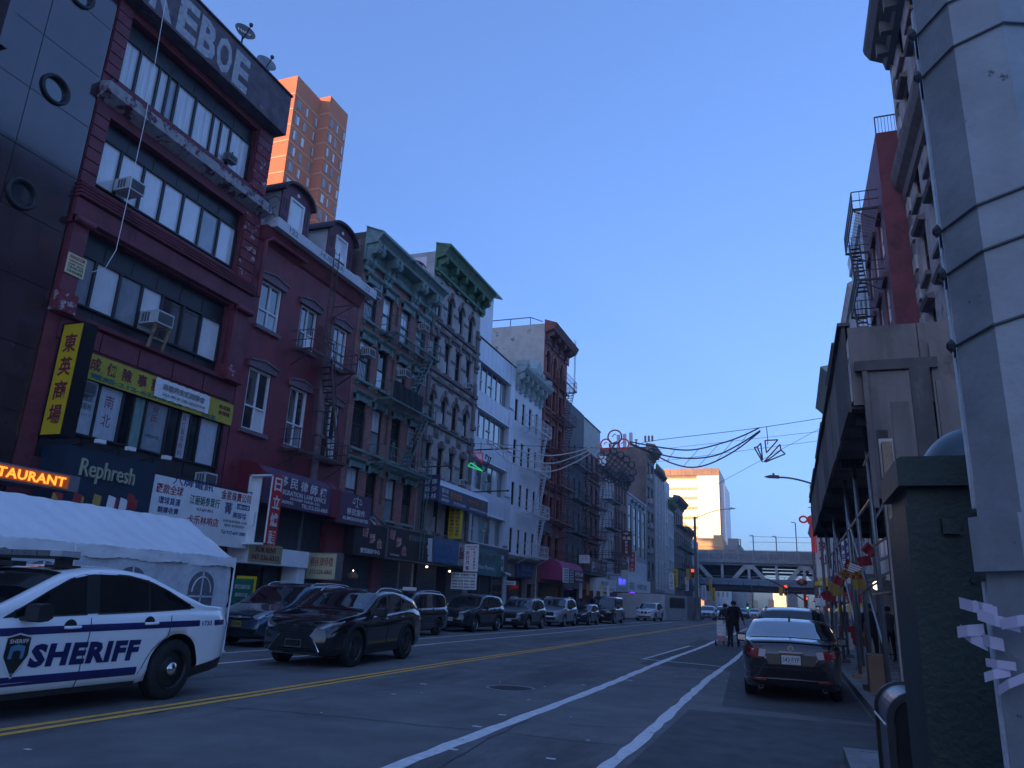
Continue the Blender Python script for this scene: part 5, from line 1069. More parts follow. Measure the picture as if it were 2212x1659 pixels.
for i in range(9): b.lathe([(0,1.2),(.18,.5),(.2,0)], (XF+.3, 122.4+i*1.05, 23.2), 6)
b.build('cresting_spike', 'green_paint', t)
t = tenement('grey house stepping down behind the spiky roofed house', 131.25, 136.0, 21.0, 'render_grey', 2, [(16.8, 19.5), (12.8, 15.6), (8.8, 11.6)], .6, 'frame_white', ('glass_dark',), trim='grey_light')
t = tenement('pale stone house with green bracketed cornice and arched windows', 129.0+7.05, 143.0, 19.6, 'render_grey', 4, [(14.8, 17.6), (10.8, 13.4), (6.8, 9.4)], .5, 'frame_black', ('glass_dark',), (1.0, 1.5), cm='green_paint', trim='grey_light', arch=True)
boxpart('roof_storey', 'grey_light', t, XF-9, XF-.6, 136.5, 142.8, 20.1, 23.8); 
t = tenement('dark stone house with heavy dark cornice', 143.05, 157.0, 21.4, 'brown_stone', 5, [(16.5, 18.8), (12.5, 15.0), (8.5, 11.0), (4.8, 7.0)], .45, 'frame_black', ('glass_dark', 'blind_grey'), (1.3, 1.6), cm='charcoal', trim='charcoal')
fire_escape('black fire escape on the dark stone house', 'iron_black', XF, 145, 156, [16.4, 12.4, 8.4, 4.7], 1.2, stair=(155, 151))
t = tenement('dark brown tenement with rounded rusty roof edge before the bridge', 157.05, 171.0, 17.0, 'brick_brown', 5, [(12.5, 14.8), (8.8, 11.0), (5.0, 7.2)], .45, 'frame_black', ('blind_grey', 'glass_dark'), (1.2, 1.2), cm='terracotta', trim='brown_stone')
fire_escape('black fire escape on the dark brown tenement before the bridge', 'iron_black', XF, 159, 169, [12.4, 8.6, 4.8], 1.2, stair=(168, 164))
t = tenement('grey tenement with a pale blue painted wall just before the bridge', 171.05, 184.0, 16.2, 'render_grey', 4, [(11.8, 13.8), (8.2, 10.2), (4.8, 6.8)], .45, 'frame_black', ('glass_dark',), side='metal_panel', trim='grey_light')

# shop signs of the far part of the left row
def sign_at(name, label, Y, u0, u1, v0, v1, *a, **k):
    p, q = at(u0, v1, 'Y', Y), at(u1, v0, 'Y', Y); return sign_y(name, label, Y, p.x, q.x, p.z, q.z, *a, **k)
sign_at('brown_vertical_sign', 'brown hanging sign with white animal outline and characters 永昌眼鏡公司', 80.0, 1342, 1364, 1147, 1202, 'sign_brown', [('永昌', 'ink_white', .5, .72, .8, .13, .03)] + vert('眼鏡公司', 'ink_white', .5, .25, .62, .1, bold=.03) + [('~ɯ~', 'ink_white', .5, .9, .6, .1, .05), ('Optical Company', 'ink_white', .5, .03, .85, .035)], .25, arm=-20)
t_ = sign_at('red_white_sign', 'red and white hanging sign behind the brown one', 84.0, 1358, 1373, 1191, 1235, 'sign_white', [], .2, frame='grey_light', arm=-20)
p_, q_ = at(1359.5, 1233, 'Y', 84), at(1371.5, 1193, 'Y', 84); boxpart('red_field', 'sign_red', t_, p_.x, q_.x, 83.96, 83.99, p_.z, q_.z)
for i, c in enumerate('美亮人生'): lettering(c, 'ink_white', ((p_.x+q_.x)/2, 83.955, q_.z-.35-i*(q_.z-p_.z)/4), (1,0,0), UP, .42, .42, t_, .03)
sign_at('dark_projecting_sign', 'dark projecting sign with grey lines above a plain grey box', 82.0, 1342, 1356, 1215, 1231, 'charcoal', [('───', 'ink_white', .5, .85, .6, .08), ('服務專線', 'ink_grey', .5, .6, .7, .14), ('信用公司', 'ink_grey', .5, .35, .7, .14)], .2, arm=-20)
sign_at('grey_box_sign', 'plain pale grey box sign below the dark projecting sign', 82.0, 1342, 1356, 1231.5, 1246, 'grey_light', [('〜', 'ink_grey', .5, .45, .4, .1)], .2, arm=-20)
sign_at('white_notice_sign', 'white notice board with three lines of writing under the fire escapes', 70.5, 1251, 1273, 1199, 1216, 'sign_white', [('免費分享專線', 'ink_grey', .5, .8, .8, .14), ('武當山易理', 'ink_red', .5, .55, .7, .16), ('電話 212 888 1698', 'ink_grey', .5, .3, .8, .12)], .15, arm=-20)
sign_x('white_letter_sign', 'brown fascia with tall white characters under the narrow grey house', XF+.1, 76.5, 84, 4.3, 6.0, 'brown_stone', [('福星海鮮酒家', 'ink_white', .5, .5, .85, .6, .04)], .7)
sign_x('white_shop_sign', 'white shop sign with grey Latin lettering and characters', XF+.1, 79, 88, 2.6, 4.1, 'sign_white', [('賽百', 'ink_grey', .35, .65, .4, .36), ('Bestbury', 'ink_grey', .5, .3, .8, .3)], .9)
sign_x('neon_shop_sign', 'grey shop sign with glowing blue neon characters', XF+.1, 88.5, 95, 2.9, 4.9, 'grey_light', [('青梅', 'neon_blue', .45, .6, .7, .42, .02), ('DINE', 'ink_grey', .5, .2, .6, .14)], .9)
sign_x('dark_awning_sign', 'dark awning with two white characters near the street corner', XF+.3, 75, 90, 1.9, 2.7, 'maroon_dark', [('建昌', 'ink_white', .35, .5, .2, .6, .05)], 1.2, cat='awning')
sign_x('white_fascia_sign', 'long white fascia with brown writing left of the corner lamp post', XF+.1, 95.5, 113, 2.9, 4.8, 'sign_white', [('福記', 'ink_grey', .2, .5, .2, .5, .02), ('海鮮酒家', 'ink_grey', .62, .5, .4, .4, .02)], .6)
sign_at('purple_neon_sign', 'small purple glowing neon strip under the white fascia sign', 86.0, 1359, 1372, 1277, 1284, 'ink_blue', [('ALIPOW', 'neon_purple', .5, .5, .9, .7, .03)], .1, arm=-20)
sign_at('white_column_sign', 'narrow white hanging sign with dark characters, nearest of the far pair', 128, 1446, 1455, 1238, 1272, 'sign_white', vert('正元餅店', 'ink_blue', .5, .6), .3, arm=-20)
sign_at('yellow_column_sign', 'yellow hanging sign with dark characters beside the narrow white one', 131, 1453, 1463, 1229, 1268, 'sign_yellow', vert('華益商場', 'ink_black', .5, .6), .3, arm=-20)
sign_at('pink_column_sign', 'pale pink hanging sign with red characters near the red traffic light', 150, 1480, 1487, 1247, 1276, 'sign_white', vert('福利彩票行', 'ink_red', .5, .7), .3, arm=-20)
sign_at('white_column_sign', 'white hanging sign with black characters before the bridge, left of three', 160, 1503, 1509, 1261, 1288, 'sign_white', vert('食方超市', 'ink_black', .5, .7), .3, arm=-20)
sign_at('white_column_sign', 'wide white hanging sign with blue characters before the bridge, right of three', 166, 1516.5, 1525, 1265, 1297, 'sign_white', vert('保健堂藥房', 'ink_blue', .5, .6), .3, arm=-20)
sign_at('lilac_column_sign', 'lilac hanging sign with dark characters before the bridge, middle of three', 163, 1510, 1516, 1265, 1294, 'grey_light', vert('福州理髮', 'ink_maroon', .5, .6), .3, arm=-20)
sign_at('yellow_column_sign', 'yellow hanging sign just left of the bridge opening, upper one', 172, 1532, 1537, 1252, 1279, 'sign_yellow', vert('福建同鄉', 'ink_maroon', .5, .6), .3, arm=-20)
sign_at('yellow_column_sign', 'brown lettered yellow hanging sign just left of the bridge opening, lower one', 176, 1538, 1544, 1270, 1299, 'sign_yellow', vert('平安大藥房', 'ink_maroon', .5, .7), .3, arm=-20)
# house beyond the row that side signs hang from: row continues past the bridge
# construction hoarding
hd = thing('construction_hoarding', 'grey plywood hoarding box with a dark printed panel beside the white car', 'hoarding', (-12.5, 86, 0))
b = B(); b.prism([(-12.9, 84.6), (-19.5, 86.5), (-19.5, 100), (-10.7, 99.6)][::-1], 'Z', 0, 2.75); b.build('board_wall', 'grey_light', hd, fix=True)
for k in range(7):
    f0, f1 = k/7+.004, (k+1)/7-.004
    pa = Vector((-12.87, 84.6, 0)).lerp(Vector((-10.67, 99.6, 0)), f0); pb = Vector((-12.87, 84.6, 0)).lerp(Vector((-10.67, 99.6, 0)), f1)
    bb = B(); bb.add([(pa.x+.02, pa.y, .05), (pb.x+.02, pb.y, .05), (pb.x+.02, pb.y, 2.7), (pa.x+.02, pa.y, 2.7), (pa.x, pa.y, .05), (pb.x, pb.y, .05), (pb.x, pb.y, 2.7), (pa.x, pa.y, 2.7)], [(0,1,2,3),(3,2,6,7),(0,4,5,1),(1,5,6,2),(0,3,7,4)]); bb.build('board', 'grey_light' if k < 4 else 'grey_paint', hd)
pa = Vector((-12.87, 84.6, 0)).lerp(Vector((-10.67, 99.6, 0)), .10); pb = Vector((-12.87, 84.6, 0)).lerp(Vector((-10.67, 99.6, 0)), .5)
bb = B(); bb.add([(pa.x+.05, pa.y, 1.35), (pb.x+.05, pb.y, 1.35), (pb.x+.05, pb.y, 2.45), (pa.x+.05, pa.y, 2.45)], [(0,1,2,3)]); bb.build('printed_panel', 'sign_screen', hd)
dv = (pb-pa).normalized(); lettering('AVAIL', 'ink_white', ((pa+pb)/2 + Vector((.06, .5, 2.1))), tuple(dv), UP, 2.6, .45, hd, .02); 
boxpart('roof_board', 'charcoal', hd, -19.5, -12.7, 86.5, 99, 2.76, 2.84)
# ================================================================ bridge across the end of the street
YB = 190
br = thing('steel_bridge', 'grey two deck steel truss bridge crossing the far end of the street', 'bridge', (-7, YB, 0))
def bp(name, m, *a): return boxpart(name, m, br, *a)
bp('upper_deck_girder', 'bridge_steel', -110, 95, YB-.5, YB+9, 11.6, 12.6); bp('upper_fascia', 'bridge_steel', -110, 95, YB-1.0, YB-.5, 12.1, 12.75)
bp('lower_deck', 'bridge_dark', -110, 95, YB-.4, YB+24, 5.9, 6.3); bp('lower_girder', 'bridge_dark', -110, 95, YB-.2, YB+.3, 6.3, 7.0)
bp('lower_fascia', 'bridge_blue', -110, 95, YB-1.2, YB-.8, 7.0, 7.75); bp('walkway_screen', 'bridge_blue', -110, 95, YB-1.15, YB-1.05, 7.75, 8.5)
b = B(); b.box(-110, 95, YB-.6, YB-.5, 12.75, 15.0); b.build('noise_screen', 'bridge_steel', br)
for i in range(60): 
    x = -110 + i*3.4
    if -40 < x < 25: bp('screen_post', 'bridge_pale', x, x+.12, YB-.75, YB-.6, 12.7, 15.1)
    if -40 < x < 25: bp('walkway_post', 'bridge_steel', x, x+.1, YB-1.25, YB-1.15, 7.0, 9.0)
    if -40 < x < 25: bp('fascia_stiffener', 'bridge_dark', x+1, x+1.2, YB-1.3, YB-1.2, 7.0, 7.6)
for z in (13.4, 14.0, 15.05): bp('screen_rail', 'bridge_steel', -110, 95, YB-.8, YB-.72, z, z+.08)
for z in (8.1, 8.95): bp('walkway_rail', 'bridge_pale', -110, 95, YB-1.32, YB-1.24, z, z+.07)
for z in (9.7, 10.5, 11.2): bp('floor_beam', 'bridge_dark', -110, 95, YB+4, YB+5, z, z+.5)
bp('inner_wall', 'bridge_dark', -110, -6.2, YB+8, YB+8.3, 6.3, 11.6)
for x0 in (-33.6, -21.3, -9.0, 3.3, 15.6):
    b = B(); c = x0 + 6.1 - 6.15
    for yy in (YB-.3, YB+22):
        b.bar((x0-.8, yy, 11.4), (x0-4.1, yy, 7.7), .9, .7, up=(0,1,0)); b.bar((x0+.8, yy, 11.4), (x0+4.1, yy, 7.7), .9, .7, up=(0,1,0)); b.box(x0-1.3, x0+1.3, yy-.35, yy+.35, 10.7, 11.7); b.box(x0-.3, x0+.3, yy-.3, yy+.3, 7.7, 10.7); b.box(x0+5.9, x0+6.45, yy-.3, yy+.3, 7.5, 11.6)
    b.build('truss_frame', 'bridge_pale', br)
for x in (-64, 32): bp('pier', 'far_stone', x, x+14, YB-1, YB+26, 0, 12)
for k, (x, h) in enumerate(((-7.9, 4.0), (-2.6, 3.8), (2.0, 7.2), (-10.9, 3.0))):
    t = thing('bridge_lamp_post', ('lamp post on the bridge right of the glass tower', 'short lamp post on the middle of the bridge', 'tallest lamp post on the right end of the bridge', 'lamp post on the bridge in front of the glass tower')[k], 'lamp post', (x, YB+4, 12.6)); b = B(); b.tube([(x, YB+4, 12.6), (x, YB+4, 15+h)], .13, 6); b.bar((x, YB+4, 15+h), (x-.8 if k != 2 else x-1.0, YB+4, 15.1+h), .18); b.build('mast', 'bridge_steel', t)
b = B(); b.tube([(-9, YB+6, 19.0), (0, YB+6, 18.8), (12, YB+6, 19.0)], .04, 4); b.tube([(-9, YB+6, 17.6), (12, YB+6, 17.6)], .04, 4); t = thing('catenary_wire', 'thin overhead wires above the bridge', 'wire', (0, YB, 18)); b.build('wire', 'iron_black', t)

# ================================================================ glass tower and other towers beyond
gt = thing('glass_tower', 'tall sunlit glass tower with a blazing blank right half and banded left half', 'tower', (-50, 420, 0))
YT = 420
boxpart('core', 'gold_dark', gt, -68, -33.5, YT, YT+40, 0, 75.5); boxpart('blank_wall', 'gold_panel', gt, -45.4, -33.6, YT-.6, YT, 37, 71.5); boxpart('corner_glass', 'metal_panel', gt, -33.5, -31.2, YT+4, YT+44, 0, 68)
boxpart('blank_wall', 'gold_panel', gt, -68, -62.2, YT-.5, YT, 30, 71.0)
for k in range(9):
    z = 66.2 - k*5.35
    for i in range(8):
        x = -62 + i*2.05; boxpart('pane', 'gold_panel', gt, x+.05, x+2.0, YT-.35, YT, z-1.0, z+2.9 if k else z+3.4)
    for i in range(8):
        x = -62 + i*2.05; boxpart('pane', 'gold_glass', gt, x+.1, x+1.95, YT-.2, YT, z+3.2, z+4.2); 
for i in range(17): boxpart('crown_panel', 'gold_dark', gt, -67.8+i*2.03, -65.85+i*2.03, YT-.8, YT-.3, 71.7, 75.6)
oc = thing('ochre_block', 'low sunlit ochre block standing in front of the glass tower', 'building', (-25, 300, 0))
def farbox(name, label, cat, m, Y, u0, u1, v0, v1, D=12, roof=None, win=None, wm='far_grey', zmin=0):
    p0 = at(u0, v0, 'Y', Y); p1 = at(u1, v1, 'Y', Y); t = thing(name, label, cat, (p0.x, Y, 0))
    boxpart('wall', m, t, p0.x, p1.x, Y, Y+D, zmin, p0.z)
    if win:
        nx, nz, fx, fz = win; W, H = p1.x-p0.x, p0.z-max(p1.z, 0)
        for i in range(nx):
            for j in range(nz):
                cx = p0.x + W*(i+.5)/nx; cz = p0.z - H*(j+.5)/nz
                boxpart('window', wm, t, cx-W/nx*fx/2, cx+W/nx*fx/2, Y-.08, Y-.01, cz-H/nz*fz/2, cz+H/nz*fz/2)
    return t
p = at(1510, 1162, 'Y', 330); p2 = at(1562, 1190, 'Y', 330); boxpart('wall', 'ochre', oc, p.x-4, p2.x, 330, 350, 0, p.z); q = at(1540, 1155, 'Y', 330); boxpart('roof_box', 'ochre', oc, q.x, p2.x-.5, 331, 340, p.z, q.z)
boxpart('ledge', 'tower_band', oc, p.x-4, p2.x+.3, 329.6, 330, p.z-3.6, p.z-3.2)
farbox('grey_block', 'grey block with a round tank like top right of the glass tower', 'building', 'far_grey', 260, 1565, 1600, 1177, 1190, 18); farbox('roof_tank', 'small square roof tank on the grey block', 'roof structure', 'far_grey', 259, 1572, 1594, 1163, 1178, 8, zmin=18)
# brick towers on the left, lit by the low sun
def brick_tower(label, corner, wl, wr, H, rows):
    t = thing('brick_tower', label, 'tower', (corner[0], corner[1], 0)); x, y = corner
    boxpart('wall', 'tower_brick', t, x-wl, x, y, y+wr, 0, H)
    for k in range(rows):
        z = H - 5.0 - k*4.15
        if z < 40: break
        b = B(); b.box(x-wl, x+.06, y-.12, y+.02, z-.18, z+.18); b.box(x, x+.12, y, y+wr, z-.18, z+.18); b.build('floor_band', 'tower_band', t)
    for (w0, w1, face) in [(.10, .26, 'X'), (.42, .54, 'X'), (.82, .93, 'X'), (.30, .42, 'X2')]:
        for k in range(rows):
            z = H - 8.2 - k*4.15
            if z < 40: break
            if face == 'X2': continue
            fr = boxpart('window', 'far_grey', t, x, x+.18, y+wr*w0, y+wr*w1, z, z+2.4)
            boxpart('pane', ('blind_white', 'glass_sky', 'blind_grey')[(k*7+int(w0*10)) % 3], fr, x+.18, x+.22, y+wr*w0+.15, y+wr*(w0+w1)/2-.05, z+.15, z+2.25); boxpart('pane', ('blind_white', 'glass_sky')[(k*5+int(w0*10)) % 2], fr, x+.18, x+.22, y+wr*(w0+w1)/2+.05, y+wr*w1-.15, z+.15, z+2.25)
    for k in range(rows):
        z = H - 8.2 - k*4.15
        if z < 40 or wl < 14: break
        fr = boxpart('window', 'sign_white', t, x-wl*.72, x-wl*.5, y-.2, y, z, z+2.6); boxpart('pane', 'glass_dark', fr, x-wl*.70, x-wl*.62, y-.24, y-.2, z+.2, z+2.4); boxpart('pane', 'glass_dark', fr, x-wl*.6, x-wl*.52, y-.24, y-.2, z+.2, z+2.4)
    return t
pa = at(644, 163, 'Y', 120); pb = at(715, 207, 'Y', 128)
def face_len(px, v, cx): 
    q = at(px, v, 'X', cx); return q.y
yl = face_len(695, 210, pa.x); brick_tower('nearer sunlit orange brick tower rising behind the dormers', (pa.x, 120), 30, yl-120, pa.z, 16)
cx = at(715, 207, 'Y', yl).x; cz = at(715, 207, 'Y', yl).z; y2 = face_len(753, 240, cx); brick_tower('farther narrower orange brick tower beside the nearer one', (cx, yl), 12, y2-yl, cz, 18)
q = at(540, 140, 'Y', 122); tag(boxpart('brick_tower_lift', 'tower_brick', None, q.x-16, q.x, 130, 140, 60, q.z+3), 'lift house of the brick towers peeping over the maroon parapet', 'roof structure')

# ================================================================ the street beyond the bridge
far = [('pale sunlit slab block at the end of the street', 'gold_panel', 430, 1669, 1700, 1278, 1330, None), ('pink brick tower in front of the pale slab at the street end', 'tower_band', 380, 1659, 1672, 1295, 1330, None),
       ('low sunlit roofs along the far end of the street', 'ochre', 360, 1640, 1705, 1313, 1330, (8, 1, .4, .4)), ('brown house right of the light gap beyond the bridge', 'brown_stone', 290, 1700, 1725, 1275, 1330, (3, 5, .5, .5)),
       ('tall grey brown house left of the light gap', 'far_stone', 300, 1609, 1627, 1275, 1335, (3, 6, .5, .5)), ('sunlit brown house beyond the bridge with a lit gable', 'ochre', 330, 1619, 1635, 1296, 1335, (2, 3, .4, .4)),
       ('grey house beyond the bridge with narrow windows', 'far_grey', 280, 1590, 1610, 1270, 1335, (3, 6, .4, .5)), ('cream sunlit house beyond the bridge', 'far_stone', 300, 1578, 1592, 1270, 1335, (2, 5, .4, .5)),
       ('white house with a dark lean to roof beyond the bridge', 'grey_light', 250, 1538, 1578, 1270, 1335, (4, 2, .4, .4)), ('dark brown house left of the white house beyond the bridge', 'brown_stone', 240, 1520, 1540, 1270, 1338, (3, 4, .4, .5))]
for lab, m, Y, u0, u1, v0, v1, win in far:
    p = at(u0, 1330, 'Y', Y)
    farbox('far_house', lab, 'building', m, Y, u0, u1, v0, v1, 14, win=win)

# ================================================================ street lamps and traffic lights
def lamp_post(label, x, y, h, arm_dx, r=.09, m='galv', headlen=.75, rise=.5, armz=None, base=True):
    t = thing('street_lamp', label, 'street lamp', (x, y, 0), None)
    b = B(); b.tube([(x, y, .1), (x, y, h)], r, 8, r2=r*.7)
    if base: b.tube([(x, y, .1), (x, y, .9)], r*2.2, 8, r2=r*1.6)
    b.build('pole', m, t)
    b = B(); n = 8; pts = [(x + arm_dx*i/n, y, h-.25 + rise*sin(pi/2*i/n)) for i in range(n+1)]; b.tube(pts, .05, 6); b.build('arm', m, t)
    s_ = 1 if arm_dx > 0 else -1; ex, ez = pts[-1][0], pts[-1][2]
    b = B(); b.prism([(ex-.05*s_, ez-.06), (ex+headlen*.7*s_, ez-.02), (ex+headlen*s_, ez+.04), (ex+headlen*.6*s_, ez+.12), (ex-.05*s_, ez+.10)], 'Y', y-.15, y+.15); b.box(ex+.25*s_-.06, ex+.25*s_+.06, y-.05, y+.05, ez+.1, ez+.24); b.build('lamp_head', m, t, fix=True)
    return t
lamp_post('street lamp with curved arm reaching over the road from the scaffolded side', 1.75, 45.0, 8.72, -2.05, m='charcoal', headlen=.75, rise=.48)
lamp_post('tall corner lamp post carrying the long traffic light arm at left', -10.64, 94.66, 12.3, 4.2, r=.22, rise=1.2)
lamp_post('street lamp just this side of the bridge opening', -8.0, 178, 8.6, 2.6, rise=.5)
lamp_post('street lamp beyond the bridge in the light gap', 6, 300, 12, -4, rise=1.5)
t = thing('signal_mast', 'long sagging traffic signal arm on the left corner lamp post', 'signal arm', (-10.6, 94.6, 5)); b = B()
s0 = at(1514, 1264, 'Y', 94.66); e_ = at(2400/1.82278 + 1200*600/2212/1.82278, 2050/1.82278 + 640*600/2212/1.82278, 'Y', 94.66)
b.tube([(-10.64, 94.66, s0.z-.2), (s0.x+.8, 94.66, s0.z+.1), ((s0.x+e_.x)/2, 94.66, (s0.z+e_.z)/2+.45), (e_.x, 94.66, e_.z)], .09, 8); b.build('arm', 'galv', t)
def signal(label, u, v, Y, lit='lamp_red', k=1.0, body='signal_yellow', side=-1):
    p = at(u, v, 'Y', Y); t = thing('traffic_light', label, 'traffic light', tuple(p)); s_ = .17*k
    b = B(); b.box(p.x-s_, p.x+s_, Y, Y+.3*k, p.z-.78*k, p.z+.26*k); b.build('housing', body, t)
    if side: boxpart('pedestrian_housing', body, t, p.x+side*2.6*s_-s_, p.x+side*2.6*s_+s_, Y, Y+.3*k, p.z-.8*k, p.z+.2*k)
    for i in range(3):
        b = B(); b.lathe([(0, -.02), (.12*k, -.02), (.14*k, .0)], (p.x, Y-.0, p.z - i*.28*k + .02), 12, 'Y'); on = (i == 0 and lit == 'lamp_red') or (i == 2 and lit == 'lamp_green'); b.build('lens', lit if on else 'tyre', t)
    return t
signal('red traffic light on the long left arm', 1496, 1233, 96, k=1.25)
signal('red traffic light in the middle, hung below the bridge walkway', 1700-3, 1268, 130, k=1.7)
signal('red traffic light on the right pole by the bridge', 1741, 1275+18, 120, k=1.4, side=0)
signal('green traffic light beyond the bridge, the left of two', 2943/1.82278, 2380/1.82278, 220, 'lamp_green', k=1.6, body='charcoal', side=0)
signal('green traffic light beyond the bridge, the right of two', 2964/1.82278, 2396/1.82278, 220, 'lamp_green', k=1.5, body='charcoal', side=0)
signal('red light far beyond the bridge', 3005/1.82278, 2410/1.82278, 260, 'lamp_red', k=1.2, body='charcoal', side=0)
t = thing('signal_pole', 'dark signal pole with a drooping arm at right near the bridge', 'signal pole', (4.5, 121, 0))
q0 = at(1742, 1300, 'Y', 121); q1 = at(1655, 1250, 'Y', 121)
b = B(); b.tube([(q0.x, 121, .1), (q0.x, 121, q0.z+.5)], .14, 8); b.tube([(q0.x, 121, q0.z), ((q0.x+q1.x)/2, 121, (q0.z+q1.z)/2+.3), (q1.x, 121, q1.z)], .09, 6); b.build('pole', 'iron_black', t)
t = thing('red_paper_lantern', 'red and gold hanging festival knot near the red traffic light', 'ornament', tuple(at(1732, 1258, 'Y', 115))); q = at(1732, 1258, 'Y', 115)
b = B(); b.lathe([(0,.5),(.6,.3),(.75,0),(.6,-.3),(0,-.5)], tuple(q), 12); b.build('knot', 'flag_red', t); b = B(); b.lathe([(0,.2),(.3,0),(0,-.2)], (q.x, q.y-.6, q.z), 8, 'Y'); b.build('gold_centre', 'flag_gold', t); b = B(); b.box(q.x+.1, q.x+.45, 114.9, 115.1, q.z-3.4, q.z-1.0); b.build('tassel', 'flag_red', t)
# ================================================================ vehicles
def interp(tab, x):
    if x <= tab[0][0]: return tab[0][1]
    for i in range(len(tab)-1):
        (a, p), (c, q) = tab[i], tab[i+1]
        if x <= c:
            return p + (q-p)*(x-a)/(c-a)
    return tab[-1][1]
def smooth_tab(tab, L, r=.06):
    """piecewise-linear profile with its corners rounded"""
    n = 90; out_ = []
    for i in range(n+1):
        x = L*i/n; s = 0; w = 0
        for k in range(-4, 5):
            g = math.exp(-(k/2.2)**2); s += g*interp(tab, min(max(x + k*r/2, 0), L)); w += g
        out_.append((x, s/w))
    return out_
class Car:
    """local frame: x from 0 at the nose to L at the tail, y across, z up"""
    def __init__(c, S):
        c.S = S; c.L = S['L']; c.W = S['W']/2
        r = S.get('r', .07)
        c.zt = smooth_tab(S['top'], c.L, r); c.zb = smooth_tab(S['belt'], c.L, .1); c.wp = smooth_tab(S['plan'], c.L, .05); c.lo = smooth_tab(S['low'], c.L, .08)
    def sec(c, x):
        W = c.W*interp(c.wp, x); zl = interp(c.lo, x); zb = interp(c.zb, x); zt = max(interp(c.zt, x), zb+.02); gh = zt-zb
        tum = c.S.get('tumble', .30); wr = W - .03 - min(gh, .6)*tum*.62
        h = zb - zl
        return [(0, zl), (W*.80, zl), (W*.94, zl+.05), (W*.985, zl+h*.22), (W*.975, zl+h*.40), (W*1.0, zl+h*.66), (W*.995, zl+h*.86), (W*.965, zb-.005), (W*.94, zb+.015),
                (wr+(W*.935-wr)*.55, zb+gh*.45), (wr+(W*.935-wr)*.14, zb+gh*.86), (wr-.045, zt-.025*min(1, gh*4)), (wr*.62, zt+.004), (0, zt+.018)]
    def ys(c, x, z):
        p = c.sec(x)
        for i in range(2, 11):
            (y0, z0), (y1, z1) = p[i], p[i+1]
            if z0 <= z <= z1 and z1 > z0: return y0 + (y1-y0)*(z-z0)/(z1-z0)
        return p[2][0] if z < p[2][1] else p[11][0]
    def ztop(c, x, y):
        p = c.sec(x); y = abs(y)
        for i in range(10, 13):
            (y0, z0), (y1, z1) = p[i], p[i+1]
            if y1 <= y <= y0: return z0 + (z1-z0)*(y0-y)/(y0-y1)
        return p[10][1]
    def xf(c, y, z, end=0):
        n = 40; y = abs(y)
        for i in range(n):
            x = .45*i/n; X = x if end == 0 else c.L - x
            p = c.sec(X)
            if c.ys(X, z) >= y and p[-1][1] >= z - .001 and p[0][1] <= z: return X
        return .45 if end == 0 else c.L-.45
    def body(c, name='body', m='car_black', wells=True):
        n = 72; b = B(); xs = [c.L*(i/n) for i in range(n+1)]; xs[1:1] = [.015, .035]; xs[-1:-1] = [c.L-.035, c.L-.015]
        xs = sorted(set(xs)); k = 26
        for x in xs:
            p = c.sec(x); ring = p + [(-y, z) for y, z in p[-2:0:-1]]
            for y, z in ring: b.v.append((x, y, z))
        k = len(ring)
        for i in range(len(xs)-1):
            for j in range(k): b.f.append((i*k+j, i*k+(j+1) % k, (i+1)*k+(j+1) % k, (i+1)*k+j)); b.m.append(0)
        b.f.append(tuple(range(k))[::-1]); b.m.append(0); b.f.append(tuple((len(xs)-1)*k+j for j in range(k))); b.m.append(0)
        me = b.mesh(name, True, True); me.materials.append(M[m]); o = bpy.data.objects.new(name, me)
        me.materials.append(M['well'])
        if wells:
            COL.objects.link(o); cut = B()
            for wx in c.S['wheels']:
                for s in (-1, 1):
                    rr = c.S['wr']*c.S.get('well', 1.17); y0, y1 = s*(c.W-.30), s*(c.W+.2)
                    cut.lathe([(0, min(y0,y1)), (rr, min(y0,y1)), (rr, max(y0,y1)), (0, max(y0,y1))], (wx, 0, c.S['wr']), 40, 'Y')
            cm = cut.mesh('wheel_cutter', False, True)
            bm = bmesh.new(); bm.from_mesh(cm); bmesh.ops.remove_doubles(bm, verts=bm.verts, dist=1e-5); bm.to_mesh(cm); bm.free()
            cm.materials.append(M['well']); co = bpy.data.objects.new('wheel_cutter', cm); COL.objects.link(co)
            md = o.modifiers.new('arches', 'BOOLEAN'); md.operation = 'DIFFERENCE'; md.object = co; md.solver = 'EXACT'; md.material_mode = 'TRANSFER'
            dg = bpy.context.evaluated_depsgraph_get(); dg.update(); ev = o.evaluated_get(dg); m2 = bpy.data.meshes.new_from_object(ev)
            o.modifiers.clear(); o.data = m2; bpy.data.objects.remove(co); COL.objects.unlink(o)
        return o
    # patches that follow the skin -----------------------------------------
    def side(c, name, m, par, bot, top, off=.006, s=1, nx=18, nz=4, x0=None, x1=None):
        a = max(bot[0][0], top[0][0]) if x0 is None else x0; e = min(bot[-1][0], top[-1][0]) if x1 is None else x1
        b = B(); xs = [a + (e-a)*i/nx for i in range(nx+1)]
        for x in xs:
            z0, z1 = interp(bot, x), interp(top, x)
            for j in range(nz+1):
                z = z0 + (z1-z0)*j/nz; b.v.append((x, s*(c.ys(x, z)+off), z))
        for i in range(nx):
            for j in range(nz):
                q = (i*(nz+1)+j, (i+1)*(nz+1)+j, (i+1)*(nz+1)+j+1, i*(nz+1)+j+1); b.f.append(q if s < 0 else q[::-1]); b.m.append(0)
        return b.build(name, m, par, smooth=True)
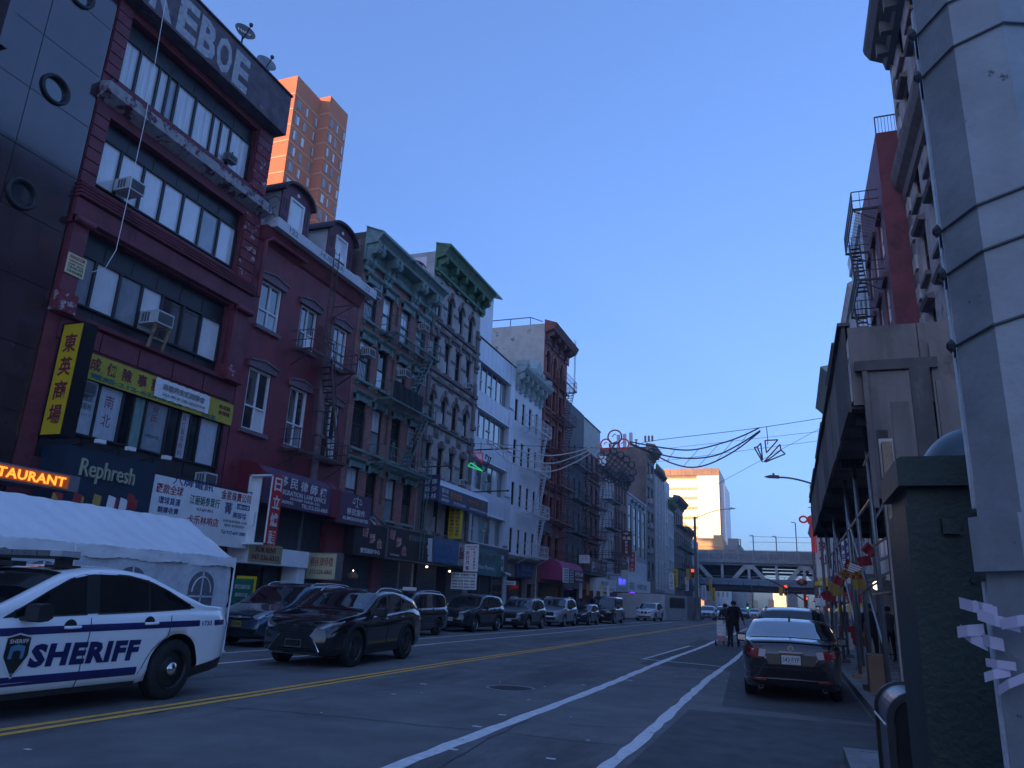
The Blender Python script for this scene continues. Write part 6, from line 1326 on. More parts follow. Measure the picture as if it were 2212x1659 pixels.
    def topp(c, name, m, par, xa, xb, wk, off=.006, nx=14, ny=10, dx=0.0, wk2=None):
        """patch on the upper skin between stations xa and xb; wk: share of the width there"""
        b = B()
        for i in range(nx+1):
            x = xa + (xb-xa)*i/nx; p = c.sec(x); w = p[11][0]*(wk + ((wk2 or wk)-wk)*i/nx)
            for j in range(ny+1):
                y = -w + 2*w*j/ny; b.v.append((x+dx, y, c.ztop(x, y)+off))
        for i in range(nx):
            for j in range(ny): b.f.append((i*(ny+1)+j, (i+1)*(ny+1)+j, (i+1)*(ny+1)+j+1, i*(ny+1)+j+1)); b.m.append(0)
        return b.build(name, m, par, smooth=True)
    def endp(c, name, m, par, poly, end=0, off=.012, mirror=False, th=.02):
        """piece on the nose or tail from an outline in (y, z)"""
        out_ = []
        for s in ((1, -1) if mirror else (1,)):
            b = B(); sg = -1 if end == 0 else 1; n = len(poly)
            pts = []
            for i in range(n):
                (y0, z0), (y1, z1) = poly[i], poly[(i+1) % n]
                for k in range(4): pts.append((y0+(y1-y0)*k/4, z0+(z1-z0)*k/4))
            cy = sum(p[0] for p in pts)/len(pts); cz = sum(p[1] for p in pts)/len(pts)
            N = len(pts); rings = (1.0, .66, .33)
            for rk in rings:
                for (y, z) in pts:
                    yy, zz = cy+(y-cy)*rk, cz+(z-cz)*rk; b.v.append((c.xf(yy, zz, end)+sg*off, s*yy, zz))
            b.v.append((c.xf(cy, cz, end)+sg*off, s*cy, cz)); 
            for r in range(2):
                for i in range(N): j = (i+1) % N; b.f.append((r*N+i, r*N+j, (r+1)*N+j, (r+1)*N+i)); b.m.append(0)
            for i in range(N): b.f.append((2*N+i, 2*N+(i+1) % N, 3*N)); b.m.append(0)
            o = len(b.v)
            for (y, z) in pts: b.v.append((c.xf(y, z, end)-sg*.02, s*y, z))
            for i in range(N): j = (i+1) % N; b.f.append((i, j, o+j, o+i)); b.m.append(0)
            out_.append(b.build(name, m, par, fix=True))
        return out_[0]
    def seam(c, par, lines, s=1, name='door_seam', m='trim_black', w=.008, off=.003):
        b = B()
        for ln in lines:
            pts = []
            for (x0, z0), (x1, z1) in zip(ln, ln[1:]):
                n = max(2, int(abs(z1-z0)/.08 + abs(x1-x0)/.15))
                pts += [(x0+(x1-x0)*k/n, z0+(z1-z0)*k/n) for k in range(n+1)]
            for (x0, z0), (x1, z1) in zip(pts, pts[1:]):
                if abs(x1-x0)+abs(z1-z0) < 1e-5: continue
                b.bar((x0, s*(c.ys(x0, z0)+off), z0), (x1, s*(c.ys(x1, z1)+off), z1), w, .006)
        return b.build(name, m, par)
    def wheel(c, par, wx, s, style='alloy', spokes=5, rm='alloy'):
        r = c.S['wr']; y = s*(c.W-.015-.11*0); w = .22; y1 = s*(c.W-.02)
        b = B(); yi, yo = (c.W-.02-w)*s, (c.W-.02)*s
        pr = [(r*.62, 0), (r*.62, .012), (r*.9, 0.0), (r*.985, .03), (r, .06), (r, w-.06), (r*.985, w-.03), (r*.9, w), (r*.62, w-.012)]
        b.lathe([(a, (h-w)*s) for a, h in pr], (wx, yo, r), 32, 'Y'); ty = b.build('wheel', 'tyre', par, smooth=True)
        b = B(); rr = r*.66
        b.lathe([(rr, -.02*s), (rr*.97, .004*s), (rr*.90, -.02*s), (rr*.86, -.09*s), (rr*.86, -.16*s)], (wx, yo, r), 28, 'Y')
        b.lathe([(0, .004*s), (.05, .0), (.065, -.02*s), (.07, -.06*s)], (wx, yo, r), 16, 'Y')
        n = spokes
        if style == 'steel':
            b.lathe([(.07, -.02*s), (rr*.6, -.05*s), (rr*.88, -.06*s)], (wx, yo, r), 28, 'Y')
        else:
            for i in range(n):
                for da in ((-.10, .10) if style == 'twin' else (0,)):
                    a = 2*pi*i/n + .3; a1 = a + da*1.3; ra, rb_ = .05, rr*.93
                    b.bar((wx+ra*cos(a), yo-.015*s, r+ra*sin(a)), (wx+rb_*cos(a1), yo-.02*s, r+rb_*sin(a1)), .045 if style != 'twin' else .03, .03, up=(0,1,0))
        b.build('rim', rm, ty, smooth=False)
        if style == 'steel':
            b = B(); b.lathe([(0, .02*s), (.07, .012*s), (.085, -.01*s), (.085, -.03*s)], (wx, yo, r), 20, 'Y'); b.build('hub_cap', 'chrome', ty, smooth=True)
        b = B(); b.lathe([(0, -.17*s), (rr*.86, -.17*s)], (wx, yo, r), 20, 'Y'); b.build('brake', 'well', ty)
    def text(c, st, m, par, x, z, w, h, s=1, off=.009, bold=.02, dirx=1, slant=0):
        vs, fs = text_pts(st, w, h, bold, 0, slant)
        me = bpy.data.meshes.new('lettering'); me.from_pydata([(x + dirx*v[0], s*(c.ys(x+dirx*v[0], z+v[1])+off), z+v[1]) for v in vs], [], fs); me.materials.append(M[m])
        o = bpy.data.objects.new('lettering', me); COL.objects.link(o); o.parent = par; return o
def mirror_part(par, x, y, z, s, m='trim_black', k=1.0):
    b = B(); b.bar((x+.02, s*(y-.03), z-.04), (x+.04, s*(y+.12*k), z-.01), .05, .04)
    pts = [(0,-.07),(.03,-.09),(.12,-.08),(.17,-.05),(.17,.06),(.13,.09),(.03,.08),(0,.05)]
    b.prism([(x-.02+p[0]*k, z+p[1]*k+.03) for p in pts], 'Y', s*(y+.08), s*(y+.27*k)); o = b.build('wing_mirror', m, par, fix=True)
    b = B(); b.box(x-.02+.171*k, x-.02+.175*k, s*(y+.10), s*(y+.25*k), z-.03, z+.08); b.build('mirror_glass', 'chrome', o)
def handle(c, par, x, z, s, m, L_=.2):
    y = c.ys(x, z)
    b = B(); b.lathe([(0,0),(.075,0.001*s),(.08,-.01*s)], (x+L_*.42, s*(y+.004), z+.005), 16, 'Y'); b.build('handle_cup', 'trim_black', par)
    b = B(); b.tube([(x, s*(y+.012), z), (x+.03, s*(y+.042), z), (x+L_-.03, s*(c.ys(x+L_, z)+.042), z+.004), (x+L_, s*(c.ys(x+L_, z)+.012), z+.004)], .017, 8); b.build('door_handle', m, par, smooth=True)

SEDAN = dict(L=5.1, W=1.94, wheels=(1.0, 4.0), wr=.36, tumble=.42,
    top=[(0,.70),(.10,.80),(.5,.90),(1.35,1.03),(1.50,1.05),(2.35,1.46),(2.75,1.53),(3.15,1.54),(3.55,1.50),(4.45,1.14),(4.7,1.12),(5.02,1.10),(5.1,1.04)],
    belt=[(0,.62),(.5,.84),(1.4,.94),(2.4,.97),(4.2,1.03),(4.9,1.04),(5.1,.96)], plan=[(0,.70),(.12,.84),(.35,.94),(.9,1.0),(4.3,1.0),(4.75,.95),(5.0,.86),(5.1,.78)],
    low=[(0,.26),(.3,.19),(1.4,.20),(3.5,.20),(4.7,.22),(5.1,.30)])
SUV = dict(L=4.6, W=1.86, wheels=(.88, 3.56), wr=.36, tumble=.34,
    top=[(0,.78),(.08,.90),(.4,.99),(1.15,1.10),(1.28,1.12),(1.95,1.58),(2.3,1.67),(3.0,1.69),(3.7,1.66),(4.05,1.60),(4.38,1.18),(4.55,1.12),(4.6,1.05)],
    belt=[(0,.70),(.4,.90),(1.2,1.0),(2.4,1.03),(4.0,1.10),(4.5,1.08),(4.6,1.0)], plan=[(0,.74),(.12,.86),(.35,.95),(.8,1.0),(3.9,1.0),(4.35,.95),(4.52,.88),(4.6,.82)],
    low=[(0,.30),(.3,.22),(1.3,.24),(3.2,.24),(4.3,.26),(4.6,.36)])
VAN = dict(L=5.1, W=1.96, wheels=(.95, 3.95), wr=.35, tumble=.26,
    top=[(0,.70),(.10,.84),(.35,.95),(.95,1.12),(1.05,1.15),(1.95,1.66),(2.35,1.74),(3.4,1.76),(4.4,1.72),(4.75,1.62),(4.98,1.10),(5.1,1.0)],
    belt=[(0,.62),(.3,.88),(1.0,1.02),(2.4,1.06),(4.6,1.10),(5.1,1.0)], plan=[(0,.72),(.12,.84),(.35,.93),(.8,1.0),(4.6,1.0),(4.95,.95),(5.1,.88)],
    low=[(0,.28),(.3,.20),(1.3,.22),(3.6,.22),(4.8,.24),(5.1,.34)])
def make_car(name, label, S, m, x, y, rz, group=None, k=1.0, side_glass=None, clad=False, rails=None, handles=None, spokes=5, wstyle='alloy', wm='alloy', head=None, tail=None, grille=None, plate=None, rear_plate=None, mirror='trim_black', detail=2, cat='car', glass_trim='chrome', wheelm=None):
    """(x, y) ground position of the nose; rz: heading of the tail seen from the nose"""
    t = thing(name, label, cat, (x, y, 0), group, rz, True); t.scale = (k, k, k); c = Car(S)
    bo = c.body('body', m); COL.objects.link(bo); bo.parent = t
    for wx in S['wheels']:
        for s in (-1, 1): c.wheel(t, wx, s, wstyle, spokes, wm)
    t_ = S['top']; xw0, xw1 = S['ws']; xr0, xr1 = S['rw']
    c.topp('windscreen', 'car_glass', t, xw0, xw1, .97, .008, dx=-.004, wk2=.93)
    c.topp('rear_window', 'car_glass', t, xr0, xr1, .93, .008, dx=.004, wk2=.95)
    for s in (-1, 1):
        for (bot, top) in side_glass:
            if detail > 1 and glass_trim: c.side('window_trim', glass_trim, t, [(a, z-.018) for a, z in bot], [(a, z+.02) for a, z in top], .003, s, x0=bot[0][0]-.02, x1=bot[-1][0]+.02)
            c.side('side_window', 'car_glass', t, bot, top, .008, s)
        mx = S['ws'][0] + .38; mz = interp(c.zb, mx)+.06; mirror_part(t, mx, c.ys(mx, mz-.05), mz, s, mirror)
        for (hx, hz) in (handles or []): handle(c, t, hx, hz, s, m)
        if clad:
            for wx in S['wheels']:
                b = B(); r0, r1 = S['wr']*1.15, S['wr']*1.33; n = 20
                for i in range(n):
                    a0, a1 = pi*(-.06+1.12*i/n), pi*(-.06+1.12*(i+1)/n); q = []
                    for (r_, a_) in ((r0,a0),(r1,a0),(r1,a1),(r0,a1)):
                        X, Z = wx+r_*cos(a_), S['wr']+r_*sin(a_); q.append((X, s*(c.ys(X, max(Z, interp(c.lo, X)+.06))+.02), max(Z, .2)))
                    b.add(q, [(0,1,2,3)])
                    b.add([q[1], (q[1][0], q[1][1]-s*.04, q[1][2]), (q[2][0], q[2][1]-s*.04, q[2][2]), q[2]], [(0,1,2,3)])
                b.build('wheel_arch_trim', 'cladding', t, fix=True)
            c.side('sill_cladding', 'cladding', t, [(S['wheels'][0]+.45, .25), (S['wheels'][1]-.45, .25)], [(S['wheels'][0]+.45, .42), (S['wheels'][1]-.45, .42)], .012, s)
        if rails:
            b = B(); ra, rb_ = rails; ww = c.sec((ra+rb_)/2)[11][0]-.03; n = 8
            pts = [(ra+(rb_-ra)*i/n, s*ww, c.ztop(ra+(rb_-ra)*i/n, ww) + (.055 if 0 < i < n else .0)) for i in range(n+1)]
            b.tube(pts, .018, 6); b.build('roof_rail', 'chrome' if rails and glass_trim else 'trim_black', t, smooth=True)
        if detail > 1:
            c.seam(t, S['seams'], s)
    for i_, (poly, mm) in enumerate(head or []): c.endp('headlight', mm, t, poly, 0, .012+.014*i_, True)
    for i_, (poly, mm) in enumerate(tail or []): c.endp('tail_light', mm, t, poly, 1, .012+.014*i_, True)
    for (nm, poly, mm, off) in (grille or []): c.endp(nm, mm, t, poly, 0, off)
    if plate:
        z, mm, txt = plate; X = c.xf(0, z, 0); boxpart_l('number_plate', mm, t, X-.035, X-.02, -.16, .16, z-.08, z+.08)
        if txt: lettering_l(txt[0], txt[1], (X-.037, 0, z), (0,-1,0), UP, .24, .07, t)
    if rear_plate:
        z, mm, txt = rear_plate; X = c.xf(0, z, 1); boxpart_l('number_plate', mm, t, X+.02, X+.035, -.16, .16, z-.08, z+.08)
        if txt: lettering_l(txt[0], txt[1], (X+.037, 0, z), (0,1,0), UP, .26, .075, t)
    b = B(); b.box(.5, S['L']-.5, -S['W']/2+.25, S['W']/2-.25, .2, .32); b.build('underbody', 'well', t)
    return t, c
def boxpart_l(name, m, par, *a):
    b = B(); b.box(*a); return b.build(name, m, par)
def lettering_l(st, m, org, right, up, w, h, par, bold=.01):
    return lettering(st, m, org, right, up, w, h, par, bold, .001)
SEDAN['ws'] = (1.46, 2.38); SEDAN['rw'] = (3.58, 4.40); SEDAN['seams'] = [[(1.52,.28),(1.50,.6),(1.58,.93)],[(2.62,.24),(2.64,.6),(2.68,.98)],[(3.45,.34),(3.62,.62),(3.82,.76),(3.86,1.0)],[(1.55,.24),(3.4,.24)]]
SUV['ws'] = (1.24, 1.98); SUV['rw'] = (4.04, 4.36); SUV['seams'] = [[(1.36,.42),(1.34,.7),(1.42,1.0)],[(2.35,.42),(2.38,.8),(2.40,1.03)],[(3.15,.5),(3.3,.75),(3.36,1.06)]]
VAN['ws'] = (1.02, 1.98); VAN['rw'] = (4.74, 4.96); VAN['seams'] = [[(1.42,.3),(1.40,.7),(1.5,1.0)],[(2.5,.3),(2.52,.8),(2.54,1.05)],[(3.55,.4),(3.6,.8),(3.62,1.08)],[(2.6,.98),(4.7,1.0)]]
suv_glass = [([(1.72,1.05),(2.33,1.07)], [(1.72,1.16),(1.98,1.42),(2.15,1.54),(2.33,1.59)]), ([(2.42,1.07),(3.28,1.11)], [(2.42,1.59),(2.8,1.61),(3.28,1.59)]), ([(3.36,1.12),(3.98,1.19)], [(3.36,1.57),(3.7,1.50),(3.98,1.27)])]
sedan_glass = [([(1.80,1.00),(2.62,1.025)], [(1.80,1.04),(2.15,1.24),(2.42,1.38),(2.62,1.43)]), ([(2.80,1.03),(3.50,1.055)], [(2.80,1.45),(3.2,1.44),(3.50,1.39)]), ([(3.54,1.056),(4.18,1.09)], [(3.54,1.38),(3.8,1.29),(4.18,1.12)])]
van_glass = [([(1.45,1.07),(2.45,1.10)], [(1.45,1.16),(1.8,1.38),(2.15,1.56),(2.45,1.62)]), ([(2.56,1.10),(3.55,1.13)], [(2.56,1.63),(3.0,1.65),(3.55,1.65)]), ([(3.63,1.13),(4.68,1.17)], [(3.63,1.65),(4.3,1.62),(4.58,1.55),(4.68,1.40)])]
suv_head = [([(.42,.86),(.80,.93),(.84,.84),(.50,.78)], 'head_lamp')]
suv_grille = [('grille', [(-.42,.62),(.42,.62),(.46,.84),(-.46,.84)], 'trim_black', .01), ('lower_grille', [(-.55,.40),(.55,.40),(.6,.54),(-.6,.54)], 'trim_black', .01), ('badge', [(-.06,.75),(.06,.75),(.06,.81),(-.06,.81)], 'chrome', .03)]
suv_tail = [([(.55,1.02),(.82,1.04),(.84,.90),(.60,.88)], 'tail_red')]

# --- sheriff's car, oncoming, nose out of the frame
K = 1.15
car, c = make_car('police_car', 'white police car lettered SHERIFF in blue with a roof light bar', SEDAN, 'car_white', -9.52, 10.33-5.1*K, radians(90), None, K, sedan_glass,
    handles=[(2.33,.885),(3.42,.91)], wstyle='steel', wm='trim_black', head=[([(.55,.74),(.84,.80),(.85,.68),(.58,.64)], 'head_lamp')], grille=[('grille', [(-.5,.45),(.5,.45),(.52,.66),(-.52,.66)], 'trim_black', .01)],
    tail=[([(.60,.98),(.80,.99),(.78,.80),(.70,.78)], 'tail_red')], rear_plate=(.72, 'plate_white', None))
for s in (1, -1):
    # glazing pillars, blue bands, lettering
    c.side('black_pillar', 'trim_black', car, [(2.60,1.02),(2.82,1.03)], [(2.60,1.44),(2.82,1.455)], .006, s)
    c.side('window_surround', 'trim_black', car, [(1.66,.985),(4.27,1.085)], [(1.66,.99),(2.0,1.17),(2.4,1.385),(2.7,1.45),(3.1,1.455),(3.5,1.405),(3.85,1.28),(4.27,1.095)], .0045, s, nx=30)
    c.side('blue_band', 'police_blue', car, [(.9,.80),(2.6,.835),(4.35,.865)], [(.9,.875),(2.6,.91),(4.35,.94)], .004, s, nx=30); c.side('blue_band', 'police_blue', car, [(4.66,.868),(4.92,.872)], [(4.66,.938),(4.92,.940)], .004, s)
    c.side('blue_band', 'police_blue', car, [(1.5,.335),(3.42,.335)], [(1.5,.425),(3.52,.425)], .004, s, nx=24, nz=2); c.side('rocker', 'trim_black', car, [(1.45,.205),(3.45,.205)], [(1.45,.265),(3.45,.265)], .006, s)
    c.side('bumper_lower', 'trim_black', car, [(4.33,.24),(5.02,.32)], [(4.33,.36),(5.02,.46)], .008, s)
    c.text('SHERIFF', 'police_blue', car, 2.70, .615, 1.40, .235, s, .008, .055, -s, slant=.03)
    c.text('1733', 'police_blue', car, 4.50, .90, .20, .062, s, .007, .02, -s)
    # shield emblem
    ex = 1.84; sh_ = [(-.12,.16),(0,.19),(.12,.16),(.125,.0),(.08,-.12),(0,-.2),(-.08,-.12),(-.125,.0)]
    for (kk, mm, oo) in ((1.12, 'ink_white', .006), (1.04, 'trim_black', .008), (.66, 'shield_blue', .010), (.36, 'alloy_dark', .012)):
        me = bpy.data.meshes.new('shield'); me.from_pydata([(ex+p[0]*kk, s*(c.ys(ex+p[0]*kk, .63+p[1]*kk - (.02 if kk < .7 else 0))+oo), .63+p[1]*kk - (.02 if kk < .7 else 0)) for p in sh_], [], [tuple(range(8))]); me.materials.append(M[mm])
        o = bpy.data.objects.new('shield_emblem', me); COL.objects.link(o); o.parent = car
    c.text('SHERIFF', 'ink_white', car, ex, .765, .20, .04, s, .013, .02, -s); c.text('CITY OF', 'ink_white', car, ex, .475, .10, .018, s, .013, 0, -s); c.text('NEW YORK', 'ink_white', car, ex, .452, .07, .014, s, .013, 0, -s)
lb = B(); zr = 1.60
for q in (-.5, .5): lb.box(2.48, 2.62, q-.06, q+.06, 1.52, 1.60); lb.box(2.40, 2.70, q-.10, q+.10, 1.50, 1.535)
lb.build('light_bar_foot', 'trim_black', car); lb = B(); lb.box(2.42, 2.68, -.58, .58, zr, zr+.025); lb.build('light_bar_base', 'trim_black', car)
for i in range(6):
    a = -.6+i*.2; o = boxpart_l('light_bar_lens', 'lightbar' if i not in (0, 5) else 'head_lamp', car, 2.43, 2.67, a+.006, a+.194, zr+.027, zr+.09)
boxpart_l('mount_strap', 'trim_black', car, 2.66, 2.74, .56, .70, 1.44, 1.53); boxpart_l('roof_rack_bar', 'trim_black', car, 1.95, 2.1, -.5, .5, 1.50, 1.55)

# --- black crossover, oncoming
LX = dict(SUV); LX.update(L=4.5, W=1.84, wheels=(.90, 3.52), wr=.37,
    top=[(0,.74),(.06,.86),(.35,.96),(1.15,1.07),(1.28,1.10),(2.0,1.49),(2.35,1.555),(2.8,1.56),(3.4,1.50),(3.85,1.40),(4.22,1.12),(4.4,1.06),(4.5,1.0)],
    belt=[(0,.66),(.4,.88),(1.2,.97),(2.4,1.01),(3.6,1.10),(4.3,1.08),(4.5,.98)])
LX['ws'] = (1.26, 2.0); LX['rw'] = (3.86, 4.2)
lx_glass = [([(1.70,1.03),(2.42,1.055)], [(1.70,1.10),(2.05,1.34),(2.25,1.42),(2.42,1.46)]), ([(2.50,1.06),(3.16,1.10)], [(2.50,1.47),(2.85,1.46),(3.16,1.41)]), ([(3.21,1.11),(3.60,1.17)], [(3.21,1.39),(3.45,1.31),(3.60,1.21)])]
spindle = [(-.46,.80),(-.30,.86),(.30,.86),(.46,.80),(.34,.62),(.56,.32),(.50,.26),(-.50,.26),(-.56,.32),(-.34,.62)]
lx, c = make_car('black_crossover', 'glossy black crossover with a wide spindle grille driving toward the camera', LX, 'car_black', -10.02, 14.18, radians(94), None, 1.07, lx_glass, True, (2.05, 3.5),
    [(2.08,.93),(2.93,.97)], 10, 'twin', 'alloy_dark', head=[([(.44,.80),(.83,.91),(.84,.84),(.62,.74),(.50,.74)], 'head_dark'), ([(.50,.755),(.83,.90),(.845,.88),(.60,.735)], 'head_lamp')],
    grille=[('grille', spindle, 'trim_black', .006), ('badge', [(-.08,.68),(.08,.68),(.09,.75),(.05,.80),(-.05,.80),(-.09,.75)], 'alloy_dark', .03)], tail=suv_tail, glass_trim='chrome')
for i in range(13):
    z = .30+i*.042; hw = .50 if z < .36 else (.56 - (z-.36)*.8 if z < .62 else .34+(z-.62)*.5)
    b = B(); n = 8
    for q in range(n):
        ya, yb = -hw+2*hw*q/n, -hw+2*hw*(q+1)/n; b.bar((c.xf(ya, z)-.02, ya, z), (c.xf(yb, z)-.02, yb, z), .012, .014)
    b.build('grille_slat', 'alloy_dark', lx)
for s in (-1, 1):
    b = B(); b.tube([(c.xf(.34, .62)-.02, s*.34, .62), (c.xf(.5, .42)-.02, s*.50, .42), (c.xf(.57, .33)-.02, s*.57, .32), (c.xf(.5, .27)-.03, s*.50, .262), (c.xf(.2, .27)-.04, s*.2, .258), (c.xf(0, .27)-.04, 0, .256)], .012, 6); b.build('chrome_trim', 'chrome', lx)
X = c.xf(0, .46); boxpart_l('number_plate', 'black_gloss', lx, X-.05, X-.035, -.17, .17, .40, .52)
b = B()
for a in ((-.18,.18,.385,.40),(-.18,.18,.52,.535),(-.18,-.165,.40,.52),(.165,.18,.40,.52)): b.box(X-.058, X-.03, *a)
b.build('plate_frame', 'chrome', lx); lettering_l('Lexus', 'alloy_dark', (X-.052, 0, .46), (0,-1,0), UP, .24, .05, lx)
boxpart_l('sticker', 'sign_white', lx, 1.50, 1.56, -.62, -.56, 1.205, 1.23)

# --- parked along the left kerb
sv, c = make_car('minivan', 'slate blue minivan with a gold number plate parked beside the white tent', VAN, 'car_slate', -14.45, 17.7, radians(91), 'vehicles parked along the left kerb', 1.0, van_glass, False, (2.2, 4.5),
    [(2.1,.98),(3.3,1.0)], 5, 'alloy', 'alloy', head=[([(.42,.80),(.66,.97),(.86,.98),(.88,.82),(.62,.74)], 'head_lamp')],
    grille=[('grille', [(-.38,.72),(.38,.72),(.44,.84),(-.44,.84)], 'trim_black', .012), ('lower_grille', [(-.6,.34),(.6,.34),(.66,.48),(-.66,.48)], 'trim_black', .012), ('grille_bar', [(-.40,.765),(.40,.765),(.42,.80),(-.42,.80)], 'chrome', .03), ('badge', [(-.08,.75),(.08,.75),(.06,.82),(-.06,.82)], 'chrome', .045)],
    plate=(.60, 'plate_gold', ('HCC 6943', 'ink_blue')), glass_trim='trim_black')
mv, c = make_car('minivan', 'dark minivan with bright reflecting side windows half hidden by the black crossover', VAN, 'car_charcoal', -14.75, 25.5, radians(90), 'vehicles parked along the left kerb', .98, van_glass, False, (2.2, 4.5),
    [(2.1,.98),(3.3,1.0)], 5, 'twin', 'alloy_dark', tail=[([(.70,1.25),(.86,1.22),(.88,.9),(.74,.88)], 'tail_red')], glass_trim='chrome')
rv, c = make_car('suv', 'dark charcoal compact SUV with a white front plate parked behind the dark minivan', SUV, 'car_charcoal', -14.95, 33.0, radians(88), 'vehicles parked along the left kerb', 1.02, suv_glass, True, (2.1, 3.8),
    [(2.05,.95),(3.0,.98)], 5, 'twin', 'alloy', head=[([(.40,.88),(.82,.98),(.85,.90),(.50,.80)], 'head_lamp')], grille=suv_grille, plate=(.56, 'plate_white', ('KET 1301', 'ink_blue')), glass_trim=None)
fo, c = make_car('suv', 'dark grey estate like SUV with chrome ringed grille, next after the charcoal one', SUV, 'car_graphite', -14.45, 39.6, radians(91), 'vehicles parked along the left kerb', .98, suv_glass, True, (2.1, 3.9),
    [(2.05,.95),(3.0,.98)], 5, 'alloy', 'alloy', head=suv_head, grille=suv_grille + [('grille_ring', [(-.47,.835),(.47,.835),(.48,.86),(-.48,.86)], 'chrome', .02), ('grille_ring', [(-.43,.60),(.43,.60),(.43,.62),(-.43,.62)], 'chrome', .02)], plate=(.5, 'plate_white', None))
pl, c = make_car('suv', 'silver SUV with big round fog lamps, middle of the parked row', SUV, 'car_silver', -14.6, 47.0, radians(92), 'vehicles parked along the left kerb', 1.06, suv_glass, False, (2.1, 4.0),
    [(2.05,.95),(3.0,.98)], 5, 'alloy', 'alloy', head=[([(.46,.74),(.82,.98),(.85,.80),(.62,.74)], 'head_lamp')], grille=suv_grille)
for s in (-1, 1):
    b = B(); X = c.xf(.62, .48); b.lathe([(0,-.01),(.10,-.01),(.11,.02)], (X-.02, s*.62, .48), 16, 'X'); b.build('fog_lamp', 'head_lamp', pl)
AU = dict(SUV); AU['top'] = [(a, z-.14 if z > 1.2 else z-.05) for a, z in SUV['top']]; AU['belt'] = [(a, z-.05) for a, z in SUV['belt']]
au, c = make_car('hatchback', 'low dark blue car between the silver SUV and the big black van', AU, 'car_navy', -14.4, 53.2, radians(91), 'vehicles parked along the left kerb', .95, [([(a, z-.06) for a, z in g[0]], [(a, z-.18) for a, z in g[1]]) for g in suv_glass], False, None,
    None, 5, 'twin', 'alloy', head=[([(a, z-.06) for a, z in suv_head[0][0]], 'head_lamp')], grille=[(n_, [(a, z-.06) for a, z in p_], m_, o_) for n_, p_, m_, o_ in suv_grille])
BV = dict(VAN); BV.update(L=5.4, W=2.02, wheels=(1.0, 4.2), wr=.38, tumble=.16, top=[(0,.9),(.08,1.05),(.6,1.12),(1.1,1.18),(1.2,1.22),(1.65,1.95),(1.95,2.05),(4.8,2.05),(5.2,2.0),(5.35,1.3),(5.4,1.2)],
    belt=[(0,.8),(.3,1.0),(1.2,1.12),(5.2,1.16),(5.4,1.05)]); BV['ws'] = (1.18, 1.66); BV['rw'] = (5.2, 5.34); BV['seams'] = VAN['seams']
bv_glass = [([(1.5,1.18),(2.3,1.20)], [(1.5,1.5),(1.7,1.82),(1.9,1.86),(2.3,1.88)]), ([(2.42,1.20),(3.6,1.22)], [(2.42,1.88),(3.6,1.88)]), ([(3.72,1.22),(5.0,1.22)], [(3.72,1.88),(5.0,1.86)])]
bv, c = make_car('van', 'tall black boxy van with a chrome edged grille, last in the parked row', BV, 'car_black', -14.3, 60.2, radians(91), 'vehicles parked along the left kerb', 1.02, bv_glass, False, None,
    None, 5, 'alloy', 'alloy', head=[([(.5,.78),(.88,.80),(.9,.98),(.52,.98)], 'head_lamp')], grille=[('grille', [(-.45,.66),(.45,.66),(.46,.98),(-.46,.98)], 'trim_black', .01), ('grille_bar', [(-.45,.80),(.45,.80),(.45,.83),(-.45,.83)], 'chrome', .02)], glass_trim='chrome')
bm, c = make_car('suv', 'white luxury SUV with twin black grilles parked before the grey hoarding', SUV, 'car_snow', -14.0, 78.0, radians(86), None, 1.08, suv_glass, False, (2.1, 3.9),
    None, 5, 'alloy', 'alloy', head=[([(.34,.80),(.80,.90),(.84,.84),(.40,.72)], 'head_dark')], grille=[('grille', [(-.30,.66),(-.03,.66),(-.03,.86),(-.28,.86)], 'trim_black', .015), ('grille', [(.03,.66),(.30,.66),(.28,.86),(.03,.86)], 'trim_black', .015), ('lower_grille', [(-.7,.34),(.7,.34),(.6,.46),(-.6,.46)], 'trim_black', .015)], plate=(.52, 'plate_white', None))

# --- right kerb, seen from behind
TS = dict(SEDAN); TS.update(L=4.7, W=1.80, wheels=(.95, 3.65), wr=.33,
    top=[(0,.64),(.10,.74),(.5,.86),(1.2,.98),(1.35,1.0),(2.1,1.36),(2.5,1.43),(2.9,1.43),(3.2,1.38),(4.05,1.08),(4.3,1.06),(4.55,1.05),(4.64,1.03),(4.7,.93)],
    belt=[(0,.58),(.5,.80),(1.3,.90),(2.3,.93),(3.9,.99),(4.5,.98),(4.7,.86)], plan=[(0,.72),(.12,.84),(.35,.94),(.9,1.0),(3.9,1.0),(4.35,.955),(4.58,.88),(4.7,.80)], low=[(0,.22),(.3,.16),(1.3,.17),(3.3,.17),(4.3,.19),(4.7,.30)], tumble=.46)
TS['ws'] = (1.32, 2.14); TS['rw'] = (3.22, 4.02); TS['seams'] = [[(1.4,.3),(1.4,.6),(1.5,.9)],[(2.4,.25),(2.45,.92)],[(3.2,.35),(3.4,.6),(3.5,.95)]]
ts_glass = [([(1.62,.96),(2.36,.98)], [(1.62,1.0),(2.0,1.22),(2.36,1.33)]), ([(2.44,.985),(3.1,1.01)], [(2.44,1.34),(3.1,1.28)]), ([(3.14,1.012),(3.7,1.04)], [(3.14,1.27),(3.7,1.08)])]
KT = 1.0
ts, c = make_car('dark_sedan', 'dark brown sedan with number plate S43 FYP parked at the right kerb', TS, 'car_brown', -.06, 15.35+4.7*KT, radians(-90), 'vehicles parked along the right kerb', KT, ts_glass, False, None,
    [(2.1,.84),(2.95,.86)], 5, 'twin', 'alloy', tail=[([(.42,.90),(.80,.95),(.84,.78),(.52,.74)], 'tail_red'), ([(.42,.895),(.55,.91),(.57,.775),(.46,.77)], 'tail_clear')],
    head=[([(.5,.66),(.8,.76),(.82,.66),(.55,.58)], 'head_lamp')])
X = c.xf(0, .74, 1)
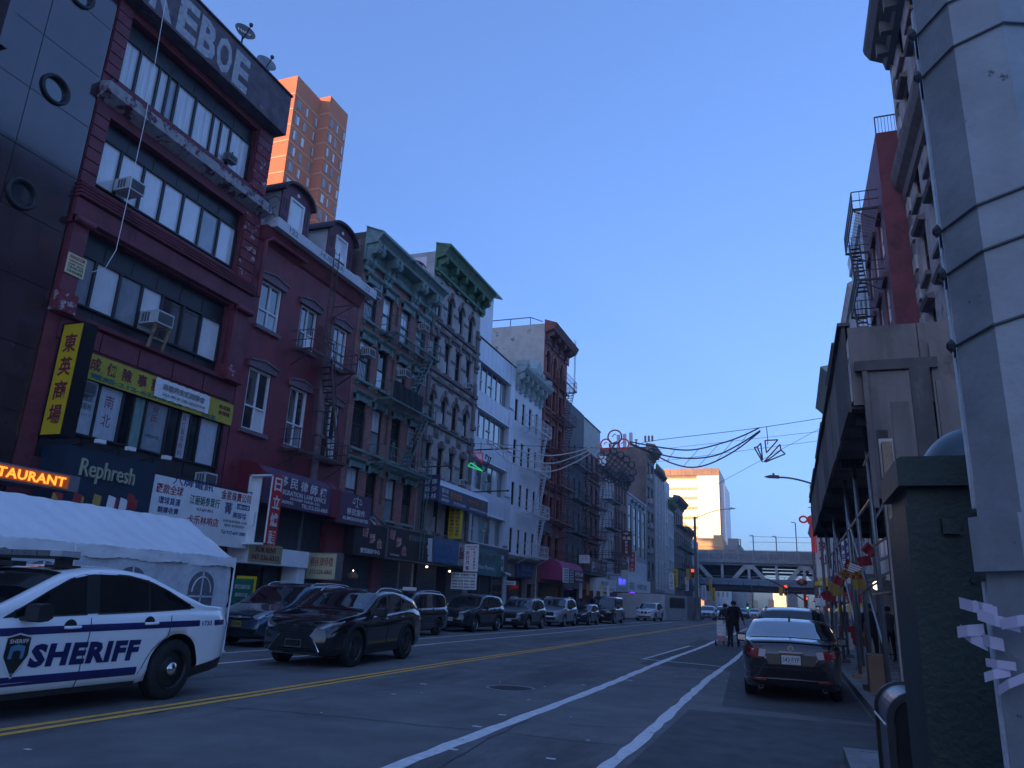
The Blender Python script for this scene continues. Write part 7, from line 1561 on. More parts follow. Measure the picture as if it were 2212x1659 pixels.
c.endp('plate_recess', 'alloy_dark', ts, [(-.40,.65),(.40,.65),(.46,.83),(-.46,.83)], 1, .006); c.endp('chrome_strip', 'chrome', ts, [(-.22,.855),(.22,.855),(.20,.885),(-.20,.885)], 1, .02)
boxpart_l('number_plate', 'plate_white', ts, X+.02, X+.032, -.165, .165, .66, .82)
b = B()
for a in ((-.18,.18,.645,.66),(-.18,.18,.82,.835),(-.18,-.165,.66,.82),(.165,.18,.66,.82)): b.box(X+.02, X+.04, *a)
b.build('plate_frame', 'black_gloss', ts); lettering_l('S43·FYP', 'ink_blue', (X+.034, 0, .74), (0,1,0), UP, .29, .085, ts); lettering_l('Garden State', 'ink_grey', (X+.034, 0, .675), (0,1,0), UP, .18, .018, ts)
lettering_l('ACURA', 'alloy_dark', (c.xf(.5,.93,1)+.012, -.60, .965), (0,1,0), UP, .22, .03, ts); lettering_l('TSX', 'alloy_dark', (c.xf(.5,.6,1)+.012, .55, .63), (0,1,0), UP, .12, .03, ts)
b = B(); b.lathe([(.035,0),(.05,.0),(.05,.015),(.035,.015)], (c.xf(0,.93,1)+.01, 0, .94), 16, 'X'); b.bar((c.xf(0,.93,1)+.02, -.02, .92), (c.xf(0,.93,1)+.02, .0, .97), .012); b.bar((c.xf(0,.93,1)+.02, .02, .92), (c.xf(0,.93,1)+.02, .0, .97), .012); b.build('badge', 'chrome', ts)
c.endp('bumper_strip', 'chrome', ts, [(-.62,.395),(.62,.395),(.62,.405),(-.62,.405)], 1, .008); c.endp('reflector', 'tail_red', ts, [(.45,.36),(.68,.37),(.68,.40),(.45,.39)], 1, .012, True)
c.endp('boot_seam', 'trim_black', ts, [(-.66,.585),(.66,.585),(.66,.592),(-.66,.592)], 1, .003)
for s in (-1, 1):
    b = B(); b.lathe([(.035,.0),(.045,.0),(.045,-.12),(.035,-.12)], (4.66, s*.55, .25), 14, 'X'); b.build('exhaust', 'alloy_dark', ts)
b = B(); b.prism([(2.95, 1.43),(3.12,1.42),(3.10,1.50),(3.05,1.50)], 'Y', -.02, .02); b.build('roof_antenna', 'trim_black', ts, fix=True)
c.topp('boot_spoiler', 'car_brown', ts, 4.45, 4.63, 1.0, .02)
s2, c = make_car('suv', 'dark SUV with a chrome edged roof parked in front of the dark brown sedan', SUV, 'car_graphite', .0, 22.0+4.6, radians(-90), 'vehicles parked along the right kerb', 1.0, suv_glass, True, (2.0, 4.0), None, 5, 'alloy', 'alloy', tail=suv_tail, glass_trim='chrome')
for i, (yy, lab, S, m) in enumerate(((29.5, 'black SUV beyond the parked dark SUV on the right', SUV, 'car_black'), (36.5, 'grey car third along the right kerb beyond the sedan', SEDAN, 'car_graphite'))):
    make_car('parked_car', lab, S, m, .05, yy+5.1, radians(-90), 'vehicles parked along the right kerb', 1.0, suv_glass if S is SUV else sedan_glass, False, None, None, 5, 'alloy', 'alloy', tail=suv_tail if S is SUV else None, detail=1)
# --- far traffic: copies of one small set
far_src = [(fo, 'car_white'), (rv, 'car_graphite'), (pl, 'car_silver'), (au, 'car_charcoal'), (bm, 'car_snow')]
def far_copy(src, label, x, y, rz, m, grp='small cars in the distance'):
    o = copy_tree(src); o.location = (x, y, 0); o.rotation_euler = (0,0,rz); o['label'] = label; o['group'] = grp
    for ch in o.children:
        if ch.name.split('.')[0] == 'body':
            me = ch.data.copy(); me.materials[0] = M[m]; ch.data = me
    return o
fc = [(-9.2, 112, 90, bm, 'car_snow', 'far white car just past the hoarding'), (-9.6, 124, 90, pl, 'car_silver', 'far silver car with lit headlights past the hoarding'), (-8.0, 138, 90, fo, 'car_graphite', 'far dark car in the oncoming lane, left of two'),
      (-6.6, 150, 90, rv, 'car_white', 'far white car in the oncoming lane beyond the two cyclists'), (-10.4, 103, 90, pl, 'car_silver', 'far silver car at the end of the hoarding'), (-3.2, 118, -90, bm, 'car_white', 'far pale car driving away beyond the pedestrian'),
      (-1.4, 92, -90, fo, 'car_charcoal', 'dark pickup like car with lit tail lamp left of the parked cars'), (.1, 46, -90, rv, 'car_black', 'far black car on the right kerb'), (.1, 54, -90, fo, 'car_graphite', 'farther grey car on the right kerb')]
for x, y, a, src, m, lab in fc: far_copy(src, lab, x, y, radians(a), m)
# ================================================================ white street tent at the left
tn = thing('street_tent', 'white gabled dining tent with arched clear windows beside the police car', 'tent', (-15.2, 11, 0))
TX0, TX1, TR, TY0, TY1, TE, TT = -17.0, -13.5, -15.15, 2.0, 16.05, 2.25, 3.28
random.seed(11)
def cloth(name, m, P, nu, nv, amp=.012, seedf=1.0):
    b = B()
    for i in range(nu+1):
        for j in range(nv+1):
            p = P(i/nu, j/nv); d = amp*(sin(i*1.7*seedf+j*.9)+.6*sin(i*.53+j*2.1*seedf))
            b.v.append((p[0]+d, p[1]+d*.6, p[2]+d))
    for i in range(nu):
        for j in range(nv): a = i*(nv+1)+j; b.f.append((a, a+nv+1, a+nv+2, a+1)); b.m.append(0)
    return b.build(name, m, tn, smooth=True)
cloth('roof_cloth', 'tent_white', lambda a, c: (TX1+.03+(TR-TX1)*c, TY0+(TY1-TY0)*a + .0, TE-.02+(TT-TE)*c - .07*sin(pi*c)), 90, 10, .010)
cloth('roof_cloth', 'tent_white', lambda a, c: (TX0-.03+(TR-TX0)*c, TY0+(TY1-TY0)*a, TE-.02+(TT-TE)*c - .05*sin(pi*c)), 60, 8, .010)
cloth('gable_cloth', 'tent_white', lambda a, c: (TX0+(TX1-TX0)*a, TY1+.01, TE-.15+(.15+(TT-TE)*(1-abs(2*a-1)))*c), 16, 6, .008)
cloth('eave_valance', 'tent_white', lambda a, c: (TX1+.05+.02*sin(a*90), TY0+(TY1-TY0)*a, TE-.24*c+.05+.02*sin(a*60)*c), 120, 3, .014, 1.7)
cloth('side_wall', 'tent_side', lambda a, c: (TX1+.0+.03*sin(a*50), TY0+(TY1-.04-TY0)*a, .25+(TE-.3)*c), 110, 14, .014, 1.3)
cloth('side_wall', 'tent_side', lambda a, c: (TX0+(TX1-TX0)*a, TY1-.02, .25+(TE-.3)*c), 24, 10, .014, 1.3)
for k in range(7):
    yc = 15.0 - k*2.15
    if yc < 3: break
    b = B(); n = 12; w_ = .42
    pts = [(yc-w_, .95), (yc+w_, .95), (yc+w_, 1.55)] + [(yc+w_*cos(pi*i/n), 1.55+.36*sin(pi*i/n)) for i in range(1, n)] + [(yc-w_, 1.55)]
    b.prism(pts, 'X', TX1+.045, TX1+.05); wd = b.build('clear_window', 'tent_window', tn, fix=True)
    b = B(); b.box(TX1+.055, TX1+.065, yc-.02, yc+.02, .95, 1.9); b.box(TX1+.055, TX1+.065, yc-w_, yc+w_, 1.3, 1.34); b.tube([(TX1+.06, yc+w_*.75*cos(pi*i/10), 1.42+.36*sin(pi*i/10)) for i in range(11)], .018, 5); b.build('glazing_strip', 'tent_side', wd)
for (x, y) in ((TX1, TY1), (TX0, TY1), (TX1, 11.3), (TX1, 6.6)):
    b = B(); b.tube([(x+.06, y+.02, .03), (x+.06, y+.02, TE)], .022, 6); b.tube([(x+.06, y+.02, .0), (x+.06, y+.02, .03)], .06, 8); b.build('leg', 'sign_white', tn)
t = thing('flag_line', 'line of small red, gold and striped flags above the tent roof', 'flags', (-17, 18, 4)); 
for k, (u, v, mm) in enumerate(((205, 1080, 'flag_gold'), (215, 1078, 'flag_red'), (292, 1080, 'flag_red'), (300, 1084, 'flag_gold'), (372, 1082, 'flag_gold'), (430, 1085, 'ink_white'), (440, 1087, 'flag_red'), (478, 1090, 'ink_white'), (486, 1092, 'flag_red'), (508, 1080, 'flag_red'), (520, 1090, 'flag_red'))):
    p = at(u/1.0*.54, v, 'X', -17.6); b = B(); b.add([(p.x, p.y, p.z+.2), (p.x, p.y+.25, p.z+.16), (p.x+.05, p.y+.2, p.z-.12), (p.x, p.y-.02, p.z-.16)], [(0,1,2,3)]); b.build('flag', mm, t)

# ================================================================ right side of the street (facades face -X)
XR = 6.0
st = thing('stone_house', 'tall grey stone house with quoins and a heavy dark cornice on the right', 'building', (XR, 20, 0))
hs = []
for k in range(7):
    for j in range(8):
        y = 31.2 - j*2.9; z = 4.6 + k*3.45
        if y > 20: hs.append((y, y+1.25, z, z+2.2))
b = B(); wall_x(b, XR, 19, 34.2, 4.0, 28.0, hs, .3, -1); b.build('wall', 'stone_grey', st); b = B(); shell(b, XR, 19, 34.2, 0, 28.0, 14, -1); b.build('side_wall', 'stone_grey', st)
b = B(); wall_x(b, XR, 19, 34.2, 0, 4.0, [(20, 33.5, .2, 3.4)], .4, -1); b.build('ground_floor_wall', 'brown_stone', st); boxpart('shop_glazing', 'glass_dark', st, XR+.35, XR+.4, 20, 33.5, .2, 3.4)
for h in hs:
    window(st, XR, *h, 'frame_black', ['glass_dark', 'glass_sky'], (1,), (1, 1), .07, .18, -1)
    b = B(); b.prism([(XR,h[3]),(XR-.25,h[3]+.05),(XR-.32,h[3]+.18),(XR,h[3]+.3)], 'Y', h[0]-.2, h[1]+.2); b.build('lintel', 'stone_trim', st, fix=True); boxpart('sill', 'stone_trim', st, XR-.2, XR, h[0]-.15, h[1]+.15, h[2]-.18, h[2])
for k in range(34):
    z = 4.2 + k*.7; w_ = .75 if k % 2 else .45
    boxpart('quoin', 'render_grey' if k % 2 else 'stone_trim', st, XR-.10, XR, 34.2-w_, 34.22, z, z+.66); boxpart('quoin', 'render_grey', st, XR-.08, XR, 21.6, 21.6+w_, z, z+.66)
for z, o_ in ((26.9, .9), (19.7, .45), (9.0, .35)):
    b = B(); b.prism([(XR,z),(XR-o_*.3,z+.1),(XR-o_*.4,z+.5),(XR-o_,z+.8),(XR-o_*1.25,z+1.2),(XR-o_*1.3,z+1.45),(XR,z+1.6)], 'Y', 19, 34.3); b.build('cornice', 'charcoal' if z > 20 else 'stone_trim', st, fix=True)
for i in range(10):
    b = B(); b.box(XR-.75, XR-.1, 19.5+i*1.5, 19.85+i*1.5, 27.0, 27.6); b.build('cornice_bracket', 'charcoal', st)
def right_house(label, Y0, Y1, H, wm, cols, floors, X=5.0, cornice=.5, cm='charcoal', side=None, gms=('glass_dark', 'glass_sky'), trim=None):
    t = thing('row_house', label, 'building', (X, (Y0+Y1)/2, 0)); step = (Y1-Y0-.8)/cols
    hs = [(Y0+.4+step*(i+.25), Y0+.4+step*(i+.75), z0, z1) for z0, z1 in floors for i in range(cols)]
    b = B(); wall_x(b, X, Y0, Y1, 3.6, H, hs, .25, -1); b.build('wall', wm, t); b = B(); shell(b, X, Y0, Y1, 0, H, 14, -1); b.build('side_wall', side or wm, t)
    b = B(); wall_x(b, X, Y0, Y1, 0, 3.6, [(Y0+.5, Y1-.5, .2, 2.9)], .4, -1); b.build('ground_floor_wall', 'brown_stone', t); boxpart('shop_glazing', 'glass_dark', t, X+.35, X+.4, Y0+.5, Y1-.5, .2, 2.9)
    for k, h in enumerate(hs):
        window(t, X, *h, 'frame_white' if trim else 'frame_black', [gms[k % len(gms)], gms[(k+1) % len(gms)]], (1,), (1, 1), .07, .15, -1)
        if trim: boxpart('lintel', trim, t, X-.12, X, h[0]-.1, h[1]+.1, h[3], h[3]+.25)
    if cornice: b = B(); b.prism([(X,H-.8),(X-.15,H-.7),(X-cornice*.7,H-.1),(X-cornice,H+.2),(X,H+.35)], 'Y', Y0, Y1); b.build('cornice', cm, t, fix=True)
    return t
F4 = [(4.6+i*3.3, 6.7+i*3.3) for i in range(6)]
right_house('maroon painted house with long white framed windows behind the right fire escape', 34.3, 42.6, 23.6, 'maroon', 3, F4[:5], cornice=.0, trim='maroon_dark')
t = thing('roof_railing', 'short black roof railing on the maroon house at right', 'railing', (5, 34.5, 23.6)); b = B(); b.bar((5.05, 34.5, 24.6), (6.2, 34.5, 24.6), .05)
for i in range(9): b.bar((5.05+i*.14, 34.5, 23.6), (5.05+i*.14, 34.5, 24.6), .02 if i else .05)
b.build('rail', 'iron_black', t)
right_house('pale painted house with a plain front beyond the maroon house at right', 42.7, 50.2, 23.9, 'metal_panel2', 3, F4[:5], cornice=.2, cm='metal_panel')
right_house('pale curved topped house in the right row', 50.3, 60.0, 22.6, 'render_grey', 3, F4[:5], cornice=.3, cm='render_grey')
right_house('brown house with stepped skyline in the right row', 60.1, 72.0, 21.8, 'brown_stone', 4, F4[:5], cornice=.9)
right_house('green corniced house in the right row', 72.1, 88.0, 23.6, 'brown_stone', 5, F4[:5], X=4.8, cornice=1.0, cm='teal')
right_house('dark house in the right row before the red signs', 88.1, 110.0, 22.0, 'brick_brown', 5, F4[:5], cornice=.8)
right_house('far dark house in the right row before the bridge', 110.1, 140.0, 20.6, 'brown_stone', 7, F4[:5], cornice=1.1)
right_house('farthest house in the right row with a fire escape against the sky', 140.1, 184.0, 18.5, 'brick_brown', 8, F4[:4], cornice=.6)
fe = fire_escape('black fire escape with slatted platforms and ladders on the maroon house at right', 'iron_black', 5.0, 35.6, 40.6, [20.4, 16.7, 13.0, 9.3], 1.15, s=-1, stair=(39.6, 37.6), fr=.04, grp='fire escapes on the right row')
# pavement shed on scaffolding
sh = thing('pavement_shed', 'dark plywood pavement shed on steel scaffolding posts at the right', 'scaffold', (3, 20, 0))
SZ = 4.9
b = B(); b.box(1.15, 5.4, 13.05, 36, SZ, SZ+.10); b.build('deck', 'shed_green', sh)
for k in range(19): boxpart('deck_plank', 'ply_dark', sh, 1.12, 5.4, 13.05+k*1.21, 14.22+k*1.21, SZ-.045, SZ-.005)
for k in range(10): boxpart('hoarding_board', 'plywood' if k % 3 else 'ply_dark', sh, 1.06+.012*(k % 2), 1.12, 13.05+k*2.3, 15.33+k*2.3, SZ-.1, SZ+1.4-.04*(k % 2))
for k in range(4): boxpart('hoarding_board', 'plywood', sh, 1.15+k*1.05, 2.18+k*1.05, 12.98, 13.04, SZ-.0, SZ+1.35)
for k in range(6): boxpart('cross_beam', 'shed_green', sh, 1.2, 5.3, 13.4+k*4.2, 13.6+k*4.2, SZ-.25, SZ-.05)
boxpart('cap_board', 'ply_dark', sh, 1.0, 1.2, 13.0, 36, SZ+1.40, SZ+1.46)
posts = [(1.45, y) for y in (14.6, 20.5, 26.5, 32.5)] + [(2.35, y) for y in (15.2, 24.5)] + [(4.9, y) for y in (14.6, 20.5, 26.5, 32.5)] + [(1.45, 17.6), (1.75, 23.5), (1.75, 29.5)]
for i, (x, y) in enumerate(posts):
    b = B(); b.tube([(x, y, KB+.1), (x, y, SZ-.05)], .045, 8); po = b.build('post', 'galv', sh, smooth=True)
    b = B(); b.box(x-.17, x+.17, y-.17, y+.17, KB, KB+.10); b.build('base_block', 'wood_post' if i % 2 else 'ply_dark', po)
for (a, c) in (((1.45,14.6,1.0),(1.45,20.5,3.9)), ((1.45,20.5,1.2),(1.45,26.5,4.2)), ((1.45,26.5,4.2),(1.45,32.5,1.2)), ((1.45,14.6,3.2),(2.35,15.2,4.6)), ((1.45,14.6,3.6),(1.45,20.5,3.6)), ((1.45,20.5,3.6),(1.45,32.5,3.6)), ((1.45,20.5,2.2),(4.9,20.5,3.9)), ((1.45,14.6,2.5),(4.9,14.6,4.2))):
    b = B(); b.tube([a, c], .028, 6); b.build('brace', 'galv', sh)
for (a, c) in (((1.35,14.3,2.72),(2.2,14.5,3.25)), ((1.3,14.4,1.92),(2.3,14.6,2.12)), ((1.30,13.9,4.05),(1.62,13.7,4.75)), ((1.2,15.8,1.95),(1.6,15.0,2.25))):
    b = B(); b.tube([a, c], .022, 6); b.build('bamboo_rod', 'wood_post', sh)
# near end: plywood gable panels and dark back boards
pw = thing('plywood_screen', 'big weathered plywood panel closing the near end of the pavement shed', 'screen', (2, 13, 4))
boxpart('panel', 'plywood', pw, 1.38, 2.28, 12.86, 12.9, 3.35, 5.42); boxpart('top_rail', 'ply_dark', pw, 1.2, 2.4, 12.80, 12.92, 5.43, 5.60); boxpart('edge_post', 'plywood', pw, 1.30, 1.375, 12.8, 12.9, 3.2, 5.42)
for k in range(6): boxpart('dark_board', 'ply_dark' if k % 2 else 'plywood', pw, 2.32+k*.55, 2.84+k*.55, 12.9, 12.95, 1.8, 5.9-.3*(k % 3))
hw = thing('plywood_wall', 'tall narrow plywood boards behind the green box and dome', 'screen', (2, 9, 0))
for k, (x, w_, z1, mm) in enumerate(((1.30,.20,4.15,'plywood'),(1.55,.22,4.6,'ply_dark'),(1.82,.30,4.4,'plywood'),(2.15,.35,4.9,'ply_dark'),(2.55,.5,4.7,'plywood'),(3.1,.6,4.8,'ply_dark'))): boxpart('board', mm, hw, x, x+w_, 9.95+.02*(k % 2), 10.0+.02*(k % 2), KB, z1)
boxpart('board', 'ply_dark', hw, 1.16, 1.29, 10.4, 10.44, KB, 3.9)
wp = thing('timber_post', 'upright pale timber post left of the dark green box, with a strip of blue tape', 'post', (.98, 8.2, 0)); boxpart('post', 'wood_post', wp, .93, 1.02, 8.0, 8.09, KB, 3.25); boxpart('tape', 'tube_green' if False else 'sign_teal', wp, .95, .99, 7.985, 7.998, 1.25, 1.45); boxpart('end_board', 'render_cream', wp, .915, 1.04, 8.1, 8.12, KB, 3.3)
# dark green storage box with lip and dome behind
gb = thing('relay_box', 'dark green steel street box with a projecting lip beside the octagonal pole', 'street box', (.8, 3.8, 0))
boxpart('body', 'mail_green', gb, .475, 1.05, 3.52, 4.1, KB, 2.05); 
b = B(); b.prism([(.455,2.13),(1.07,2.13),(1.07,2.245),(1.05,2.255),(.475,2.255),(.455,2.245)], 'Y', 3.5, 4.12); b.build('lip', 'mail_green', gb, fix=True); boxpart('neck', 'mail_green', gb, .49, 1.03, 3.56, 4.08, 2.05, 2.13)
b = B(); b.box(.60, .66, 3.49, 3.52, 1.93, 1.99); b.lathe([(0,0),(.012,0),(.014,.01)], (.69, 3.495, 1.75), 8, 'Y'); b.lathe([(0,-.012),(.018,-.012),(.018,.0)], (.66, 3.52, 1.97), 10, 'Y'); b.build('latch', 'mail_green', gb)
dm = thing('dome_top_box', 'dark domed metal top showing above the green street box', 'street box', (1.0, 4.6, 0)); b = B(); n = 14
b.lathe([(.0, .40)] + [(.30*sin(pi/2*i/n), .40*cos(pi/2*i/n)) for i in range(1, n+1)] + [(.30, -.1)], (.99, 4.7, 2.23), 36); b.build('dome', 'mail_dome', dm, smooth=True); boxpart('body', 'mail_green', dm, .69, 1.29, 4.4, 5.0, KB, 2.2)
# octagonal lamp pole close to the camera
op = thing('octagonal_pole', 'huge octagonal blue grey pole with wire straps and torn flyers at the right edge', 'pole', (.62, 2.3, 0))
def octo(r, z, cx=.648, cy=2.33, a0=.2): return [(cx + r*cos(a0+pi/4*i), cy + r*sin(a0+pi/4*i), z) for i in range(8)]
b = B(); zs = [(.176, KB), (.174, .55), (.170, 1.2), (.170, 1.95), (.168, 2.6), (.164, 3.6), (.158, 4.8), (.14, 8.5)]
for r, z in zs: b.v += octo(r, z)
for k in range(len(zs)-1):
    for i in range(8): b.f.append((k*8+i, k*8+(i+1) % 8, (k+1)*8+(i+1) % 8, (k+1)*8+i)); b.m.append(0)
b.build('shaft', 'pole_paint', op)
b = B(); b.v += octo(.196, 1.72) + octo(.196, 1.86) + octo(.17, 1.86) + octo(.17, 1.72)
for k in range(4):
    for i in range(8): b.f.append((k*8+i, k*8+(i+1) % 8, ((k+1) % 4)*8+(i+1) % 8, ((k+1) % 4)*8+i)); b.m.append(0)
b.build('collar', 'pole_paint', op)
edge = octo(1.0, 0)
for z0, z1 in ((1.9, 2.6), (2.6, 3.6), (.2, 1.7)):
    r0 = interp([(a, c) for c, a in zs], z0); r1 = interp([(a, c) for c, a in zs], z1)
    pa, pb = octo(r0, z0)[3], octo(r1, z1)[3]
    b = B(); b.bar((pa[0]-.004, pa[1]-.004, z0), (pb[0]-.004, pb[1]-.004, z1), .030, .010); b.build('sky_lit_edge', 'pole_edge_lit', op)  # strip with sky light on the facet put into its colour
for z in (2.36, 2.58, 2.72, 3.26, 3.42):
    r = interp([(a, c) for c, a in zs], z) + .006; b = B(); pts = octo(r, z); tilt = [(p[0], p[1], z + .05*(p[0]-.628)/.2 + .02) for p in pts]
    b.tube(tilt + [tilt[0]], .004, 6); q = tilt[4]; b.lathe([(.010,-.01),(.022,0),(.010,.01)], (q[0]-.01, q[1]-.01, q[2]-.0), 8, 'X'); b.build('wire_strap', 'strap', op)
random.seed(5)
for k in range(10):
    pts = octo(.185, 0); f0 = Vector(pts[4]); f1 = Vector(pts[5]); tt = random.uniform(.0, 1.2); z = random.uniform(1.44, 1.62); base = f0 + (f1-f0)*tt; a = random.uniform(-.5, .5); n_ = (f1-f0).normalized(); L_ = random.uniform(.06, .10); w_ = random.uniform(.02, .03)
    d = Vector((-n_.x*cos(a), -n_.y*cos(a), sin(a))); up_ = Vector((0,0,1)); nrm = Vector((n_.y, -n_.x, 0))
    if nrm.y > 0: nrm = -nrm
    base.z = z; base += nrm*.008; tip = base + d*L_*.9 + nrm*random.uniform(.005, .04)
    b = B(); b.add([base, base+Vector((0,0,w_)), (base+tip)/2+Vector((0,0,w_))+nrm*.01, (base+tip)/2+nrm*.01, tip, tip+Vector((0,0,w_))], [(0,1,2,3),(3,2,5,4)]); b.build('paper_flyer', 'flyer', op)
t = thing('wall_fitting', 'out of focus brown and grey fitting at the top right corner beside the pole', 'fitting', (.75, 2.3, 3.4)); q = at(2180, 30, 'Y', 2.5)
b = B(); b.lathe([(0,.12),(.05,.10),(.085,.02),(.08,-.05),(.03,-.1),(0,-.11)], (q.x+.02, 2.55, q.z), 14); b.build('body', 'wood_post', t, smooth=True); b = B(); b.bar((q.x, 2.5, q.z), (q.x-.12, 2.40, q.z-.02), .04); b.build('bracket', 'steel_sheet', t)
t = thing('grey_pillar', 'grey painted pillar beyond the octagonal pole at the right edge', 'pillar', (1.1, 2.9, 0)); boxpart('pillar', 'pole_paint', t, .88, 1.3, 2.85, 3.3, KB, 6.0)
# steel topped street bin
bn = thing('street_bin', 'dark street bin with a curved shiny steel top behind the right edge boxes', 'bin', (.95, 7.5, 0))
def binprof(e, x0=.69, x1=1.28, zt=1.0, r=.20):
    return [(x0-e, KB), (x0-e, zt-r)] + [(x0+r-(r+e)*cos(pi/2*i/8), zt-r+(r+e)*sin(pi/2*i/8)) for i in range(1, 9)] + [(x1-.1+e, zt+e), (x1+e, zt-.08), (x1+e, KB)]
b = B(); b.prism(binprof(0)[::-1], 'Y', 7.06, 7.96); b.build('body', 'steel_sheet', bn, fix=True)
b = B(); pr = binprof(.004); 
for i in range(1, 9):
    (a, c), (d, e) = pr[i], pr[i+1]; b.quad((a, 7.06, c), (a, 7.96, c), (d, 7.96, e), (d, 7.06, e))
b.quad((pr[9][0], 7.06, pr[9][1]), (pr[9][0], 7.96, pr[9][1]), (pr[10][0], 7.96, pr[10][1]), (pr[10][0], 7.06, pr[10][1])); b.build('steel_top', 'chrome_worn' if 'chrome_worn' in M else 'galv', bn, smooth=True)
for y in (7.0, 7.96):
    b = B(); o_ = binprof(.03); i_ = binprof(-.02); n = len(o_)
    for i in range(n-1):
        b.add([(o_[i][0], y, o_[i][1]), (o_[i+1][0], y, o_[i+1][1]), (i_[i+1][0], y, i_[i+1][1]), (i_[i][0], y, i_[i][1]), (o_[i][0], y+.06, o_[i][1]), (o_[i+1][0], y+.06, o_[i+1][1]), (i_[i+1][0], y+.06, i_[i+1][1]), (i_[i][0], y+.06, i_[i][1])], [(0,1,2,3),(7,6,5,4),(0,4,5,1),(3,2,6,7)])
    b.build('end_frame', 'trim_black', bn, fix=True)
b = B(); b.prism(binprof(-.03)[::-1], 'Y', 7.03, 7.05); b.build('end_panel', 'black_gloss', bn, fix=True)
b = B(); b.tube([(.655, 7.03, .76), (.655, 7.95, .76)], .012, 6); b.build('side_rail', 'galv', bn)
# things on the right pavement
t = thing('cardboard_box', 'brown cardboard box on the pavement behind the dark sedan mirror', 'box', (1.7, 18, 0)); boxpart('box', 'cardboard', t, 1.36, 1.75, 17.0, 17.5, KB, .85)
t = thing('steel_railing', 'black iron area railing below the shop front at right', 'railing', (3.5, 29, 0)); b = B()
for i in range(22): b.bar((2.4+i*.15, 30.2, KB), (2.4+i*.15, 30.2, 1.25), .025)
for z in (.3, 1.25): b.bar((2.4, 30.2, z), (5.7, 30.2, z), .04)
b.build('rail', 'iron_black', t)
bk = thing('block_wall', 'shop wall of pale blocks seen between the scaffold posts', 'shop front', (3.6, 31, 0))
for i in range(5):
    for j in range(4): boxpart('block', 'render_grey', bk, 2.45+i*.68, 3.1+i*.68, 31.0+.01*((i+j) % 2), 31.1, .2+j*.72, .88+j*.72)
t = thing('shop_shutter', 'pale ribbed shutter at the near right shop', 'shutter', (5.9, 24, 0))
for k in range(26): boxpart('slat', 'grey_light', t, 5.86, 5.93, 19.5, 23.5, KB+.03+k*.11, KB+.125+k*.11)
t = thing('shop_sign_board', 'hanging white sign with pink lettering and a bright round lamp under the scaffold', 'sign', (3, 24, 2.6)); boxpart('board', 'sign_white', t, 2.55, 3.9, 23.9, 23.98, 2.55, 3.25); lettering('ΛМ ЈОЧ', 'neon_red', (3.2, 23.895, 3.02), (1,0,0), UP, 1.0, .25, t, .02) if False else lettering('MODAS', 'neon_red', (3.2, 23.895, 3.02), (1,0,0), UP, 1.0, .25, t, .02); lettering('NICE CLOSET', 'ink_grey', (3.2, 23.895, 2.72), (1,0,0), UP, 1.0, .16, t)
q = at(1895, 1265, 'Y', 22); t = thing('work_lamp', 'bright round work lamp glowing under the pavement shed', 'lamp', tuple(q)); b = B(); b.lathe([(0,.12),(.09,.08),(.12,0),(.09,-.08),(0,-.12)], tuple(q), 14); b.build('bulb', 'lamp_white', t); b = B(); b.bar((q.x, q.y, q.z+.1), (q.x, q.y, SZ), .02); b.build('cable', 'iron_black', t)
# festival flags tied along the scaffold
random.seed(21)
for k in range(13):
    u = [1838, 1850, 1868, 1800, 1812, 1826, 1785, 1772, 1856, 1845, 1878, 1795, 1808][k]; v = [1222, 1245, 1212, 1268, 1255, 1240, 1285, 1300, 1262, 1230, 1188, 1290, 1278][k]; Y = 15.5 + (1880-u)*.05
    p = at(u, v, 'Y', Y); s_ = .115; mm = ['flag_red', 'flag_gold', 'flag_red', 'flag_gold', 'flag_red', 'flag_gold', 'flag_red', 'sign_white', 'flag_gold', 'flag_red', 'flag_red', 'flag_red', 'flag_gold'][k]
    t = thing('festival_flag', ['red flag with a gold mark in the middle of the scaffold bunting', 'gold flag under the middle red one on the scaffold', 'upper red flag of the scaffold bunting', 'gold flag low on the scaffold bunting', 'small red flag between two gold ones', 'gold flag beside the striped flag', 'lowest red flag of the scaffold bunting', 'white paper flag at the far end of the scaffold bunting', 'gold flag nearest the bright work lamp', 'red and white striped flag on the scaffold', 'highest dark red flag on the scaffold rod', 'crumpled red flag near the far end of the bunting', 'crumpled gold flag near the far end of the bunting'][k], 'flag', tuple(p), 'festival flags tied to the scaffold')
    b = B(); a = random.uniform(-.7, .7); n = 6; ca, sa = cos(a), sin(a)
    for i in range(n+1):
        for j in range(4):
            lx_, lz_ = (i/n-.5)*2*s_, (j/3-.5)*1.6*s_; b.v.append((p.x+lx_*ca-lz_*sa, p.y+.03*sin(i*1.5+k), p.z+lx_*sa+lz_*ca))
    for i in range(n):
        for j in range(3): q_ = i*4+j; b.f.append((q_, q_+4, q_+5, q_+1)); b.m.append(0)
    b.build('cloth', mm, t)
    if k in (0, 1, 5, 9):
        for r in range(4): bb = B(); c0 = (r/4-.4)*1.6*s_; bb.add([(p.x+(-s_)*ca-(c0)*sa, p.y-.05, p.z-s_*sa+c0*ca), (p.x+s_*ca-c0*sa, p.y-.05, p.z+s_*sa+c0*ca), (p.x+s_*ca-(c0+.035)*sa, p.y-.05, p.z+s_*sa+(c0+.035)*ca), (p.x-s_*ca-(c0+.035)*sa, p.y-.05, p.z-s_*sa+(c0+.035)*ca)], [(0,1,2,3)]) if k == 9 else bb.lathe([(0,-.01),(.03,-.01),(.035,.0)], (p.x+.06*cos(r*1.6), p.y-.04, p.z+.06*sin(r*1.6)), 6, 'Y'); bb.build('printed_mark', 'ink_white' if k == 9 else ('flag_gold' if mm == 'flag_red' else 'flag_red'), t)
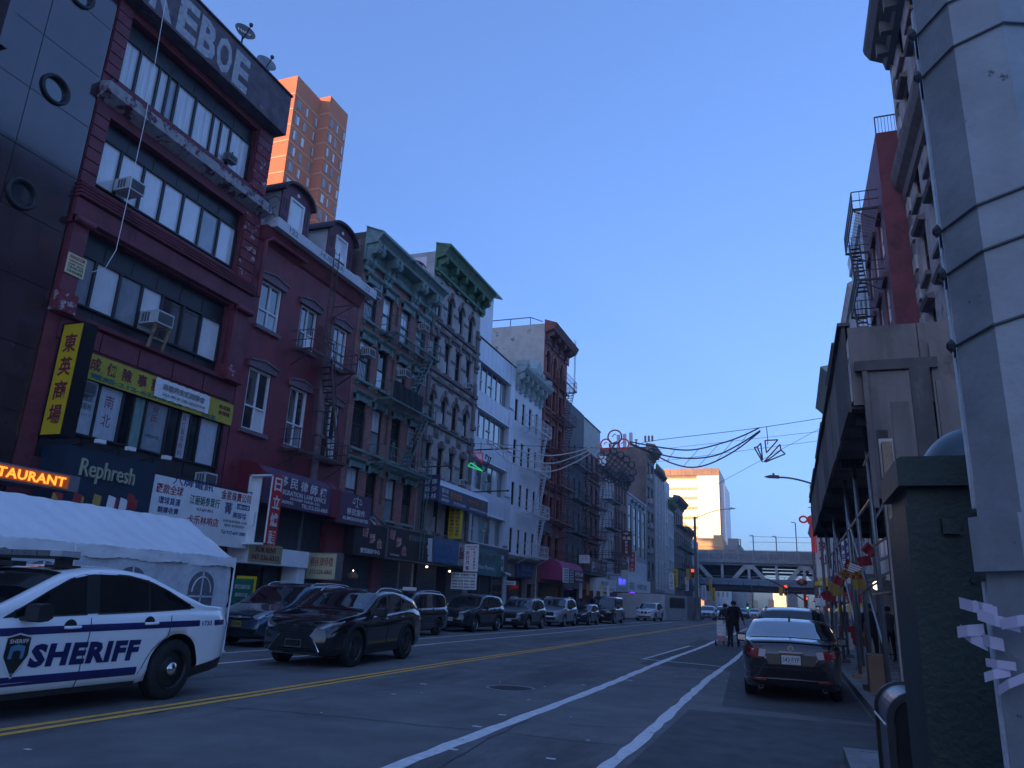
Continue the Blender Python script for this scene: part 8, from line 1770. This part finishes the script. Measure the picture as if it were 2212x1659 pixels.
# signs of the right row
t_ = sign_y('white_vertical_sign', 'white hanging sign with three red characters behind the red knot ornament at right', 55, 1.74, 2.72, 3.85, 7.4, 'sign_white', vert('美來仙', 'ink_red', .5, .6, top=.95, bot=.2, bold=.02), .25, frame='grey_light', arm=5.0)
kn = thing('red_knot_ornament', 'big glowing red festival knot with a long tassel hanging from the right lamp post', 'ornament', (1.55, 54, 7)); kx, ky, kz = 1.62, 53.5, 7.45
b = B(); b.lathe([(0,-.05),(.34,-.05),(.36,.0),(.34,.05),(0,.05)], (kx, ky, kz), 8, 'Y'); 
for s_ in (-1, 1): b.tube([(kx+s_*(.55+.24*cos(t*.33)), ky, kz+.05+.2*sin(t*.33)) for t in range(20)], .06, 6)
b.tube([(kx, ky, kz+.3), (kx, ky, kz+.8)], .05, 6); b.box(kx-.13, kx+.13, ky-.05, ky+.05, kz-.5, kz-.35); b.build('knot', 'neon_red', kn)
for i in range(4): bb = B(); bb.box(kx-.16+i*.085, kx-.09+i*.085, ky-.03, ky+.03, kz-2.1, kz-.52); bb.build('tassel_strand', 'neon_red', kn)
b = B(); b.bar((kx, ky, kz+.8), (kx, ky, kz+2.4), .05); b.bar((kx-.2, ky, kz+.85), (kx+.2, ky, kz+.85), .06); b.build('hanger', 'galv', kn)
for lab, Y, x0, x1, z0, z1, mm, st_, ink in (('narrow yellow hanging sign in the right row', 70, 3.4, 3.75, 3.2, 7.4, 'sign_yellow', '金山商店', 'ink_maroon'), ('white hanging sign with blue characters in the right row', 66, 3.9, 4.5, 3.9, 7.2, 'sign_white', '美容中心', 'ink_blue'),
    ('blue hanging sign with white characters in the right row', 62, 4.0, 4.7, 4.2, 7.6, 'ink_blue', '福州會館', 'ink_white'), ('white column sign with black characters at the far right row', 90, 2.9, 3.7, 2.2, 6.4, 'sign_white', '長樂旅行', 'ink_black'), ('small red column sign at the far right row', 76, 3.0, 3.5, 2.0, 5.0, 'sign_red', '餅家', 'ink_white'), ('tall pale column sign nearest the scaffold posts', 44, 2.2, 2.65, 2.2, 6.6, 'grey_light', '中華職業', 'ink_blue')):
    sign_y('hanging_sign', lab, Y, x0, x1, z0, z1, mm, vert(st_, ink, .5, .7, bold=.02), .2, arm=5.0)
for lab, Y, x0, x1, z0, z1, mm in (('red striped awning of a far right shop', 62, 1.6, 4.8, 2.4, 3.2, 'sign_red'), ('yellow shop canopy of the far right row', 74, 2.0, 4.9, 3.9, 4.9, 'sign_yellow'), ('green shop canopy of the far right row', 82, 2.2, 4.9, 2.9, 3.6, 'tube_green'), ('yellow box awning low in the right row', 52, 2.6, 4.9, 1.7, 2.3, 'sign_yellow')):
    t = thing('shop_awning', lab, 'awning', (3, Y, z0)); b = B(); b.prism([(x0, z0), (4.98, z0), (4.98, z1), (x0+.8, z1-.1)], 'Y', Y, Y+6); b.build('canopy', mm, t, fix=True)
    for i in range(7): boxpart('stripe', 'ink_white' if i % 2 else mm, t, x0+.1+i*.4, x0+.3+i*.4, Y-.02, Y-.005, z0, z0+.35)
t = thing('street_pole', 'grey pole with stickers left of the scaffold posts', 'pole', (1.75, 38, 0)); b = B(); b.tube([(1.75, 38, KB), (1.75, 38, 7.5)], .11, 10); b.build('shaft', 'pole_paint', t)
for z in (1.6, 2.6, 3.2): boxpart('sticker', 'sign_white', t, 1.68, 1.84, 37.87, 37.885, z, z+.35)
for k, (x, y, w_, h_, mm) in enumerate(((2.1, 41, 1.6, .9, 'flag_red'), (3.2, 43, 1.2, .8, 'sign_yellow'), (2.4, 47, 1.5, .8, 'cardboard'), (1.9, 36, .5, .7, 'poly_bag'))):
    t = thing('goods_stack', ('red heap of festival goods outside a right hand shop', 'yellow crates outside a right hand shop', 'brown cartons outside a right hand shop', 'white sacks beside the grey sticker pole')[k], 'goods', (x, y, 0))
    for i in range(3): boxpart('crate', mm, t, x+.02*i, x+w_-.05*i, y, y+.6, KB+i*h_/3, KB+(i+.95)*h_/3)

# ================================================================ festival lights strung over the street (plane Y = 48)
YD = 44.0
def dpt(u, v, Y=YD): return tuple(at(u, v, 'Y', Y))
def catmull(pts, n=8):
    out_ = []; P = [Vector(pts[0])] + [Vector(p) for p in pts] + [Vector(pts[-1])]
    for i in range(1, len(P)-2):
        for k in range(n):
            t = k/n; out_.append(.5*((2*P[i]) + (-P[i-1]+P[i+1])*t + (2*P[i-1]-5*P[i]+4*P[i+1]-P[i+2])*t*t + (-P[i-1]+3*P[i]-3*P[i+1]+P[i+2])*t**3))
    return out_ + [P[-2]]
t = thing('support_wire', 'thin steel wire stretched across the street carrying the festival ornaments', 'wire', dpt(1500, 940))
b = B(); b.tube(catmull([(-20, YD, dpt(1045, 985)[2]+.9), dpt(1328, 968), dpt(1410, 952), dpt(1640, 924), (5.0, YD, dpt(1763, 902)[2]+.35)]), .018, 5); b.build('wire', 'iron_black', t)
for a, c, lab in (((1410, 972), (1770, 932), 'middle'), ((1400, 1000), (1770, 952), 'lower')):
    t = thing('support_wire', 'thin %s wire stretched across the street behind the light arcs' % lab, 'wire', dpt(*a, 50)); b = B(); b.tube([dpt(*a, 50), dpt(*c, 50)], .012, 4); b.build('wire', 'iron_black', t)
t = thing('guy_wire', 'thin slanting wire from the right cornice down toward the glass tower', 'wire', dpt(1700, 950, 60)); b = B(); b.tube([dpt(1545, 1048, 60), dpt(1772, 925, 60)], .014, 4); b.build('wire', 'iron_black', t)
def arcs(label, sets, hang, m):
    t = thing('light_arc', label, 'festival lights', dpt(*sets[0][1])); cur = []
    for s_ in sets:
        pts = catmull([dpt(*p) for p in s_]); cur.append(pts); b = B(); b.tube(pts, .042, 6); b.build('light_tube', m, t)
    b = B()
    for f in hang:
        i = int(f*(len(cur[0])-1)); k = int(f*(len(cur[-1])-1)); b.bar(cur[0][i], cur[-1][k], .022)
    b.build('spacer', 'iron_black', t); return t
arcs('three sagging light tubes right of the rings', [[(1360,954),(1425,966),(1492,972),(1560,957),(1605,941),(1640,924)], [(1360,957),(1420,980),(1482,990),(1545,984),(1600,958),(1642,930)], [(1362,960),(1415,983),(1450,1000),(1492,1009.5),(1535,1001),(1590,972),(1642,932)]], (.3, .45, .58, .72, .85), 'tube_dark')
arcs('three sagging light tubes left of the rings', [[(1048,948),(1100,968),(1176,984),(1240,977),(1298,958)], [(1050,952),(1110,985),(1186,1001),(1245,985),(1299,960)], [(1052,956),(1105,1000),(1178,1019),(1240,1000),(1300,962)]], (.2, .4, .6, .8), 'grey_light')
t = thing('coin_ornament', 'three linked coin rings in red lights hung over the middle of the street', 'ornament', dpt(1328, 944))
for (u, v, r, mm) in ((1328, 943.7, 27.5, 'tube_red'), (1309, 960, 21.5, 'neon_red'), (1347, 959, 20.5, 'neon_red')):
    c_ = at(u, v, 'Y', YD); R_ = r*.5*YD/1455*1.02; b = B(); b.tube([(c_.x+R_*cos(pi*i/20), c_.y, c_.z+R_*sin(pi*i/20)) for i in range(41)], .045, 6); b.build('ring', mm, t)
    b = B(); q = R_*.46; b.tube([(c_.x-q, c_.y, c_.z), (c_.x, c_.y, c_.z+q), (c_.x+q, c_.y, c_.z), (c_.x, c_.y, c_.z-q), (c_.x-q, c_.y, c_.z)], .032, 5); b.build('diamond', mm, t)
t = thing('endless_knot_ornament', 'big dark endless knot ornament hanging tilted under the coin rings', 'ornament', dpt(1326, 1009)); c_ = at(1330, 1009, 'Y', 47.6); th = radians(38)
def rot2(x, z): return (c_.x + x*cos(th) + z*sin(th), 47.6, c_.z - x*sin(th) + z*cos(th))
b = B()
for i in range(5):
    q = -.6+i*.3
    b.tube([rot2(-.95, q), rot2(.95, q)], .035, 5); b.tube([rot2(q, -.75), rot2(q, .75)], .035, 5)
b.build('knot_lattice', 'tube_dark', t)
for k in range(14):
    a = 2*pi*k/14; rr = 1.0+.2*abs(cos(a)); cx, cz = rr*cos(a)*1.05, rr*sin(a)*.82; bb = B(); bb.tube([rot2(cx+.22*cos(s_*.5), cz+.22*sin(s_*.5)) for s_ in range(14)], .035, 5); bb.build('loop', 'tube_dark', t)
b = B(); b.tube([rot2(-.9, .6), rot2(-1.3, .95), rot2(-1.0, 1.35), dpt(1318, 975)], .06, 6); b.tube([dpt(1318, 975), dpt(1325, 960)], .03, 5); b.build('hanger', 'tube_dark', t)
def fan(label, tris, conv, hang):
    t = thing('fan_ornament', label, 'ornament', dpt(*conv(*tris[0][0][0])))
    for pts, mm, close in tris:
        q = [dpt(*conv(*p)) for p in pts]; 
        if close: q.append(q[0])
        for a, c in zip(q, q[1:]): b = B(); b.tube([a, c], .038, 6); b.build('light_tube', mm, t)
    b = B(); q = [dpt(*conv(*p)) for p in hang]; b.tube(q, .022, 5); b.build('hanger', 'iron_black', t)
cr = lambda x, z: ((2950+x*.1507)/1.82278, (1650+z*.1507)/1.82278)
fan('unlit open fan ornament of red and green tubes at the right end of the wire', [([(410,560),(750,540),(450,880)], 'tube_red', True), ([(800,660),(385,1120)], 'tube_red', False), ([(800,660),(830,810),(430,1110)], 'tube_red', False), ([(830,810),(940,910),(420,1125)], 'tube_green', False), ([(300,630),(350,1070),(210,730),(300,630)], 'tube_dark', False), ([(210,730),(130,740),(350,1125)], 'tube_dark', False)], cr, [(450,200),(485,550),(480,670)])
cl = lambda x, z: ((1820+x*.1356)/1.82278, (1750+z*.1356)/1.82278)
fan('lit fan ornament with red and green neon triangles before the metal clad building', [([(320,245),(600,245),(575,530)], 'neon_red', True), ([(170,625),(250,530),(600,775)], 'neon_green', True), ([(290,370),(610,780),(660,780),(840,385)], 'tube_dark', False), ([(840,385),(780,385),(690,290),(680,430)], 'tube_dark', False), ([(770,400),(660,770)], 'tube_dark', False)], cl, [(550,-60),(535,240)])
for k, (u0, v0, u1, v1, lab) in enumerate(((1024, 972, 1105, 969, 'upper dark flag rod projecting from the metal clad building'), (1018, 1063, 1097, 1060, 'lower dark flag rod projecting from the metal clad building'), (1200, 1165, 1225, 1160, 'small rod beside the white fire escape'))):
    t = thing('flag_rod', lab, 'flag rod', tuple(at(u0, v0, 'X', XF))); p = at(u0, v0, 'X', XF+.1); q = at(u1, v1, 'Y', p.y); b = B(); b.tube([tuple(p), tuple(q)], .045, 6); b.lathe([(0,.1),(.1,0),(0,-.1)], tuple(q), 8); b.build('rod', 'iron_black', t)
t = thing('flag_rod', 'rust red flag rod projecting from the grey stone tenement', 'flag rod', (XF, 44, 6)); p = at(911, 1009, 'X', XF+.1); q = at(980, 1006, 'Y', p.y); b = B(); b.tube([tuple(p), tuple(q)], .045, 6); b.build('rod', 'iron_brown', t)

# ================================================================ people
def person(label, x, y, rz, pose, top='cloth_black', legs='cloth_black', k=1.0, hairm='hair', skin='skin', z0=0.0, cap=None):
    J = dict(pelvis=(0,0,.95), waist=(0,0,1.10), chest=(0,.01,1.33), neck=(0,.0,1.49), throat=(0,.01,1.53), head=(0,.02,1.62), crown=(0,.01,1.72),
             shL=(-.18,0,1.43), elL=(-.26,.0,1.16), haL=(-.27,.06,.91), knL=(-.12,.02,.52), anL=(-.12,-.02,.09), toL=(-.13,.14,.035), hiL=(-.10,0,.90),
             shR=(.18,0,1.43), elR=(.26,.0,1.16), haR=(.27,.06,.91), knR=(.12,.02,.52), anR=(.12,-.02,.09), toR=(.13,.14,.035), hiR=(.10,0,.90)); J.update(pose)
    R_ = dict(pelvis=.15, waist=.145, chest=.165, neck=.062, throat=.058, head=.098, crown=.075, shL=.085, shR=.085, elL=.056, elR=.056, haL=.036, haR=.036, hiL=.105, hiR=.105, knL=.068, knR=.068, anL=.048, anR=.048, toL=.036, toR=.036)
    names = list(J); E_ = [('pelvis','waist'),('waist','chest'),('chest','neck'),('neck','throat'),('throat','head'),('head','crown'),('chest','shL'),('shL','elL'),('elL','haL'),('chest','shR'),('shR','elR'),('elR','haR'),('pelvis','hiL'),('hiL','knL'),('knL','anL'),('anL','toL'),('pelvis','hiR'),('hiR','knR'),('knR','anR'),('anR','toR')]
    vs = [J[n] for n in names]; rs = [R_[n] for n in names]; es = [(names.index(a), names.index(c)) for a, c in E_]
    for s_ in ('L', 'R'):
        h = Vector(J['ha'+s_]); e = Vector(J['el'+s_]); d = (h-e).normalized(); sd_ = Vector((0,1,0)); sd_ = (sd_-d*sd_.dot(d)).normalized(); hi = names.index('ha'+s_)
        palm = h + d*.075; vs.append(tuple(palm)); rs.append(.030); pi_ = len(vs)-1; es.append((hi, pi_))
        for f in range(4):
            b0 = palm + sd_*(-.026+f*.018) + d*.03; L_ = (.055,.065,.06,.045)[f]; vs.append(tuple(b0)); rs.append(.010); es.append((pi_, len(vs)-1)); vs.append(tuple(b0 + d*L_*.5)); rs.append(.0095); es.append((len(vs)-2, len(vs)-1)); vs.append(tuple(b0 + d*L_*.9 + Vector((0,0,.0)) + sd_*.0)); rs.append(.008); es.append((len(vs)-2, len(vs)-1))
        tb = h + d*.03 + sd_*.04; vs.append(tuple(tb)); rs.append(.013); es.append((hi, len(vs)-1)); vs.append(tuple(tb + d*.04 + sd_*.012)); rs.append(.010); es.append((len(vs)-2, len(vs)-1))
    me = bpy.data.meshes.new('body'); me.from_pydata(vs, es, []); o = bpy.data.objects.new('body', me); COL.objects.link(o)
    md = o.modifiers.new('skin', 'SKIN'); md.use_smooth_shade = True
    for i, sv_ in enumerate(me.skin_vertices[0].data): sv_.radius = (rs[i], rs[i]*(.72 if i in (0,1,2) else 1)); sv_.use_root = (i == 0)
    for nm, rr in (('pelvis', (.165,.115)), ('waist', (.155,.11)), ('chest', (.185,.125))): me.skin_vertices[0].data[names.index(nm)].radius = rr
    ms = o.modifiers.new('sub', 'SUBSURF'); ms.levels = 1; ms.render_levels = 1
    dg = bpy.context.evaluated_depsgraph_get(); m2 = bpy.data.meshes.new_from_object(o.evaluated_get(dg)); o.modifiers.clear(); o.data = m2
    for mm in (top, legs, skin, hairm): m2.materials.append(M[mm])
    zn = J['throat'][2]; zw = J['pelvis'][2]+.0; hx = [Vector(J['haL']), Vector(J['haR'])]
    for p in m2.polygons:
        c_ = p.center; near = min((c_-h).length for h in hx)
        p.material_index = 3 if c_.z > zn+.10 and c_.y < .05 or c_.z > zn+.17 else (2 if c_.z > zn else (1 if c_.z < zw-.02 and near > .2 and abs(c_.x) < .24 else (2 if near < .13 and (c_.z < hx[0].z+.03 or c_.z < hx[1].z+.03) and abs(c_.x) > .1 else 0)))
        p.use_smooth = True
    t = thing('person', label, 'person', (x, y, z0), None, rz, True); t.scale = (k, k, k); o.parent = t
    # head details: face side is +y
    H = Vector(J['head']); b = B(); b.lathe([(0,.02),(.012,.0),(0,-.02)], (H.x, H.y+.10, H.z-.02), 6); b.build('nose', skin, t)
    b = B()
    for s_ in (-1, 1): b.lathe([(0,.012),(.011,0),(0,-.012)], (H.x+s_*.035, H.y+.085, H.z+.015), 6)
    b.build('eye', 'ink_black', t)
    b = B()
    for s_ in (-1, 1): b.lathe([(0,.03),(.016,0),(0,-.03)], (H.x+s_*.098, H.y, H.z), 6)
    b.build('ear', skin, t)
    b = B(); n = 8
    b.lathe([(0, .125)] + [(.108*sin(pi*.62*i/n), .018+.107*cos(pi*.62*i/n)) for i in range(1, n+1)], (H.x, H.y-.012, H.z+.01), 14); b.build('hair', hairm, t, smooth=True)
    b = B(); jw = .205
    if cap: b = B(); b.lathe([(0,.14),(.08,.12),(.112,.05),(.114,.0)], tuple(H), 14); b.build('cap', cap, t)
    return t
ped = person('person in a black jacket and trousers walking away beside a wheeled cart', -2.35, 34.7, 0, dict(knR=(.12,.10,.53), anR=(.13,.12,.09), toR=(.13,.27,.04), anL=(-.10,-.12,.11), toL=(-.11,.02,.035), knL=(-.11,.02,.52), elR=(.30,-.04,1.16), haR=(.36,.02,.93), elL=(-.27,-.06,1.18), haL=(-.36,-.08,.98), shR=(.20,0,1.43), shL=(-.20,0,1.43)), k=1.10)
b = B()
for z in range(6): b.lathe([(.19+.012*(z % 2), z*.11-.02), (.205, z*.11+.05)], (0, 0, .93), 16)
o = b.build('jacket', 'cloth_black', ped, smooth=True); o.scale = (1.0, .72, 1.0)
person('second person in dark clothes walking just ahead of the person with the cart', -2.85, 36.6, 0, dict(haL=(-.24,.1,.95)), 'cloth_navy', 'cloth_black', 1.03)
ct = thing('hand_cart', 'two wheeled shopping cart wrapped in clear plastic with a pink bag below', 'cart', (-2.95, 35.2, 0)); cx, cy = -2.93, 35.35
b = B()
for s_ in (-.17, .17): b.tube([(cx+s_, cy-.12, .16), (cx+s_, cy-.05, 1.12), (cx+s_*.6, cy, 1.2)], .014, 6)
b.tube([(cx-.10, cy, 1.2), (cx+.18, cy+.0, 1.22), (cx+.42, cy-.05, 1.15)], .014, 6)
for z in (.3, .6, .9): b.bar((cx-.17, cy-.1, z), (cx+.17, cy-.1, z), .014)
b.build('frame', 'galv', ct)
b = B(); n = 10
prof = [(-.17,.42),(.17,.42),(.19,.6),(.19,.95),(.15,1.08),(-.15,1.08),(-.19,.95),(-.19,.6)]
b.prism([(cx+p[0], p[1]) for p in prof], 'Y', cy-.26, cy-.02); b.build('wrapped_load', 'poly_bag', ct, fix=True)
for k in range(4): boxpart('tape_band', 'sign_white', ct, cx-.195, cx+.195, cy-.268, cy-.262, .5+k*.14, .515+k*.14)
b = B(); b.prism([(cx-.15,.22),(cx+.15,.22),(cx+.17,.34),(cx+.12,.43),(cx-.12,.43),(cx-.17,.34)], 'Y', cy-.28, cy-.04); b.build('pink_bag', 'bag_pink', ct, fix=True)
for s_ in (-.26, .26):
    b = B(); b.lathe([(.05,-.02),(.12,-.025),(.13,0),(.12,.025),(.05,.02),(.05,-.02)], (cx+s_, cy-.1, .13), 18, 'X'); b.build('wheel', 'tyre', ct, smooth=True)
boxpart('axle', 'galv', ct, cx-.26, cx+.26, cy-.11, cy-.09, .12, .14)
person('person in dark clothes standing under the scaffold beside the iron railing', 3.0, 28.6, radians(20), {}, 'cloth_grey', 'cloth_black', 1.0, z0=KB)
person('person in dark coat standing at the edge of the pavement shed posts', 2.2, 25.6, radians(-160), {}, 'cloth_navy', 'cloth_black', 1.02, z0=KB)
person('small far person in black crossing beyond the grey hoarding', -10.0, 108, radians(90), {}, 'cloth_black', 'cloth_black', 1.0)
person('far person by the shop doors left of the white car', -17.8, 80, radians(200), {}, 'cloth_navy', 'cloth_black', 1.0, z0=KB)
# motorbikes by the corner
for k, (x, y) in enumerate(((-16.0, 73.0), (-15.6, 75.2))):
    t = thing('motorbike', ('dark motorbike parked behind the black van', 'second dark motorbike parked just before the white car')[k], 'motorbike', (x, y, 0))
    for dy in (-.62, .62):
        b = B(); b.lathe([(.22,-.04),(.30,-.05),(.31,0),(.30,.05),(.22,.04)], (x, y+dy, .31), 18, 'X'); b.build('wheel', 'tyre', t)
    b = B(); b.prism([(y-.5,.35),(y+.4,.3),(y+.6,.75),(y+.1,.85),(y-.3,.8)], 'X', x-.13, x+.13); b.build('body', 'car_charcoal', t, fix=True)
    b = B(); b.tube([(x, y-.62, .31), (x, y-.45, .9), (x-.3, y-.4, 1.0)], .025, 6); b.tube([(x, y-.45, .9), (x+.3, y-.4, 1.0)], .025, 6); b.build('handlebar', 'galv', t); boxpart('seat', 'cloth_black', t, x-.12, x+.12, y, y+.6, .82, .9)
t = thing('sandwich_board', 'white board with an orange patch between the dark minivan and the charcoal SUV', 'sign', (-16.8, 30.5, 0)); boxpart('board', 'sign_white', t, -17.0, -16.3, 32.0, 32.05, .9, 1.9); boxpart('orange_patch', 'ink_orange', t, -16.98, -16.4, 31.98, 31.995, 1.2, 1.65)
t = thing('green_notice', 'green and yellow notice board in the dark shop doorway beside the slate minivan', 'sign', (-17.2, 20, 1.2)); 
sp = at(507, 1246, 'Y', 20.4); boxpart('board', 'sign_green', t, sp.x, sp.x+.75, 20.4, 20.44, sp.z-.85, sp.z-.05); boxpart('yellow_board', 'sign_yellow', t, sp.x+.03, sp.x+.82, 20.46, 20.48, sp.z-.85, sp.z+.04)
lettering('移民法庭公证', 'ink_white', (sp.x+.37, 20.395, sp.z-.3), (1,0,0), UP, .6, .14, t); lettering('服務公证', 'ink_white', (sp.x+.37, 20.395, sp.z-.55), (1,0,0), UP, .5, .12, t)
t = thing('leaf_banners', 'banners and orange balloons by the dark shop beyond the magenta awning', 'banner', (-18, 74, 3))
for k in range(5): boxpart('paper_banner', ('sign_white', 'ink_orange', 'grey_light', 'sign_cream', 'sign_white')[k], t, -18.9+k*.35, -18.6+k*.35, 71+k*1.4, 71.02+k*1.4, 1.9+.3*(k % 2), 3.3)
# ================================================================ left row behind the camera; unseen tall blocks added to keep low sun off
for k, (x0, x1, y0, y1, h, mm, lab) in enumerate(((-36, -20, -30, -2.2, 22, 'brick_brown', 'brick house of the left row behind the camera'), (-36, -20, -170, -30.2, 24, 'stone_grey', 'tall stone block of the left row far behind the camera'), (-90, -62, 40, 190, 44, 'brown_stone', 'long tall unseen block added behind the left row to stop the low sun'), (-90, -62, -190, 39.8, 56, 'brown_stone', 'taller unseen block added left behind the camera to stop the low sun'))):
    t = thing('unseen_block', lab, 'building', ((x0+x1)/2, (y0+y1)/2, 0)); boxpart('wall', mm, t, x0, x1, y0, y1, 0, h)
    face = x1 if x1 < 0 else x0; s_ = 1 if x1 < 0 else -1
    if h < 40:
        for j in range(5):
            for i in range(int((y1-y0)/3.2)): boxpart('window', 'glass_dark', t, face+s_*.01, face+s_*.04, y0+1+i*3.2, y0+2.4+i*3.2, 4.5+j*3.8, 6.8+j*3.8)

hz = B(); hz.box(-175, 110, -20, 520, -1.0, 125); hz = hz.build('haze', 'well'); hz['kind'] = 'stuff'; hz.data.materials.clear()
hm = bpy.data.materials.new('haze_air'); hm.use_nodes = True; hm.node_tree.nodes.clear(); pv = hm.node_tree.nodes.new('ShaderNodeVolumePrincipled'); mo = hm.node_tree.nodes.new('ShaderNodeOutputMaterial')
pv.inputs['Color'].default_value = (0.6, 0.8, 1.0, 1); pv.inputs['Density'].default_value = 0.0005; pv.inputs['Anisotropy'].default_value = 0.0; hm.node_tree.links.new(pv.outputs[0], mo.inputs['Volume']); hz.data.materials.append(hm)
